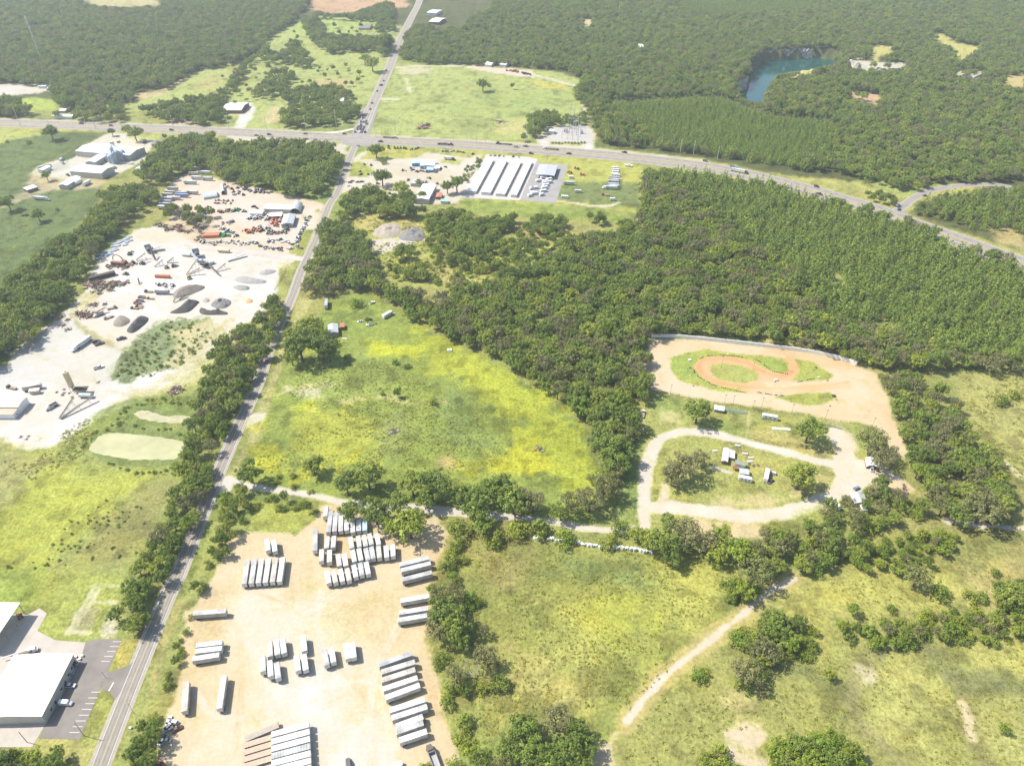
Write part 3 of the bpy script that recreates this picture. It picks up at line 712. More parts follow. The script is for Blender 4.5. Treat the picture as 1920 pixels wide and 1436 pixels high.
def ribbon(name, L, w, z, m, off=0.0, dash=None):
    o = ribbon_mb(MB(), L, w, z, off, dash).build(name, m); tag(o, kind='structure'); return o
RD_S = [(158,1520),(187,1436),(249,1276),(321,1101),(333,1080),(376,971),(406,895),(449,795),(483,720),(511,636),(546,560),(564,510),(580,475),(598,435),(617,385),(633,360),(654,301),(667,271)]
RD = resample(smooth_line(GL(RD_S), 10), 3.0)
ribbon("road_shoulder", RD, 9.8, 0.03, m_shoulder)
ribbon("road", RD, 7.0, 0.06, m_road)
ribbon("road_centre_line", RD, 0.2, 0.08, m_yline)
m_wear = mat("tyre_worn_asphalt", (0.215, 0.198, 0.175), 0.85, noise=(0.3, 0.25))
for d_ in (-2.55, -0.95, 0.95, 2.55): ribbon("road_wheel_track", RD, 0.55, 0.07, m_wear, d_)
for s_ in (1, -1): ribbon("road_edge_line", RD, 0.14, 0.08, m_wline, s_*3.2)
HW_S = [(-160,228),(-60,229),(0,231),(100,234),(200,238),(376,245),(555,254),(650,259),(750,265),(860,271),(960,278),(1085,287),(1210,299),(1321,313),(1411,330),(1500,352),(1560,369),(1640,393),(1700,416),(1770,441),(1850,470),(1920,496),(1990,523),(2080,560)]
HW = resample(smooth_line(GL(HW_S), 10), 6.0)
HWW = 11.0; HWO = 9.6
ribbon("road_shoulder", HW, 13.5, 0.03, m_shoulder, HWO); ribbon("road_shoulder", HW, 13.5, 0.03, m_shoulder, -HWO)
m_med = mat("median_grass", (0.30, 0.25, 0.15), 0.95, noise=(0.15, 0.3))
ribbon("highway_median", HW, 5.6, 0.045, m_med)
for s_ in (1, -1):
    ribbon("highway_carriageway", HW, HWW, 0.07, m_hwy, s_*HWO)
    ribbon("road_edge_line", HW, 0.25, 0.10, m_wline, s_*HWO-HWW*0.40); ribbon("road_edge_line", HW, 0.25, 0.10, m_wline, s_*HWO+HWW*0.40)
    for d_ in (-2.2, 2.2): ribbon("road_wheel_track", HW, 2.0, 0.085, m_wear, s_*HWO+d_)
    ribbon("road_lane_line", HW, 0.25, 0.10, m_wline, s_*HWO, (6, 6))
RN = resample(smooth_line(GL([(672,262),(685.5,226),(708.5,175),(730.6,125),(750.7,75),(763,50),(772,32),(781,15),(787,0),(796,-30)]), 10), 6.0)
ribbon("road_shoulder", RN, 17, 0.035, m_shoulder)
ribbon("road", RN, 11.5, 0.065, m_hwy)
RQ = resample(smooth_line(GL([(672,262),(679,243),(685.5,226),(695,203)]), 10), 3.0)
ribbon("road", RQ, 24, 0.075, m_hwy)
for d_ in (-7.5, -3.8, 0, 3.8, 7.5): ribbon("road_lane_line", RQ[8:], 0.3, 0.11, m_wline if d_ else m_yline, d_)
ribbon("road_centre_line", RN[14:], 0.4, 0.10, m_yline)
sheet("crossroads", GL([(640,255),(662,252),(705,256),(706,270),(690,275),(664,275),(642,271)]), 0.09, m_hwy)
sr = resample(smooth_line(GL([(1672,404),(1692,388),(1716,370),(1745,358),(1785,350),(1822,347),(1862,346),(1900,352)]), 8), 4)
ribbon("road_shoulder", sr, 11, 0.034, m_shoulder); ribbon("road", sr, 7.5, 0.065, m_hwy)
ribbon("road", resample(smooth_line(GL([(1645,398),(1690,398),(1715,420)]), 8), 4), 9, 0.072, m_hwy)
ey = resample(smooth_line(GL([(586,487),(560,485),(520,481),(440,470),(380,463),(350,458)]), 8), 3)
ribbon("yard_entrance_road", ey, 9, 0.05, mat("dusty_asphalt", (0.42,0.38,0.34), 0.95, noise=(0.1,0.2)))
ribbon("road_shoulder", resample(GL([(672,240),(640,247),(608,250),(560,252)]), 4), 6, 0.028, mat("pale_side_road", (0.56,0.51,0.44), 0.9))
# storage yard paving
m_lotg = mat("storage_paving", (0.27,0.26,0.25), 0.9, noise=(0.08,0.15))
sheet("storage_paving", GL([(862,366),(912,290),(985,294),(1006,298),(1012,306),(1065,310),(1042,382),(975,376),(863,372)]), 0.05, m_lotg)
sheet("storage_apron", GL([(862,366),(912,290),(985,294),(1008,298),(975,376),(863,370)]), 0.062, mat("pale_paving", (0.42,0.395,0.36), 0.9, noise=(0.1,0.12)))
sheet("substation_gravel", GL([(1022,262),(1048,236),(1102,238),(1112,262),(1104,268),(1030,266)]), 0.04, mat("pale_gravel", (0.38,0.36,0.335), 0.95, noise=(0.3,0.15)))
# parking lot and slabs in the south-west corner
sheet("parking_lot", GL([(72,1384),(118,1300),(150,1240),(160,1205),(176,1198),(229,1197),(206,1250),(197,1268),(172,1330),(150,1386)]), 0.05, m_lot)
sheet("parking_entrance", GL([(197,1260),(214,1257),(243,1246),(262,1228),(262,1240),(216,1312),(206,1296),(190,1294)]), 0.055, m_lot)
sheet("concrete_apron", GL([(-80,1250),(-60,1150),(52,1152),(74,1140),(88,1150),(70,1182),(104,1200),(162,1204),(150,1242),(118,1302),(60,1400),(-80,1400)]), 0.045, m_conc)
mb = MB()
for i in range(5):
    a = G(228-5.5*i, 1202.5+9.2*i); mb.box(a[0]-4.2, a[0], a[1]-0.09, a[1]+0.09, 0.07, 0.072)
for i in range(8):
    a = G(189-5.7*i, 1297+10.8*i); mb.box(a[0]-4.4, a[0], a[1]-0.09, a[1]+0.09, 0.07, 0.072)
o = mb.build("parking_stall_lines", m_wline); tag(o, kind='structure')
mb = MB(); a = G(213,1279); b = G(204,1295)
ribbon_mb(mb, [a, b], 0.5, 0.085); o = mb.build("road_stop_line", m_wline); tag(o, kind='structure')
# ------------------------------------------------------------ foliage
def foliage_mat(name, c0, c1, c2, transl=0.30):
    m = bpy.data.materials.new(name); m.use_nodes = True
    t = m.node_tree; b = t.nodes['Principled BSDF']; out = t.nodes['Material Output']
    b.inputs['Roughness'].default_value = 0.6; b.inputs['Specular IOR Level'].default_value = 0.18
    oi = t.nodes.new('ShaderNodeObjectInfo')
    r = t.nodes.new('ShaderNodeValToRGB')
    r.color_ramp.elements[0].color = (*c0, 1); r.color_ramp.elements[1].color = (*c2, 1)
    e = r.color_ramp.elements.new(0.5); e.color = (*c1, 1)
    t.links.new(oi.outputs['Random'], r.inputs[0])
    ge = t.nodes.new('ShaderNodeNewGeometry')
    n = t.nodes.new('ShaderNodeTexNoise'); n.inputs['Scale'].default_value = 0.35; n.inputs['Detail'].default_value = 3
    t.links.new(ge.outputs['Position'], n.inputs['Vector'])
    mr = t.nodes.new('ShaderNodeMapRange'); mr.inputs[1].default_value = 0.3; mr.inputs[2].default_value = 0.7; mr.inputs[3].default_value = 0.68; mr.inputs[4].default_value = 1.35
    t.links.new(n.outputs[0], mr.inputs[0])
    mx = t.nodes.new('ShaderNodeMix'); mx.data_type = 'RGBA'; mx.blend_type = 'MULTIPLY'; mx.inputs[0].default_value = 1
    t.links.new(r.outputs[0], mx.inputs[6]); t.links.new(mr.outputs[0], mx.inputs[7])
    t.links.new(mx.outputs[2], b.inputs['Base Color'])
    tr = t.nodes.new('ShaderNodeBsdfTranslucent')
    t.links.new(mx.outputs[2], tr.inputs[0])
    ms = t.nodes.new('ShaderNodeMixShader'); ms.inputs[0].default_value = transl
    t.links.new(b.outputs[0], ms.inputs[1]); t.links.new(tr.outputs[0], ms.inputs[2]); t.links.new(ms.outputs[0], out.inputs[0])
    return m
F_OAK = foliage_mat("oak_leaves", (0.160,0.221,0.046), (0.208,0.276,0.053), (0.299,0.346,0.061))
F_MOSS = foliage_mat("moss_hung_leaves", (0.202,0.209,0.089), (0.252,0.246,0.107), (0.213,0.232,0.073))
F_LIGHT = foliage_mat("pale_green_leaves", (0.181,0.267,0.040), (0.242,0.316,0.043), (0.317,0.360,0.048))
F_PINE = foliage_mat("pine_needles", (0.175,0.250,0.049), (0.224,0.306,0.055), (0.279,0.349,0.061))
F_SHRUB = foliage_mat("shrub_leaves", (0.162,0.222,0.040), (0.214,0.275,0.043), (0.295,0.332,0.048))
F_WEED = foliage_mat("weed_leaves", (0.236,0.285,0.050), (0.313,0.326,0.055), (0.389,0.360,0.069))
M_BARK = mat("bark", (0.16, 0.13, 0.10), 0.95, noise=(1.5, 0.3))
M_DEAD = mat("bare_wood", (0.30, 0.27, 0.24), 0.9, noise=(1.5, 0.2))

def leaf_cloud(centres, radii, counts, size, seed, up=0.7, flat=0.8, elong=1.0):
    """quads spread through clumps; returns verts, faces"""
    r = np.random.RandomState(seed)
    P = []; N = []
    for c, R, k in zip(centres, radii, counts):
        d = r.normal(size=(k, 3)); d /= np.linalg.norm(d, axis=1)[:, None]
        rad = R*(0.55+0.45*r.rand(k))**0.6
        p = np.array(c)+d*rad[:, None]*np.array([1, 1, flat])
        n = d+r.normal(size=(k, 3))*0.38+np.array([0, 0, up])
        P.append(p); N.append(n)
    P = np.concatenate(P); N = np.concatenate(N); N /= np.linalg.norm(N, axis=1)[:, None]
    a = np.cross(N, r.normal(size=N.shape)); a /= np.linalg.norm(a, axis=1)[:, None]
    b = np.cross(N, a)
    s = (size*(0.6+0.8*r.rand(len(P))))[:, None]*0.5
    k = N*s*0.35
    V = np.stack([P-a*s*elong, P-b*s*0.8+k, P+a*s*elong, P+b*s*0.8+k*-1], 1).reshape(-1, 3)
    F = np.arange(len(V)).reshape(-1, 4)
    return V, F
def np_mesh(name, V, F, m):
    me = bpy.data.meshes.new(name)
    me.vertices.add(len(V)); me.vertices.foreach_set('co', V.ravel())
    me.loops.add(F.size); me.loops.foreach_set('vertex_index', F.ravel())
    me.polygons.add(len(F)); me.polygons.foreach_set('loop_start', np.arange(len(F))*F.shape[1])
    me.update(calc_edges=True); me.materials.append(m)
    return me

def crown_broad(name, seed, m, nc=46, leaf=0.068, k=78, dens=1.0, low=0.0, flat=0.62, lobes=7):
    """unit crown: diameter 2, base at z=0, height about 1.3*flat*2; scaled per tree"""
    r = np.random.RandomState(seed)
    C = []; R = []
    # a few big lobes make the outline uneven; the clumps sit on the lobes
    L = [((0, 0, flat*0.85), 0.62)]
    for i in range(lobes):
        a = 2*math.pi*(i+r.rand()*0.7)/lobes; d = 0.42+0.22*r.rand()
        L.append(((d*math.cos(a), d*math.sin(a), flat*(0.45+0.5*r.rand())), 0.34+0.14*r.rand()))
    tries = 0
    while len(C) < nc and tries < 4000:
        tries += 1
        lc, lr = L[r.randint(len(L))]
        d = r.normal(size=3); d /= np.linalg.norm(d)
        if d[2] < -0.45: continue
        p = np.array(lc)+d*np.array([1, 1, 0.8])*lr*(0.72+0.2*r.rand())
        if p[2] < 0.02+low: continue
        if any(np.linalg.norm(p-q) < 0.13 for q in C): continue
        C.append(p); R.append(0.13+0.07*r.rand())
    V, F = leaf_cloud(C, R, [int(k*dens*(0.7+0.6*r.rand())) for _ in C], leaf, seed+5)
    # inner mass
    IC = [np.array(l[0])*np.array([0.8, 0.8, 0.9]) for l in L]
    V2, F2 = leaf_cloud(IC, [l[1]*0.8 for l in L], [int(40*dens)]*len(L), leaf*2.2, seed+9)
    return np_mesh(name, np.concatenate([V, V2]), np.concatenate([F, F2+len(V)]), m)

def trunk_broad(name, seed, m=M_BARK, n=6):
    r = random.Random(seed); mb = MB()
    mb.tube((0, 0, -0.75), (0.02, 0.01, -0.1), 0.075, 0.05, 7)
    for i in range(n):
        a = 2*math.pi*(i+r.random()*0.6)/n; d = 0.45+0.3*r.random()
        mid = (0.25*math.cos(a), 0.25*math.sin(a), 0.12+0.15*r.random())
        mb.tube((0.02, 0.01, -0.12), mid, 0.04, 0.025, 5)
        mb.tube(mid, (d*math.cos(a), d*math.sin(a), 0.35+0.4*r.random()), 0.025, 0.01, 5)
    return mb.mesh(name, m, True)

def crown_pine(name, seed, m):
    r = np.random.RandomState(seed); C = []; R = []; K = []
    for i in range(9):
        z = 0.15+0.85*(i/8.0); rad = 0.30*(1-i/8.0)**0.8+0.03
        nb = max(1, int(6*(1-i/9.0)))
        for j in range(nb):
            a = 2*math.pi*(j+r.rand())/nb
            C.append((rad*math.cos(a), rad*math.sin(a), z+0.04*r.rand())); R.append(0.07+0.04*(1-i/8.0)); K.append(22)
    V, F = leaf_cloud(C, R, K, 0.05, seed, up=0.9, flat=0.7, elong=1.4)
    return np_mesh(name, V, F, m)
def trunk_pine(name):
    return MB().tube((0, 0, 0), (0, 0, 0.9), 0.017, 0.005, 6).mesh(name, M_BARK, True)
def crown_shrub(name, seed, m, nc=16, k=56, leaf=0.12):
    r = np.random.RandomState(seed); C = []; R = []
    for i in range(nc):
        a = r.rand()*6.28; d = 0.75*math.sqrt(r.rand())
        C.append((d*math.cos(a), d*math.sin(a), 0.2+0.6*(1-d*d)*r.rand()+0.1)); R.append(0.24+0.14*r.rand())
    V, F = leaf_cloud(C, R, [k]*nc, leaf, seed)
    V[:, 2] = np.maximum(V[:, 2], 0.0)
    return np_mesh(name, V, F, m)
def bare_crown(name, seed):
    r = random.Random(seed); mb = MB()
    def br(p, d, l, rad, lv):
        q = p+d*l
        mb.tube(tuple(p), tuple(q), rad, rad*0.55, 5, False)
        if lv == 0: return
        for _ in range(3 if lv > 1 else 4):
            nd = (d+Vector((r.uniform(-0.9, 0.9), r.uniform(-0.9, 0.9), r.uniform(-0.2, 0.5)))).normalized()
            br(q, nd, l*r.uniform(0.6, 0.8), rad*0.55, lv-1)
    for i in range(5):
        a = 6.28*i/5
        br(Vector((0, 0, -0.1)), Vector((math.cos(a)*0.8, math.sin(a)*0.8, 0.6)).normalized(), 0.38, 0.04, 3)
    return mb.mesh(name, M_DEAD)

CROWN = {
 'O': [crown_broad("crown", 10+i, F_OAK, nc=[44, 50, 38, 46][i], dens=[1, 1.05, 0.9, 1][i], lobes=[7, 6, 8, 5][i], flat=[0.62, 0.55, 0.66, 0.7][i]) for i in range(4)],
 'M': [crown_broad("crown", 30+i, F_MOSS, nc=42, dens=0.62, leaf=0.065, low=0.0, flat=0.6) for i in range(3)],
 'L': [crown_broad("crown", 50+i, F_LIGHT, nc=38, dens=0.75, leaf=0.078, flat=0.6, lobes=6) for i in range(2)],
 'P': [crown_pine("crown", 70+i, F_PINE) for i in range(3)],
 'S': [crown_shrub("foliage", 80+i, [F_SHRUB, F_SHRUB, F_LIGHT][i]) for i in range(3)],
 'D': [bare_crown("branches", 90)],
}
TRUNK = {'O': [trunk_broad("trunk", 1), trunk_broad("trunk", 2)], 'M': [trunk_broad("trunk", 3), trunk_broad("trunk", 4)],
         'L': [trunk_broad("trunk", 5)], 'P': [trunk_pine("trunk")], 'D': [MB().tube((0,0,-0.75),(0,0,-0.08),0.06,0.04,6).mesh("trunk", M_DEAD)]}
WEEDS = [crown_shrub("foliage", 95+i, F_WEED, nc=6, k=12, leaf=0.3) for i in range(2)]

TREES = []     # dicts: x, y, k(ind), d(iameter), zone
rt = random.Random(5)
def _hv(t): return 0.82+0.42*((t['x']*7.31+t['y']*3.77) % 1.0)
def height_of(k, d):
    return {'O': 0.85*d+3.5, 'M': 0.85*d+3.5, 'L': 0.8*d+2.5, 'P': 1.5*d+4.5, 'S': 0.75*d, 'D': 0.9*d+3}[k]
EXC = []      # polygons (photo points) trees must stay out of
def fill(zone, poly, sp, mix, dia, jitter=0.42, keep=1.0, exc=(), exb=(), top=None):
    W_ = GL(poly)
    xs = [p[0] for p in W_]; ys = [p[1] for p in W_]
    nx = int((max(xs)-min(xs))/sp)+1; ny = int((max(ys)-min(ys))/sp)+2
    gx, gy = np.meshgrid(np.arange(nx), np.arange(ny))
    r = np.random.RandomState(len(TREES) % 9973+3)
    X = (min(xs)+(gx+0.5*(gy % 2))*sp).ravel()+r.uniform(-jitter, jitter, nx*ny)*sp
    Y = (min(ys)+gy*sp*0.9).ravel()+r.uniform(-jitter, jitter, nx*ny)*sp
    kinds = r.choice([m[0] for m in mix], size=len(X), p=np.array([m[1] for m in mix])/sum(m[1] for m in mix))
    D = r.uniform(dia[0], dia[1], len(X))
    if len(mix) > 1: D = np.where((kinds == 'P') & (D > 7), D*0.45, D)
    ok = r.rand(len(X)) < keep
    H = np.array([height_of(k, d) for k, d in zip(kinds, D)])
    dep = Y*_c+CAMH*_s
    bx = CX+FPX*X/dep; by = CY+FPX*(-Y*_s+CAMH*_c)/dep
    dz = H*0.8-CAMH; dep2 = Y*_c-dz*_s
    tx = CX+FPX*X/dep2; ty = CY+FPX*(-Y*_s-dz*_c)/dep2
    ok &= inpoly(poly, bx, by) & inpoly(top or poly, tx, ty)
    ok &= (bx > -170) & (bx < 2090) & (ty > -75) & (by < 1560)
    ok &= ~inpoly(PIT, bx, by) & ~inpoly(WATER, tx, ty)
    for e in list(exc)+EXC: ok &= ~inpoly(e, bx, by) & ~inpoly(e, tx, ty)
    for e in exb: ok &= ~inpoly(e, bx, by)
    for i in np.nonzero(ok)[0]:
        TREES.append(dict(x=float(X[i]), y=float(Y[i]), k=str(kinds[i]), d=float(D[i]), z=zone, f=1))
def disc(zone, cx, cy, r, k='O'):
    """one tree whose crown is seen centred at (cx, cy) with that radius"""
    d = 2*r/SCL(cx, cy)
    for _ in range(2):
        h = height_of(k, d); x, y = G(cx, cy, h*0.62)
        d = 2*r*(y*_c-(h*0.6-CAMH)*_s)/FPX
    TREES.append(dict(x=x, y=y, k=k, d=d, z=zone))

WATER = [(1433,113),(1479,109),(1525,106),(1566,107),(1582,110),(1571,117),(1539,124),(1514,130),(1479,134),(1458,137),(1451,148),(1439,162),(1440,176),(1433,187),(1412,190),(1401,182),(1385,172),(1380,168),(1405,165),(1405,132),(1424,124)]
CLEAR = [[(1740,66),(1765,62),(1790,80),(1838,88),(1836,96),(1812,104),(1808,116),(1798,112),(1790,92),(1765,80)],
 [(1632,90),(1650,84),(1676,90),(1674,100),(1650,106),(1645,116),(1635,112)], [(1590,112),(1700,120),(1700,132),(1595,126)],
 [(1570,166),(1600,172),(1645,178),(1655,198),(1640,196),(1600,184)], [(1088,38),(1110,36),(1110,47),(1095,48)], [(1470,140),(1510,130),(1530,127),(1530,134),(1490,144)],
 [(1780,131),(1845,134),(1845,143),(1790,143)], [(1870,148),(1925,140),(1925,160),(1885,158)], [(740,-10),(800,-10),(785,30),(760,60),(745,80),(738,70)],
 [(800,20),(850,14),(845,48),(800,44)], [(900,-5),(925,-5),(922,14),(850,18),(835,8)]]
EXC += CLEAR
# far woods
fill('nw_woods', [(-170,-70),(150,-70),(150,-4),(600,-50),(590,8),(574,20),(548,45),(517,65),(480,103),(430,125),(371,133),(346,148),(313,170),(262,166),(245,195),(205,190),(180,204),(130,208),(100,198),(100,165),(60,162),(0,157),(-170,157)], 9.5, [('O',6),('M',2.5),('L',1.4)], (9,18), exc=[[(140,-80),(310,-80),(305,10),(230,14),(150,6)],[(570,-80),(770,-80),(770,25),(580,22)]])
fill('nw_woods', [(100,195),(235,185),(237,224),(225,232),(150,230),(130,222),(60,225),(-60,220),(-60,180),(30,178)], 11, [('O',7),('M',2)], (10,16), keep=0.75, exc=[[(30,186),(100,192),(100,212),(34,208)],[(95,205),(140,210),(140,222),(95,222)]])
fill('nw_woods', [(265,196),(300,186),(345,180),(400,176),(420,160),(450,120),(480,98),(487,104),(440,170),(420,195),(425,230),(385,238),(300,228),(262,212)], 10, [('O',7),('M',1)], (10,15), keep=0.9)
for pl, kp in (([(565,26),(600,33),(612,60),(690,66),(735,63),(743,85),(720,114),(708,97),(675,100),(610,103),(585,80),(570,55)], 1), ([(592,22),(650,26),(720,2),(775,8),(770,25),(745,60),(700,64),(705,42),(595,37)], 0.95),
   ([(480,105),(500,75),(520,100),(545,70),(560,80),(580,100),(592,125),(570,132),(540,122),(515,122),(490,117)], 0.8), ([(465,162),(510,130),(545,125),(555,150),(540,165),(530,186),(480,190),(468,178)], 0.55),
   ([(515,168),(560,160),(600,155),(640,158),(667,172),(668,182),(640,197),(540,197),(518,185)], 0.95), ([(524,202),(560,190),(610,187),(660,190),(690,200),(680,220),(640,234),(560,245),(530,240),(524,215)], 1.0),
   ([(440,196),(470,180),(480,184),(470,198),(450,204)],0.6),([(-60,175),(30,180),(60,205),(58,222),(-60,222)],0.8)):
    fill('mid_groves', pl, 10.5, [('O',7),('M',1.5),('L',1)], (11,17), keep=kp)
fill('mid_groves', [(430,126),(480,108),(560,140),(560,165),(540,200),(470,215),(425,200)], 22, [('O',5),('L',1)], (6,12), keep=0.6)
fill('mid_groves', [(245,200),(320,176),(430,130),(425,185),(340,192),(270,225)], 34, [('O',5),('L',1)], (6,12), keep=0.45)
fill('mid_groves', [(530,50),(610,35),(720,40),(690,62),(600,75),(560,95)], 30, [('O',5)], (6,12), keep=0.5)
F4 = [(752,112),(750,85),(760,60),(785,40),(830,50),(870,48),(885,22),(920,16),(925,-70),(2090,-70),(2090,345),(1900,340),(1850,345),(1790,343),(1760,345),(1735,352),(1700,362),(1650,352),(1600,334),(1575,327),(1500,322),(1440,312),(1340,295),(1240,282),(1123,271),(1115,238),(1100,215),(1085,195),(1070,168),(1093,155),(1068,135),(1020,132),(960,125),(880,123),(806,122)]
PL1 = [(1120,192),(1240,185),(1350,180),(1440,215),(1560,225),(1560,290),(1500,318),(1440,308),(1340,292),(1240,278),(1180,230)]
PL2 = [(1240,-80),(1560,-80),(1520,20),(1400,34),(1280,28)]
fill('ne_woods', F4, 9.0, [('O',4.5),('M',1.6),('L',2.2),('P',1)], (8,16), exb=[PL1, PL2])
fill('pine_wood', PL1, 5.6, [('P',9),('O',0.5)], (3.6,5.2))
fill('pine_wood', PL2, 6.5, [('P',9)], (4,5.5))
fill('east_grove', [(1712,404),(1720,378),(1750,365),(1800,357),(1850,352),(1990,342),(2060,350),(2060,470),(1920,445),(1880,432),(1830,434),(1780,414)], 7, [('P',5),('O',3),('M',1)], (5,9))
fill('east_grove', [(1608,345),(1650,352),(1690,368),(1690,386),(1650,386),(1622,372)], 9, [('O',4),('L',2)], (8,12), keep=0.8)
# woods in the middle
F6 = [(1215,303),(1290,312),(1380,332),(1450,352),(1500,374),(1560,388),(1640,408),(1700,424),(1745,442),(1765,460),(1830,482),(2060,560),(2060,700),(1880,705),(1800,700),(1720,694),(1640,690),(1600,682),(1560,668),(1480,650),(1400,640),(1300,630),(1222,632),(1215,660),(1225,700),(1218,730),(1200,770),(1195,800),(1170,860),(1160,900),(1152,945),(1120,955),(1105,900),(1118,860),(1105,835),(1108,812),(1092,790),(1055,770),(1028,748),(990,722),(940,684),(880,657),(820,627),(770,602),(735,577),(700,545),(700,520),(740,530),(790,545),(830,540),(850,520),(900,520),(950,500),(1000,480),(1050,465),(1060,440),(1110,430),(1150,430),(1200,410),(1205,350)]
PN = [(1230,312),(1450,358),(1560,392),(1640,414),(1700,432),(1765,464),(1830,488),(2060,570),(2060,690),(1850,680),(1700,650),(1560,610),(1500,540),(1420,470),(1300,380)]
F6T = F6[:3]+[(1450,338),(1500,355),(1560,370),(1640,388),(1700,404),(1745,420),(1775,430),(1840,455),(2060,535)]+F6[11:]
fill('central_woods', F6, 8.2, [('O',5),('M',2.2),('L',2.2)], (8.5,17), exb=[PN], top=F6T)
fill('central_pines', PN, 5.4, [('P',8),('O',1.3),('M',0.6),('L',0.8)], (4.2,8.5), top=F6T, exc=[[(1625,600),(1690,610),(1670,625),(1630,618)],[(1550,510),(1590,520),(1570,535)]])
fill('road_grove', [(563,530),(580,490),(598,455),(597,425),(612,412),(650,410),(680,430),(695,470),(705,500),(724,512),(718,542),(690,547),(650,542),(610,562),(583,562)], 9, [('O',6),('M',3)], (11,17))
fill('lumber_row', [(630,395),(640,370),(660,353),(700,348),(720,363),(760,353),(790,373),(800,398),(820,392),(850,385),(880,395),(900,405),(960,395),(978,420),(930,442),(880,442),(840,412),(800,408),(740,414),(700,410),(665,408),(655,422),(630,415)], 9, [('O',7),('L',2)], (10,15), keep=0.95)
fill('lumber_row', [(996,402),(1040,393),(1062,410),(1088,425),(1040,448),(1000,442)], 9, [('O',7),('L',1)], (10,14))
fill('lumber_row', [(1090,402),(1130,393),(1142,422),(1105,428)], 9, [('O',7)], (9,12))
fill('lumber_row', [(1148,418),(1170,400),(1192,412),(1203,432),(1165,438)], 9, [('O',7),('M',2)], (9,12))
for pl in ([(733,475),(760,452),(802,455),(800,477),(760,492),(738,487)], [(733,502),(770,485),(802,500),(797,538),(760,532),(738,517)], [(838,432),(880,418),(932,430),(942,470),(910,487),(870,482),(843,463)]):
    fill('scrub_oaks', pl, 9.5, [('O',6),('L',2)], (9,14))
fill('scrub', [(800,410),(850,410),(960,440),(1000,450),(960,500),(900,515),(820,500),(800,470)], 6.5, [('S',4),('O',3),('L',2)], (4,11), keep=0.85)
fill('scrub', [(1000,400),(1090,440),(1060,470),(1000,490),(940,500),(960,450)], 7, [('O',4),('S',3),('L',1)], (5,11), keep=.75)
fill('scrub', [(800,395),(850,385),(900,400),(960,410),(960,440),(880,440),(800,430)], 7, [('O',4),('S',3),('L',2)], (6,12), keep=.8)
fill('scrub', [(720,480),(800,480),(900,500),(860,540),(740,530)], 7, [('S',5),('L',1),('O',1)], (3,8), keep=0.75)
fill('belt', [(178,352),(240,338),(300,345),(300,380),(260,405),(235,425),(205,455),(185,480),(160,512),(130,547),(120,587),(80,612),(60,652),(15,668),(0,690),(-90,745),(-90,570),(0,532),(60,480),(100,445),(150,420),(175,385),(200,370)], 9, [('O',7),('M',0.6),('L',1.2)], (11,16))
fill('grove', [(268,300),(308,255),(350,248),(395,248),(400,258),(440,262),(500,258),(560,260),(622,265),(642,285),(640,320),(620,347),(590,372),(545,374),(500,357),(455,352),(400,337),(395,312),(370,322),(350,332),(330,337),(300,352),(270,347),(253,330)], 10, [('O',7),('M',1.5),('L',0.6)], (12,18))
fill('yard_trees', [(300,382),(320,374),(345,385),(370,382),(395,390),(412,405),(405,424),(370,428),(330,420),(305,410)], 9, [('O',3),('M',3)], (8,13), keep=0.7)
# tree strip on the west side of the two-lane road
fill('road_strip', [(500,556),(520,543),(532,570),(527,612),(512,652),(494,690),(472,732),(448,772),(432,802),(418,840),(407,872),(397,905),(382,945),(360,1000),(348,1042),(322,1085),(302,1112),(287,1145),(268,1184),(232,1194),(203,1172),(208,1128),(223,1098),(240,1058),(265,1028),(280,988),(300,963),(328,928),(320,898),(330,868),(340,838),(353,800),(357,758),(378,718),(384,688),(398,650),(418,618),(450,608),(488,580)], 8.2, [('O',8),('L',1.3),('M',1)], (9,14))
fill('hedge', [(438,898),(472,928),(474,960),(448,1000),(433,1040),(403,1072),(388,1092),(377,1122),(363,1132),(357,1100),(377,1060),(398,1010),(408,958),(418,922)], 6, [('O',5),('S',3)], (6,9))
fill('quarry_scrub', [(248,648),(300,605),(330,597),(372,600),(395,615),(385,650),(345,685),(300,700),(232,722),(212,712),(222,678)], 5.5, [('S',1)], (1.6,4.5), keep=0.6)
fill('hedge', [(365,1130),(378,1120),(350,1190),(338,1200)], 4, [('S',5)], (3,5))
fill('hedge', [(328,1178),(352,1188),(352,1210),(338,1262),(322,1292),(300,1304),(302,1270),(318,1220)], 4.5, [('S',6),('O',1)], (3.2,6))
fill('hedge', [(272,1310),(312,1318),(304,1350),(312,1392),(290,1470),(220,1470),(240,1390),(258,1350)], 6, [('O',5),('S',2),('L',1)], (6,9.5))
fill('hedge', [(474,928),(510,920),(550,928),(590,945),(580,962),(540,962),(500,950),(474,955)], 5, [('S',5),('O',2)], (4,7))
fill('hedge', [(490,895),(560,880),(560,905),(620,918),(600,928),(500,912)], 6, [('S',5)], (3,6), keep=0.6)
fill('corner', [(-40,1390),(40,1392),(70,1400),(130,1412),(135,1436),(120,1520),(-60,1520)], 7, [('O',6),('L',2)], (8,12))
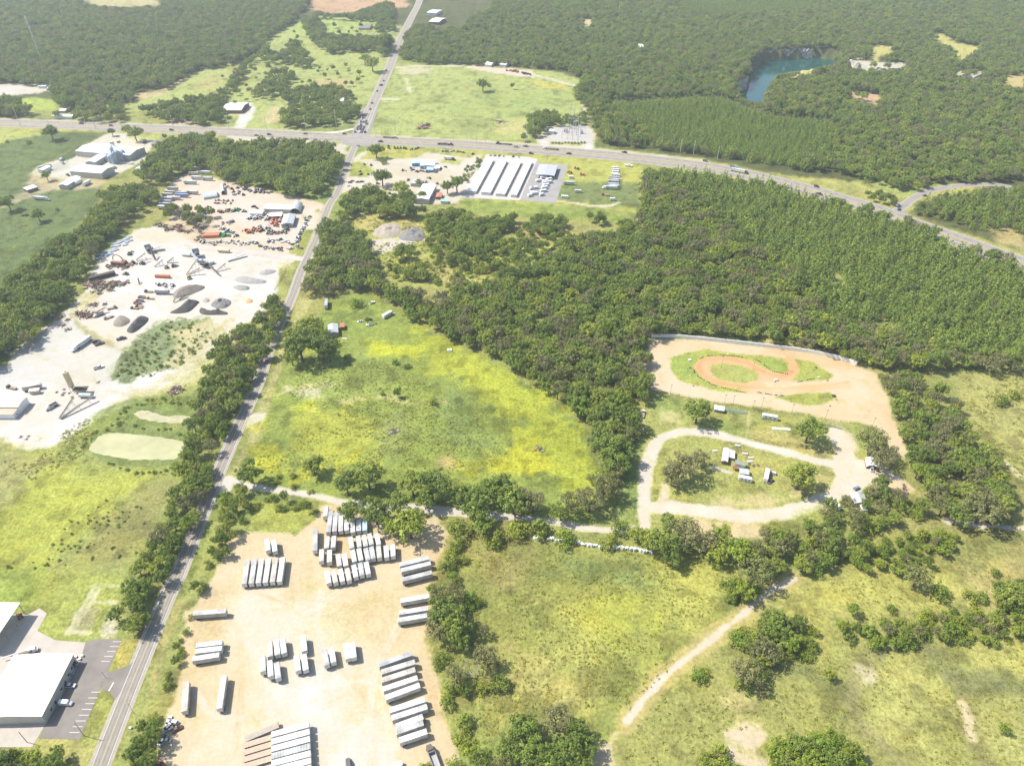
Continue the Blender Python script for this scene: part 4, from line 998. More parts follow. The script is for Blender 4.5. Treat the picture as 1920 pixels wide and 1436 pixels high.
for a in [(466,880,27),(585,866,23),(648,902,28),(688,886,33),(702,952,34),(655,955,26),(745,942,28),(772,902,29),(815,903,36),(800,928,26),(735,985,24,'L'),(768,978,40,'L'),(865,922,26),(900,925,32),(935,905,34),(962,932,36),(890,955,28),(860,985,26,'S'),(905,980,26,'L'),(1000,935,28,'M'),(985,925,27,'M'),(1075,935,30,'M'),(1052,955,22),(1108,930,32,'M'),(1140,905,30,'M'),(1155,860,30),(1148,830,40),(1130,815,30),(970,985,26,'S'),(1060,1003,24,'S'),(1010,985,24,'S'),(925,1005,22,'S'),(1192,995,20,'L'),(1218,1008,24),(1285,992,38,'M'),(1250,1012,34),(1262,1040,22),(1325,1010,30,'M'),(1345,1032,28,'L'),(1392,1025,32,'L'),(1420,1065,36,'M'),(1165,985,20,'S'),(1140,1010,20,'S'),(1255,975,20)]:
    disc('lane_row', *a)
fill('south_edge', [(1395,1010),(1440,990),(1480,990),(1540,960),(1560,930),(1605,912),(1640,893),(1665,900),(1700,922),(1760,942),(1770,972),(1700,978),(1650,1002),(1600,1022),(1560,1062),(1510,1077),(1450,1092),(1400,1075),(1385,1042)], 8, [('O',5),('M',4),('S',2)], (7,13), exc=[[(1590,915),(1625,915),(1628,950),(1600,950)]])
fill('pale_scrub', [(1572,1035),(1640,1010),(1700,998),(1760,990),(1802,1000),(1792,1042),(1740,1062),(1700,1082),(1620,1077),(1578,1062)], 4.6, [('L',5),('S',4),('O',1),('M',1)], (4,7.5), keep=0.85)
fill('east_edge', [(1660,740),(1640,690),(1700,690),(1750,708),(1802,750),(1812,800),(1872,832),(1882,850),(1862,872),(1905,900),(1915,950),(1885,985),(1820,975),(1790,982),(1750,962),(1712,922),(1702,870),(1692,820)], 8, [('O',5),('M',4),('L',1)], (8,14))
for a in [(1640,820,34,'M'),(1655,858,27,'M'),(1668,845,22,'M'),(1520,800,32),(1505,885,36),(1310,765,29),(1285,868,34,'M'),(1262,885,26,'M'),(1312,855,20,'M'),(1850,945,42,'M'),(1800,960,26)]:
    disc('track_trees', *a)
fill('meadow_bushes', [(1370,1180),(1440,1150),(1500,1150),(1530,1175),(1540,1210),(1500,1235),(1440,1250),(1400,1240),(1372,1215)], 5.5, [('O',2),('M',2),('L',2),('S',4)], (5,9), keep=0.85)
fill('meadow_bushes', [(1350,1095),(1380,1078),(1430,1080),(1435,1105),(1400,1135),(1362,1128)], 4.6, [('S',3),('L',3),('O',2)], (5,8))
fill('meadow_bushes', [(1440,1385),(1490,1370),(1560,1370),(1615,1395),(1620,1500),(1440,1500)], 5.5, [('L',5),('O',3),('S',2)], (6,11))
fill('meadow_bushes', [(1880,1090),(1925,1080),(2040,1080),(2040,1130),(1900,1125)], 6, [('O',4),('S',2)], (6,11))
fill('scrub_line', [(1800,1120),(1850,1085),(1900,1080),(1930,1110),(1900,1140),(1830,1150)], 6, [('O',4),('S',3),('L',1)], (6,10), keep=.8)
for a in [(1370,1118,13,'S'),(1400,1108,22,'L'),(1385,1112,18,'S'),(1310,1262,18,'S'),(1322,1258,13,'S'),(1402,1255,34,'M'),(1425,1250,24,'S'),(1395,1280,20,'S'),(1385,1190,22,'S'),(1410,1195,26,'S'),(1440,1215,30,'M'),(1460,1180,28,'O'),(1480,1200,26,'L'),(1455,1160,24,'O'),(1770,1105,22,'S'),(1905,1110,30,'O'),(1870,1070,12,'S'),(1556,1262,12,'L'),(1518,1224,14,'S'),(1345,1055,12,'S'),(1880,745,16,'S'),(1906,735,14,'S'),(1725,1075,30,'M'),(1600,1140,14,'L'),(1350,1000,24,'L'),(1675,1138,12,'S'),(1885,1362,12,'L')]:
    disc('meadow_bushes', *a)
fill('scrub_line', [(1510,1182),(1560,1160),(1620,1168),(1700,1150),(1780,1130),(1860,1138),(1925,1112),(2040,1100),(2040,1200),(1852,1212),(1780,1202),(1700,1217),(1600,1212),(1560,1202)], 4.8, [('S',5),('L',4),('O',2),('M',1)], (4.5,8.5), keep=0.9)
for a in [(1500,1395,26,'O'),(1545,1400,30,'L'),(1470,1400,24,'L'),(1520,1432,26,'L'),(1580,1428,22,'O'),(1560,1375,18,'L'),(1475,1428,22,'O'),(1600,1410,18,'L'),(1350,1408,22,'S'),(1330,1420,20,'S'),(1365,1430,16,'S'),(1390,1440,14,'S')]:
    disc('meadow_bushes', *a)
for a in [(985,1360,36),(1045,1345,36,'M'),(1080,1370,30),(1000,1410,38),(1060,1410,36),(955,1395,30),(940,1425,26,'M'),(900,1420,24),(1100,1395,24),(1030,1440,34),(1090,1430,26),(865,1380,22,'S'),(880,1400,20,'L'),(800,1438,16,'S'),(850,1430,18,'S')]:
    disc('south_trees', *a)
for a in [(835,1140,38),(822,1175,30,'M'),(855,1165,33),(850,1110,26,'M'),(880,1120,22,'S'),(895,1125,14,'S'),(860,1195,24),(910,1225,28,'M'),(880,1250,26,'D'),(855,1260,26,'M'),(915,1250,18,'M'),(935,1275,22,'S'),(842,1290,18,'S'),(838,1315,17,'S'),(828,1230,16,'S'),(820,1110,20,'M'),(845,1085,20,'S'),(868,1045,12,'S'),(838,1060,18,'S'),(848,1035,20,'S'),(856,1015,17,'S'),(820,1245,12,'S'),(908,1180,12,'M'),(870,1290,14,'L'),(900,1285,16,'S'),(808,1100,12,'L'),(790,1352,9,'S'),(870,1350,20,'S')]:
    disc('yard_edge_trees', *a)
for a in [(575,605,30),(560,640,38),(600,640,34),(590,618,28),(545,665,18),(615,655,22),(542,622,16)]:
    disc('farmhouse_oaks', *a)
disc('meadow_tree', 745, 733, 9, 'O'); disc('meadow_tree', 652, 667, 10, 'S'); disc('meadow_tree', 740, 675, 9, 'S'); disc('meadow_tree', 762, 683, 8, 'S'); disc('meadow_tree', 716, 736, 6, 'S'); disc('meadow_tree', 812, 751, 9, 'S'); disc('meadow_tree', 688, 598, 6, 'O'); disc('meadow_tree', 668, 563, 14, 'S')
for a in [(92,242,17),(208,244,8),(250,245,16),(236,240,9),(85,326,10),(68,398,14),(12,376,16),(36,392,8),(106,391,4,'S'),(52,264,6,'S'),(12,264,4,'S'),(308,254,6)]:
    disc('pasture_trees', *a)
for a in [(704,277,17),(715,325,20),(694,352,20),(752,348,20,'L'),(856,338,20),(838,346,14),(672,360,14,'S'),(785,340,8,'L'),(650,372,18),(720,300,8,'S'),(760,385,20),(790,362,10)]:
    disc('crossroads_trees', *a)
fill('lumber_hedge', [(862,335),(875,310),(900,290),(912,290),(895,320),(876,350)], 7, [('S',3),('O',3)], (4,7), keep=0.9)
for a in [(905,154,14),(917,158,5,'S'),(961,160,5),(648,120,5),(624,125,5),(599,126,4),(596,133,3.5),(609,141,5),(633,138,4),(654,131,4),(673,134,6.5),(671,148,5),(659,154,5),(648,155,5),(580,151,5),(566,153,4),(614,130,2.5),(697,114,17),(683,106,12),(722,72,20),(560,165,5)]:
    disc('orchard', *a)
fill('substation_trees', [(985,225),(1000,208),(1020,204),(1060,212),(1100,208),(1105,232),(1060,238),(1030,240),(1010,258),(975,268),(965,258),(985,250)], 10, [('O',7),('M',1)], (10,15))
for x_ in range(1036, 1098, 6): disc('substation_hedge', x_, 266+(x_ % 5)*0.4, 3, 'S')
# shrubs dotted over the west meadow and its pond bank
rr = random.Random(8)
for cxx, cyy, n, sx, sy in ((180,975,26,55,22), (140,1020,22,45,22), (230,960,10,30,22), (95,1055,8,30,8), (20,1060,4,14,6), (200,1035,8,40,14)):
    for _ in range(n):
        disc('meadow_dots', cxx+rr.gauss(0, 1)*sx*0.6, cyy+rr.gauss(0, 1)*sy*0.6, rr.uniform(1.5, 3.8), 'S')
for t_ in np.linspace(0, 1, 16):
    for line in ([(155,838),(172,810),(212,794),(300,800),(345,814)], [(200,866),(262,884),(320,882),(345,874)], [(220,788),(240,758),(300,748),(360,756)]):
        i = min(int(t_*(len(line)-1)), len(line)-2); f = t_*(len(line)-1)-i
        disc('pond_bank', line[i][0]*(1-f)+line[i+1][0]*f+rr.uniform(-5, 5), line[i][1]*(1-f)+line[i+1][1]*f+rr.uniform(-4, 4), rr.uniform(2.5, 5.5), 'S')

# ------------------------------------------------------------ nearest ones become things of their own, the rest is woodland
ZL = {  # zone: (label phrase, line order?)
 'nw_woods': ('the woods beyond the highway on the left', 0), 'mid_groves': ('the groves beyond the crossroads', 0), 'ne_woods': ('the woods beyond the highway around the blue lake', 0),
 'pine_wood': ('the pine plantation beyond the highway', 0), 'east_grove': ('the wood at the side road junction', 0), 'central_woods': ('the oak woods between the meadow and the dirt oval', 1),
 'central_pines': ('the pine woods behind the dirt oval', 0), 'road_grove': ('the grove beside the road above the small farmhouse', 1), 'lumber_row': ('the tree row below the storage units', 1),
 'scrub_oaks': ('the scrub field below the gravel heaps', 1), 'scrub': ('the scrub between the gravel heaps and the oak woods', 1), 'belt': ('the belt between the dark pasture and the quarry yard', 0),
 'grove': ('the grove in the corner of highway and two-lane road', 0), 'yard_trees': ('the machinery yard beside the scrap', 1), 'road_strip': ('the tree strip on the left side of the two-lane road', 1),
 'hedge': ('the hedge between the two-lane road and the trailer yard', 1), 'corner': ('the clump below the white-roofed workshop', 1), 'lane_row': ('the tree row along the white lane', 1),
 'south_edge': ('the tree line below the race track lanes', 1), 'pale_scrub': ('the pale scrub right of the farm track', 1), 'east_edge': ('the trees right of the dirt oval', 1),
 'track_trees': ('the race-track grounds', 1), 'meadow_bushes': ('the rough meadow in the lower right', 1), 'scrub_line': ('the scrub line across the lower right meadow', 1),
 'south_trees': ('the bottom clump right of the trailer yard', 1), 'yard_edge_trees': ('the right edge of the trailer yard', 1), 'farmhouse_oaks': ('the clump hiding the small farmhouse', 1),
 'meadow_tree': ('the yellow-green central meadow', 1), 'pasture_trees': ('the dark pasture by the mill', 1), 'crossroads_trees': ('the lots below the crossroads', 1), 'lumber_hedge': ('the hedge left of the storage units', 1),
 'orchard': ('the pale meadows beyond the crossroads', 1), 'substation_trees': ('the trees around the substation', 1), 'substation_hedge': ('the hedge in front of the substation', 1),
 'quarry_scrub': ('the dark scrub patch in the quarry yard', 1),
 'meadow_dots': ('the yellow-green field below the algae pond', 1), 'pond_bank': ('the weedy banks of the algae ponds', 1)}
KN = {'O': ('oak_tree', 'oak', 'dark green round-topped oak'), 'M': ('mossy_tree', 'mossy oak', 'grey-green moss-hung oak'), 'L': ('pale_tree', 'pale tree', 'yellow-green leafy tree'),
      'P': ('pine_tree', 'pine', 'slim mid-green pine'), 'S': ('shrub', 'shrub', 'low round green shrub'), 'D': ('bare_tree', 'bare tree', 'bare grey leafless tree')}
for t in TREES:
    t['dep'] = t['y']*_c+CAMH*_s
    p = PJ(t['x'], t['y'], 3); t['vis'] = -8 < p[0] < 1928 and -8 < p[1] < 1450
    pr = {'meadow_dots': 1.6, 'pond_bank': 1.6}.get(t['z'], 1.0)
    small = {'farmhouse_oaks', 'track_trees', 'pasture_trees', 'crossroads_trees', 'orchard', 'meadow_tree'}
    t['rank'] = t['dep']*pr/(t['d']+2)*(0.3 if t['z'] in small else 1)
LIM = {'O': 290, 'M': 0, 'L': 0, 'P': 290, 'S': 290, 'D': 5}
fam = lambda k: 'O' if k in 'OML' else k
chosen = []
for f in ('O', 'P', 'S', 'D'):
    c = sorted([t for t in TREES if fam(t['k']) == f and t['vis']], key=lambda t: t['rank'])[:LIM[f]]
    for t in c: t['one'] = True
    chosen += c
groups = {}
for t in chosen: groups.setdefault((t['z'], t['k']), []).append(t)
for (z, k), L in groups.items():
    L.sort(key=lambda t: t['y'])
    nm, cat, look = KN[k]; phrase, ordered = ZL[z]
    xs_ = [PJ(t['x'], t['y'])[0] for t in L]; xlo, xhi = min(xs_), max(xs_)
    grp = f"{cat}s in {phrase}" if not phrase.startswith('the trees') else f"{cat}s among {phrase}"
    for i, t in enumerate(L):
        s = 'small ' if t['d'] < (2.6 if k == 'S' else 8) else ('large ' if t['d'] > (6 if k == 'S' else 13) else '')
        if k == 'P': s = ''
        if len(L) == 1: lab = f"the only {cat} in {phrase}"
        elif ordered: lab = f"{ordw(i)} nearest {cat} in {phrase}"
        else:
            part = ('left', 'left middle', 'middle', 'right middle', 'right')[min(4, max(0, int((PJ(t['x'], t['y'])[0]-xlo)/(xhi-xlo+1)*5)))]
            lab = f"{look}, {part} part of {phrase}"
        d = t['d']; h = height_of(k, d)*(_hv(t) if t.get('f') else 1); rz = rt.uniform(0, 6.28)
        if k == 'S':
            o = inst(nm, rt.choice(CROWN['S']), None, (t['x'], t['y'], 0), rz, (d/2, d/2, h*0.8))
            tag(o, lab, cat, grp)
            continue
        r = thing(nm, lab, cat, (t['x'], t['y'], 0), rz, grp)
        if k == 'P':
            inst('crown', rt.choice(CROWN['P']), r, (0, 0, 0), 0, (d*2.15, d*2.15, h*(0.8+0.4*rt.random())))
            inst('trunk', TRUNK['P'][0], r, (0, 0, 0), 0, (h*0.8, h*0.8, h))
        else:
            zc = h*0.32; ch = (h-zc)/1.25
            inst('branches' if k == 'D' else 'crown', rt.choice(CROWN[k]), r, (0, 0, zc), 0, (d/2, d/2, ch))
            inst('trunk', rt.choice(TRUNK[k]), r, (0, 0, zc), 0, (d/2, d/2, zc/0.72))
    for t in L: t['done'] = True

# instanced woodland: one object per wood
def instancer(name, pts, meshes, label, cat):
    """pts: (x, y, z, variant, rz, sx, sz)"""
    col = bpy.data.collections.new(name+"_kinds")
    for i, me in enumerate(meshes):
        o = bpy.data.objects.new(f"{name}_{i:02d}", me); col.objects.link(o)
    a = np.array(pts, float)
    me = bpy.data.meshes.new(name)
    me.vertices.add(len(a)); me.vertices.foreach_set('co', a[:, :3].ravel())
    me.update()
    at = me.attributes.new('variant', 'INT', 'POINT'); at.data.foreach_set('value', a[:, 3].astype(np.int32))
    at = me.attributes.new('turn', 'FLOAT_VECTOR', 'POINT'); at.data.foreach_set('vector', np.stack([a[:, 3]*0, a[:, 3]*0, a[:, 4]], 1).ravel())
    at = me.attributes.new('size', 'FLOAT_VECTOR', 'POINT'); at.data.foreach_set('vector', np.stack([a[:, 5], a[:, 5], a[:, 6]], 1).ravel())
    o = bpy.data.objects.new(name, me); COL.objects.link(o)
    ng = bpy.data.node_groups.new(name, 'GeometryNodeTree')
    ng.interface.new_socket('Geometry', in_out='INPUT', socket_type='NodeSocketGeometry')
    ng.interface.new_socket('Geometry', in_out='OUTPUT', socket_type='NodeSocketGeometry')
    N = ng.nodes; gi = N.new('NodeGroupInput'); go = N.new('NodeGroupOutput')
    iop = N.new('GeometryNodeInstanceOnPoints'); ci = N.new('GeometryNodeCollectionInfo')
    ci.inputs['Collection'].default_value = col; ci.inputs['Separate Children'].default_value = True; ci.inputs['Reset Children'].default_value = True
    def na(nm, ty):
        n = N.new('GeometryNodeInputNamedAttribute'); n.data_type = ty; n.inputs['Name'].default_value = nm
        return [s for s in n.outputs if s.enabled and s.name == 'Attribute'][0]
    L = ng.links
    mp = N.new('GeometryNodeMeshToPoints')
    L.new(gi.outputs[0], mp.inputs['Mesh']); L.new(mp.outputs[0], iop.inputs['Points']); L.new(ci.outputs[0], iop.inputs['Instance'])
    iop.inputs['Pick Instance'].default_value = True
    L.new(na('variant', 'INT'), iop.inputs['Instance Index'])
    L.new(na('turn', 'FLOAT_VECTOR'), iop.inputs['Rotation']); L.new(na('size', 'FLOAT_VECTOR'), iop.inputs['Scale'])
    L.new(iop.outputs[0], go.inputs[0])
    md = o.modifiers.new('scatter', 'NODES'); md.node_group = ng
    return tag(o, label, cat, kind='stuff')
MESHES = CROWN['O']+CROWN['M']+CROWN['L']+CROWN['P']+CROWN['S']
OFFS = {'O': (0, 4), 'M': (4, 3), 'L': (7, 2), 'P': (9, 3), 'S': (12, 3)}
rest = {}
for t in TREES:
    if t.get('done') or t['k'] == 'D': continue
    key = {'nw_woods': 'nw_woods', 'mid_groves': 'mid_groves', 'orchard': 'mid_groves', 'ne_woods': 'ne_woods', 'pine_wood': 'pine_wood', 'east_grove': 'ne_woods', 'substation_trees': 'ne_woods', 'central_woods': 'central_woods', 'central_pines': 'central_pines'}.get(t['z'])
    if key is None:
        key = 'scrub' if t['k'] == 'S' else ('west_groves' if t['z'] in ('belt', 'grove', 'yard_trees', 'road_strip', 'pasture_trees') else 'near_groves')
    k = t['k']; d = t['d']; h = height_of(k, d)*_hv(t); o0, n0 = OFFS[k]
    v = o0+rt.randrange(n0)
    if k == 'S': P = (t['x'], t['y'], 0, v, rt.uniform(0, 6.28), d/2, h*0.8)
    elif k == 'P': P = (t['x'], t['y'], 0, v, rt.uniform(0, 6.28), d*2.15, h*(0.8+0.4*rt.random()))
    else: P = (t['x'], t['y'], h*0.28, v, rt.uniform(0, 6.28), d/2, h*0.72/1.25)
    rest.setdefault(key, []).append(P)
RL = {'nw_woods': ('woodland', 'dense dark green oak woods covering the far left beyond the highway', 'woods'), 'mid_groves': ('tree_groves', 'scattered oak groves in the pale fields beyond the crossroads', 'groves'),
 'ne_woods': ('woodland', 'wide mixed green woods around the blue quarry lake beyond the highway', 'woods'), 'pine_wood': ('pine_plantation', 'fine textured pine plantation beyond the highway below the lake', 'pine plantation'),
 'central_woods': ('woodland', 'dense oak woods between the central meadow and the dirt oval', 'woods'), 'central_pines': ('pine_plantation', 'dense pine woods between the highway and the dirt oval', 'pine woods'),
 'scrub': ('scrub', 'low green scrub bushes along hedges, banks and rough fields', 'scrub'), 'west_groves': ('tree_groves', 'dark oak belts around the mill, machinery yard and quarry yard', 'groves'), 'near_groves': ('tree_groves', 'remaining oaks of the hedgerows and groves east of the two-lane road', 'groves')}
for key, P in rest.items():
    nm, lab, cat = RL[key]; instancer(nm, P, MESHES, lab, cat)
# tall weeds in the rough meadows
wp_ = []
rw = np.random.RandomState(4)
def weeds(poly, n, s=(0.5, 1.3), thr=0.48):
    W_ = GL(poly); xs = [p[0] for p in W_]; ys = [p[1] for p in W_]
    X = rw.uniform(min(xs), max(xs), n); Y = rw.uniform(min(ys), max(ys), n)
    ok = inpoly(W_, X, Y) & (fbm(X, Y, 18, 2, 3)+0.12*rw.rand(n) > thr)
    for x, y in zip(X[ok], Y[ok]):
        q = rw.uniform(*s)
        wp_.append((x, y, 0, rw.randint(2), rw.uniform(0, 6.28), q, q*rw.uniform(0.5, 1.0)))
weeds([(560,690),(680,660),(740,690),(830,735),(900,790),(950,850),(900,900),(700,880),(680,800),(540,745)], 4500, (0.4,1.0))
weeds([(850,1010),(1000,1005),(1230,1040),(1385,1070),(1330,1180),(1180,1330),(1060,1330),(900,1400),(830,1240),(820,1100)], 4500, (0.4,0.9))
weeds([(1240,1300),(1480,1110),(1700,1060),(1990,1000),(1990,1500),(1150,1500),(1180,1380)], 6000, (0.4,0.9))
weeds([(640,400),(1010,430),(900,540),(720,520)], 4000, (0.6,1.8))
weeds([(1790,700),(1990,690),(1990,960),(1915,900),(1820,790)], 2500)
weeds([(480,880),(500,800),(700,800),(760,900),(640,930)], 1500, (0.4,0.9), 0.56)
weeds([(170,780),(300,740),(370,750),(240,765),(240,792),(180,812),(160,850),(60,900),(0,870),(60,845)], 2500, (0.4,1.2))
weeds([(245,645),(300,600),(375,595),(400,640),(330,690),(230,725),(205,715)], 500, (0.5,1.2), 0.5)
instancer('weeds', wp_, WEEDS, 'tufts of tall weeds scattered through the rough meadows', 'weeds')
print('TREES', len(TREES), 'individual', len(chosen), 'weeds', len(wp_), {k: len(v) for k, v in rest.items()})
# ------------------------------------------------------------ kit of vehicles, trailers, buildings
def paint(name, rough=0.35): return mat(name, (0.8, 0.8, 0.8), rough, 0, 0.5, objcol=True)
M_PAINT = paint("vehicle_paint"); M_GLASS = mat("dark_glass", (0.03, 0.035, 0.04), 0.12, 0, 0.6)
M_TYRE = mat("tyre_rubber", (0.03, 0.03, 0.03), 0.85); M_STEEL = mat("grey_steel", (0.34, 0.34, 0.34), 0.5, 0.5)
M_DARK = mat("dark_steel", (0.06, 0.055, 0.05), 0.7); M_RUST = mat("rusty_steel", (0.24, 0.12, 0.075), 0.9, noise=(0.8, 0.35))
M_WHITE = mat("white_sheet_metal", (0.72, 0.72, 0.71), 0.45, noise=(0.15, 0.06)); M_OFFW = mat("weathered_white_panel", (0.60, 0.595, 0.57), 0.6, noise=(0.5, 0.12))
M_WOOD = mat("weathered_wood", (0.30, 0.24, 0.18), 0.9, noise=(1.2, 0.25)); M_POLE = mat("pole_wood", (0.36, 0.32, 0.28), 0.9, noise=(1.0, 0.2))
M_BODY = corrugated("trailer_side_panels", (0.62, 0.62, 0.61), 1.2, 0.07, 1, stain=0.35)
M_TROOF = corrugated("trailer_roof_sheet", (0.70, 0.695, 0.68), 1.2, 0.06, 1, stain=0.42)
def set_mat_objcol(m):
    t = m.node_tree; oi = t.nodes.new('ShaderNodeObjectInfo')
    mx = [n for n in t.nodes if n.type == 'MIX'][0]; t.links.new(oi.outputs['Color'], mx.inputs[6])
set_mat_objcol(M_BODY); set_mat_objcol(M_TROOF)

class MM:
    """several materials in one mesh"""
    def __init__(s): s.p = []
    def part(s, m):
        b = MB(); s.p.append((b, m)); return b
    def mesh(s, name):
        me = bpy.data.meshes.new(name); v = []; f = []; mi = []
        for i, (b, m) in enumerate(s.p):
            n = len(v); v += b.v; f += [tuple(k+n for k in q) for q in b.f]; mi += [i]*len(b.f); me.materials.append(m)
        me.from_pydata(v, [], f); me.polygons.foreach_set('material_index', mi); me.update(); return me

def loft(mb, secs):
    """secs: list of (y, x half width bottom, x half width top, z0, z1)"""
    vs = []
    for (y, wb, wt, z0, z1) in secs: vs += [(-wb, y, z0), (wb, y, z0), (wt, y, z1), (-wt, y, z1)]
    fs = []
    for i in range(len(secs)-1):
        a = 4*i; b = a+4
        for k in range(4): fs.append((a+k, a+(k+1) % 4, b+(k+1) % 4, b+k))
    fs += [(3, 2, 1, 0), tuple(4*(len(secs)-1)+k for k in range(4))]
    # faces wound for +y forward
    return mb.add(vs, [tuple(reversed(q)) for q in fs])
CARS = {'sedan': (4.7, 0.9, 1.42, [(-2.35,.82,.78,.35,.85),(-2.2,.9,.84,.3,.98),(-1.3,.9,.84,.28,1.0),(0,.92,.86,.28,.98),(1.1,.92,.86,.28,.95),(2.1,.88,.8,.3,.8),(2.35,.8,.72,.38,.7)], [(-1.75,.8,.55,.96,1.02),(-1.1,.82,.66,.96,1.4),(0.2,.82,.66,.96,1.42),(1.05,.8,.6,.94,1.0)]),
 'suv': (4.8, .95, 1.75, [(-2.4,.88,.86,.45,1.05),(-2.3,.95,.9,.38,1.12),(1.2,.95,.9,.36,1.1),(2.2,.92,.86,.4,1.02),(2.4,.85,.8,.5,.9)], [(-2.3,.88,.72,1.1,1.5),(-2.1,.88,.74,1.1,1.74),(0.4,.88,.74,1.1,1.76),(1.2,.86,.7,1.08,1.15)]),
 'pickup': (5.7, .98, 1.8, [(-2.85,.92,.92,.5,1.1),(-2.8,.98,.96,.45,1.12),(0.6,.98,.96,.42,1.12),(1.8,.98,.92,.42,1.12),(2.7,.95,.88,.45,1.02),(2.85,.88,.8,.55,.92)], [(-0.75,.9,.78,1.1,1.7),(-0.6,.9,.78,1.1,1.82),(0.9,.9,.78,1.1,1.82),(1.55,.88,.74,1.1,1.15)]),
 'van': (5.9, 1.0, 2.5, [(-2.95,.95,.9,.45,2.3),(-2.85,1.0,.93,.4,2.45),(1.2,1.0,.93,.4,2.45),(1.9,1.0,.86,.4,1.75),(2.8,.96,.86,.42,1.15),(2.95,.88,.8,.5,1.0)], [(1.15,.94,.8,1.5,2.42),(1.3,.94,.82,1.45,2.3),(1.92,.93,.84,1.35,1.78),(1.96,.9,.8,1.3,1.7)])}
def wheels_mb(mb, L, w, r=0.34):
    for y in (-L*0.31, L*0.31):
        for sx in (-1, 1): mb.tube((sx*(w-0.22), y, r), (sx*(w+0.01), y, r), r, r, 10)
def car_mesh(kind):
    L, w, h, body, cab = CARS[kind]; m = MM()
    b = m.part(M_PAINT); loft(b, body)
    g = m.part(M_GLASS); loft(g, cab)
    r = m.part(M_PAINT); ys = [c[0] for c in cab]; top = max(c[4] for c in cab); wt = max(c[2] for c in cab)
    if kind != 'van': r.box(-wt*0.98, wt*0.98, ys[1]+0.02, ys[2]-0.02, top-0.02, top+0.035)
    if kind == 'pickup': m.part(M_DARK).box(-.8, .8, -2.7, -0.85, 1.11, 1.135)
    wheels_mb(m.part(M_TYRE), L, w)
    return m.mesh(kind)
CARM = {k: car_mesh(k) for k in CARS}
PALE = [(0.62,0.62,0.62), (0.50,0.51,0.52), (0.7,0.7,0.69), (0.42,0.43,0.45)]
DARKC = [(0.05,0.05,0.06), (0.09,0.09,0.10), (0.10,0.03,0.03), (0.05,0.07,0.12), (0.16,0.16,0.17)]
def head(p, q, z=0.0):
    """turn about z so that local +y points from photo point p to photo point q"""
    a = G(*p, z); b = G(*q, z); return math.atan2(-(b[0]-a[0]), b[1]-a[1])
def car(kind, x, y, rz, col, label, group=None, name=None, z=0.0, sc=1.0):
    cat = {'sedan': 'car', 'suv': 'car', 'pickup': 'pickup truck', 'van': 'van'}[kind]
    o = inst(name or {'sedan': 'car', 'suv': 'car', 'pickup': 'pickup_truck', 'van': 'van'}[kind], CARM[kind], None, (x, y, z), rz, (sc, sc, sc), (*col, 1))
    return tag(o, label, cat, group)
def car_full(kind, x, y, rz, col, label, z=0.0):
    L, w, h, body, cab = CARS[kind]; nm = {'pickup': 'pickup_truck', 'van': 'van'}.get(kind, 'car')
    t = thing(nm, label, {'pickup': 'pickup truck', 'van': 'van'}.get(kind, 'car'), (x, y, z), rz)
    b = MB(); loft(b, body); o = b.build('body', M_PAINT, t); o.color = (*col, 1)
    g = MB(); loft(g, cab); g.build('windows', M_GLASS, t)
    top = max(c[4] for c in cab); wt = max(c[2] for c in cab)
    if kind != 'van':
        r = MB().box(-wt*0.98, wt*0.98, cab[1][0]+0.02, cab[2][0]-0.02, top-0.02, top+0.035).build('roof', M_PAINT, t); r.color = (*col, 1)
    if kind == 'pickup': MB().box(-.8, .8, -2.7, -0.85, 1.11, 1.14).build('cargo_bed', M_DARK, t)
    for yy in (-L*0.31, L*0.31):
        for sx in (-1, 1): MB().tube((sx*(w-0.22), yy, .34), (sx*(w+0.01), yy, .34), .34, .34, 12).build('wheel', M_TYRE, t)
    for sx in (-1, 1): MB().box(sx*w*0.72-0.14, sx*w*0.72+0.14, L/2-0.06, L/2+0.02, 0.62, 0.76).build('headlight', M_OFFW, t)
    return t
# ---- box trailers
def make_box_trailer(L):
    t = thing('box_trailer', 'white box trailer', 'trailer')
    b = MB().box(-1.3, 1.3, -L/2, L/2, 1.15, 4.05)
    o = b.build('body', M_BODY, t)
    r = MB(); r.box(-1.31, 1.31, -L/2-0.01, L/2+0.01, 4.052, 4.10); r.build('roof', M_TROOF, t)
    d = MB()
    for sx in (-1, 1): d.box(sx*0.64-0.60, sx*0.64+0.60, -L/2-0.06, -L/2-0.004, 1.25, 3.95)
    d.build('rear_doors', M_OFFW, t)
    MB().box(-0.5, 0.5, -L/2, L/2-0.6, 0.95, 1.147).build('underframe', M_DARK, t)
    MB().box(-1.2, 1.2, -L/2-0.05, -L/2+0.05, 0.45, 0.6).build('bumper', M_STEEL, t)
    for yy in ((-L/2+1.3, -L/2+2.5) if L > 10 else (-L/2+1.5,)):
        for sx in (-1, 1): MB().tube((sx*0.72, yy, 0.5), (sx*1.27, yy, 0.5), 0.5, 0.5, 12).build('wheel', M_TYRE, t)
    for sx in (-1, 1): MB().box(sx*0.8-0.07, sx*0.8+0.07, L/2-2.6, L/2-2.4, 0.02, 1.0).build('landing_leg', M_STEEL, t)
    return t
BT = {}
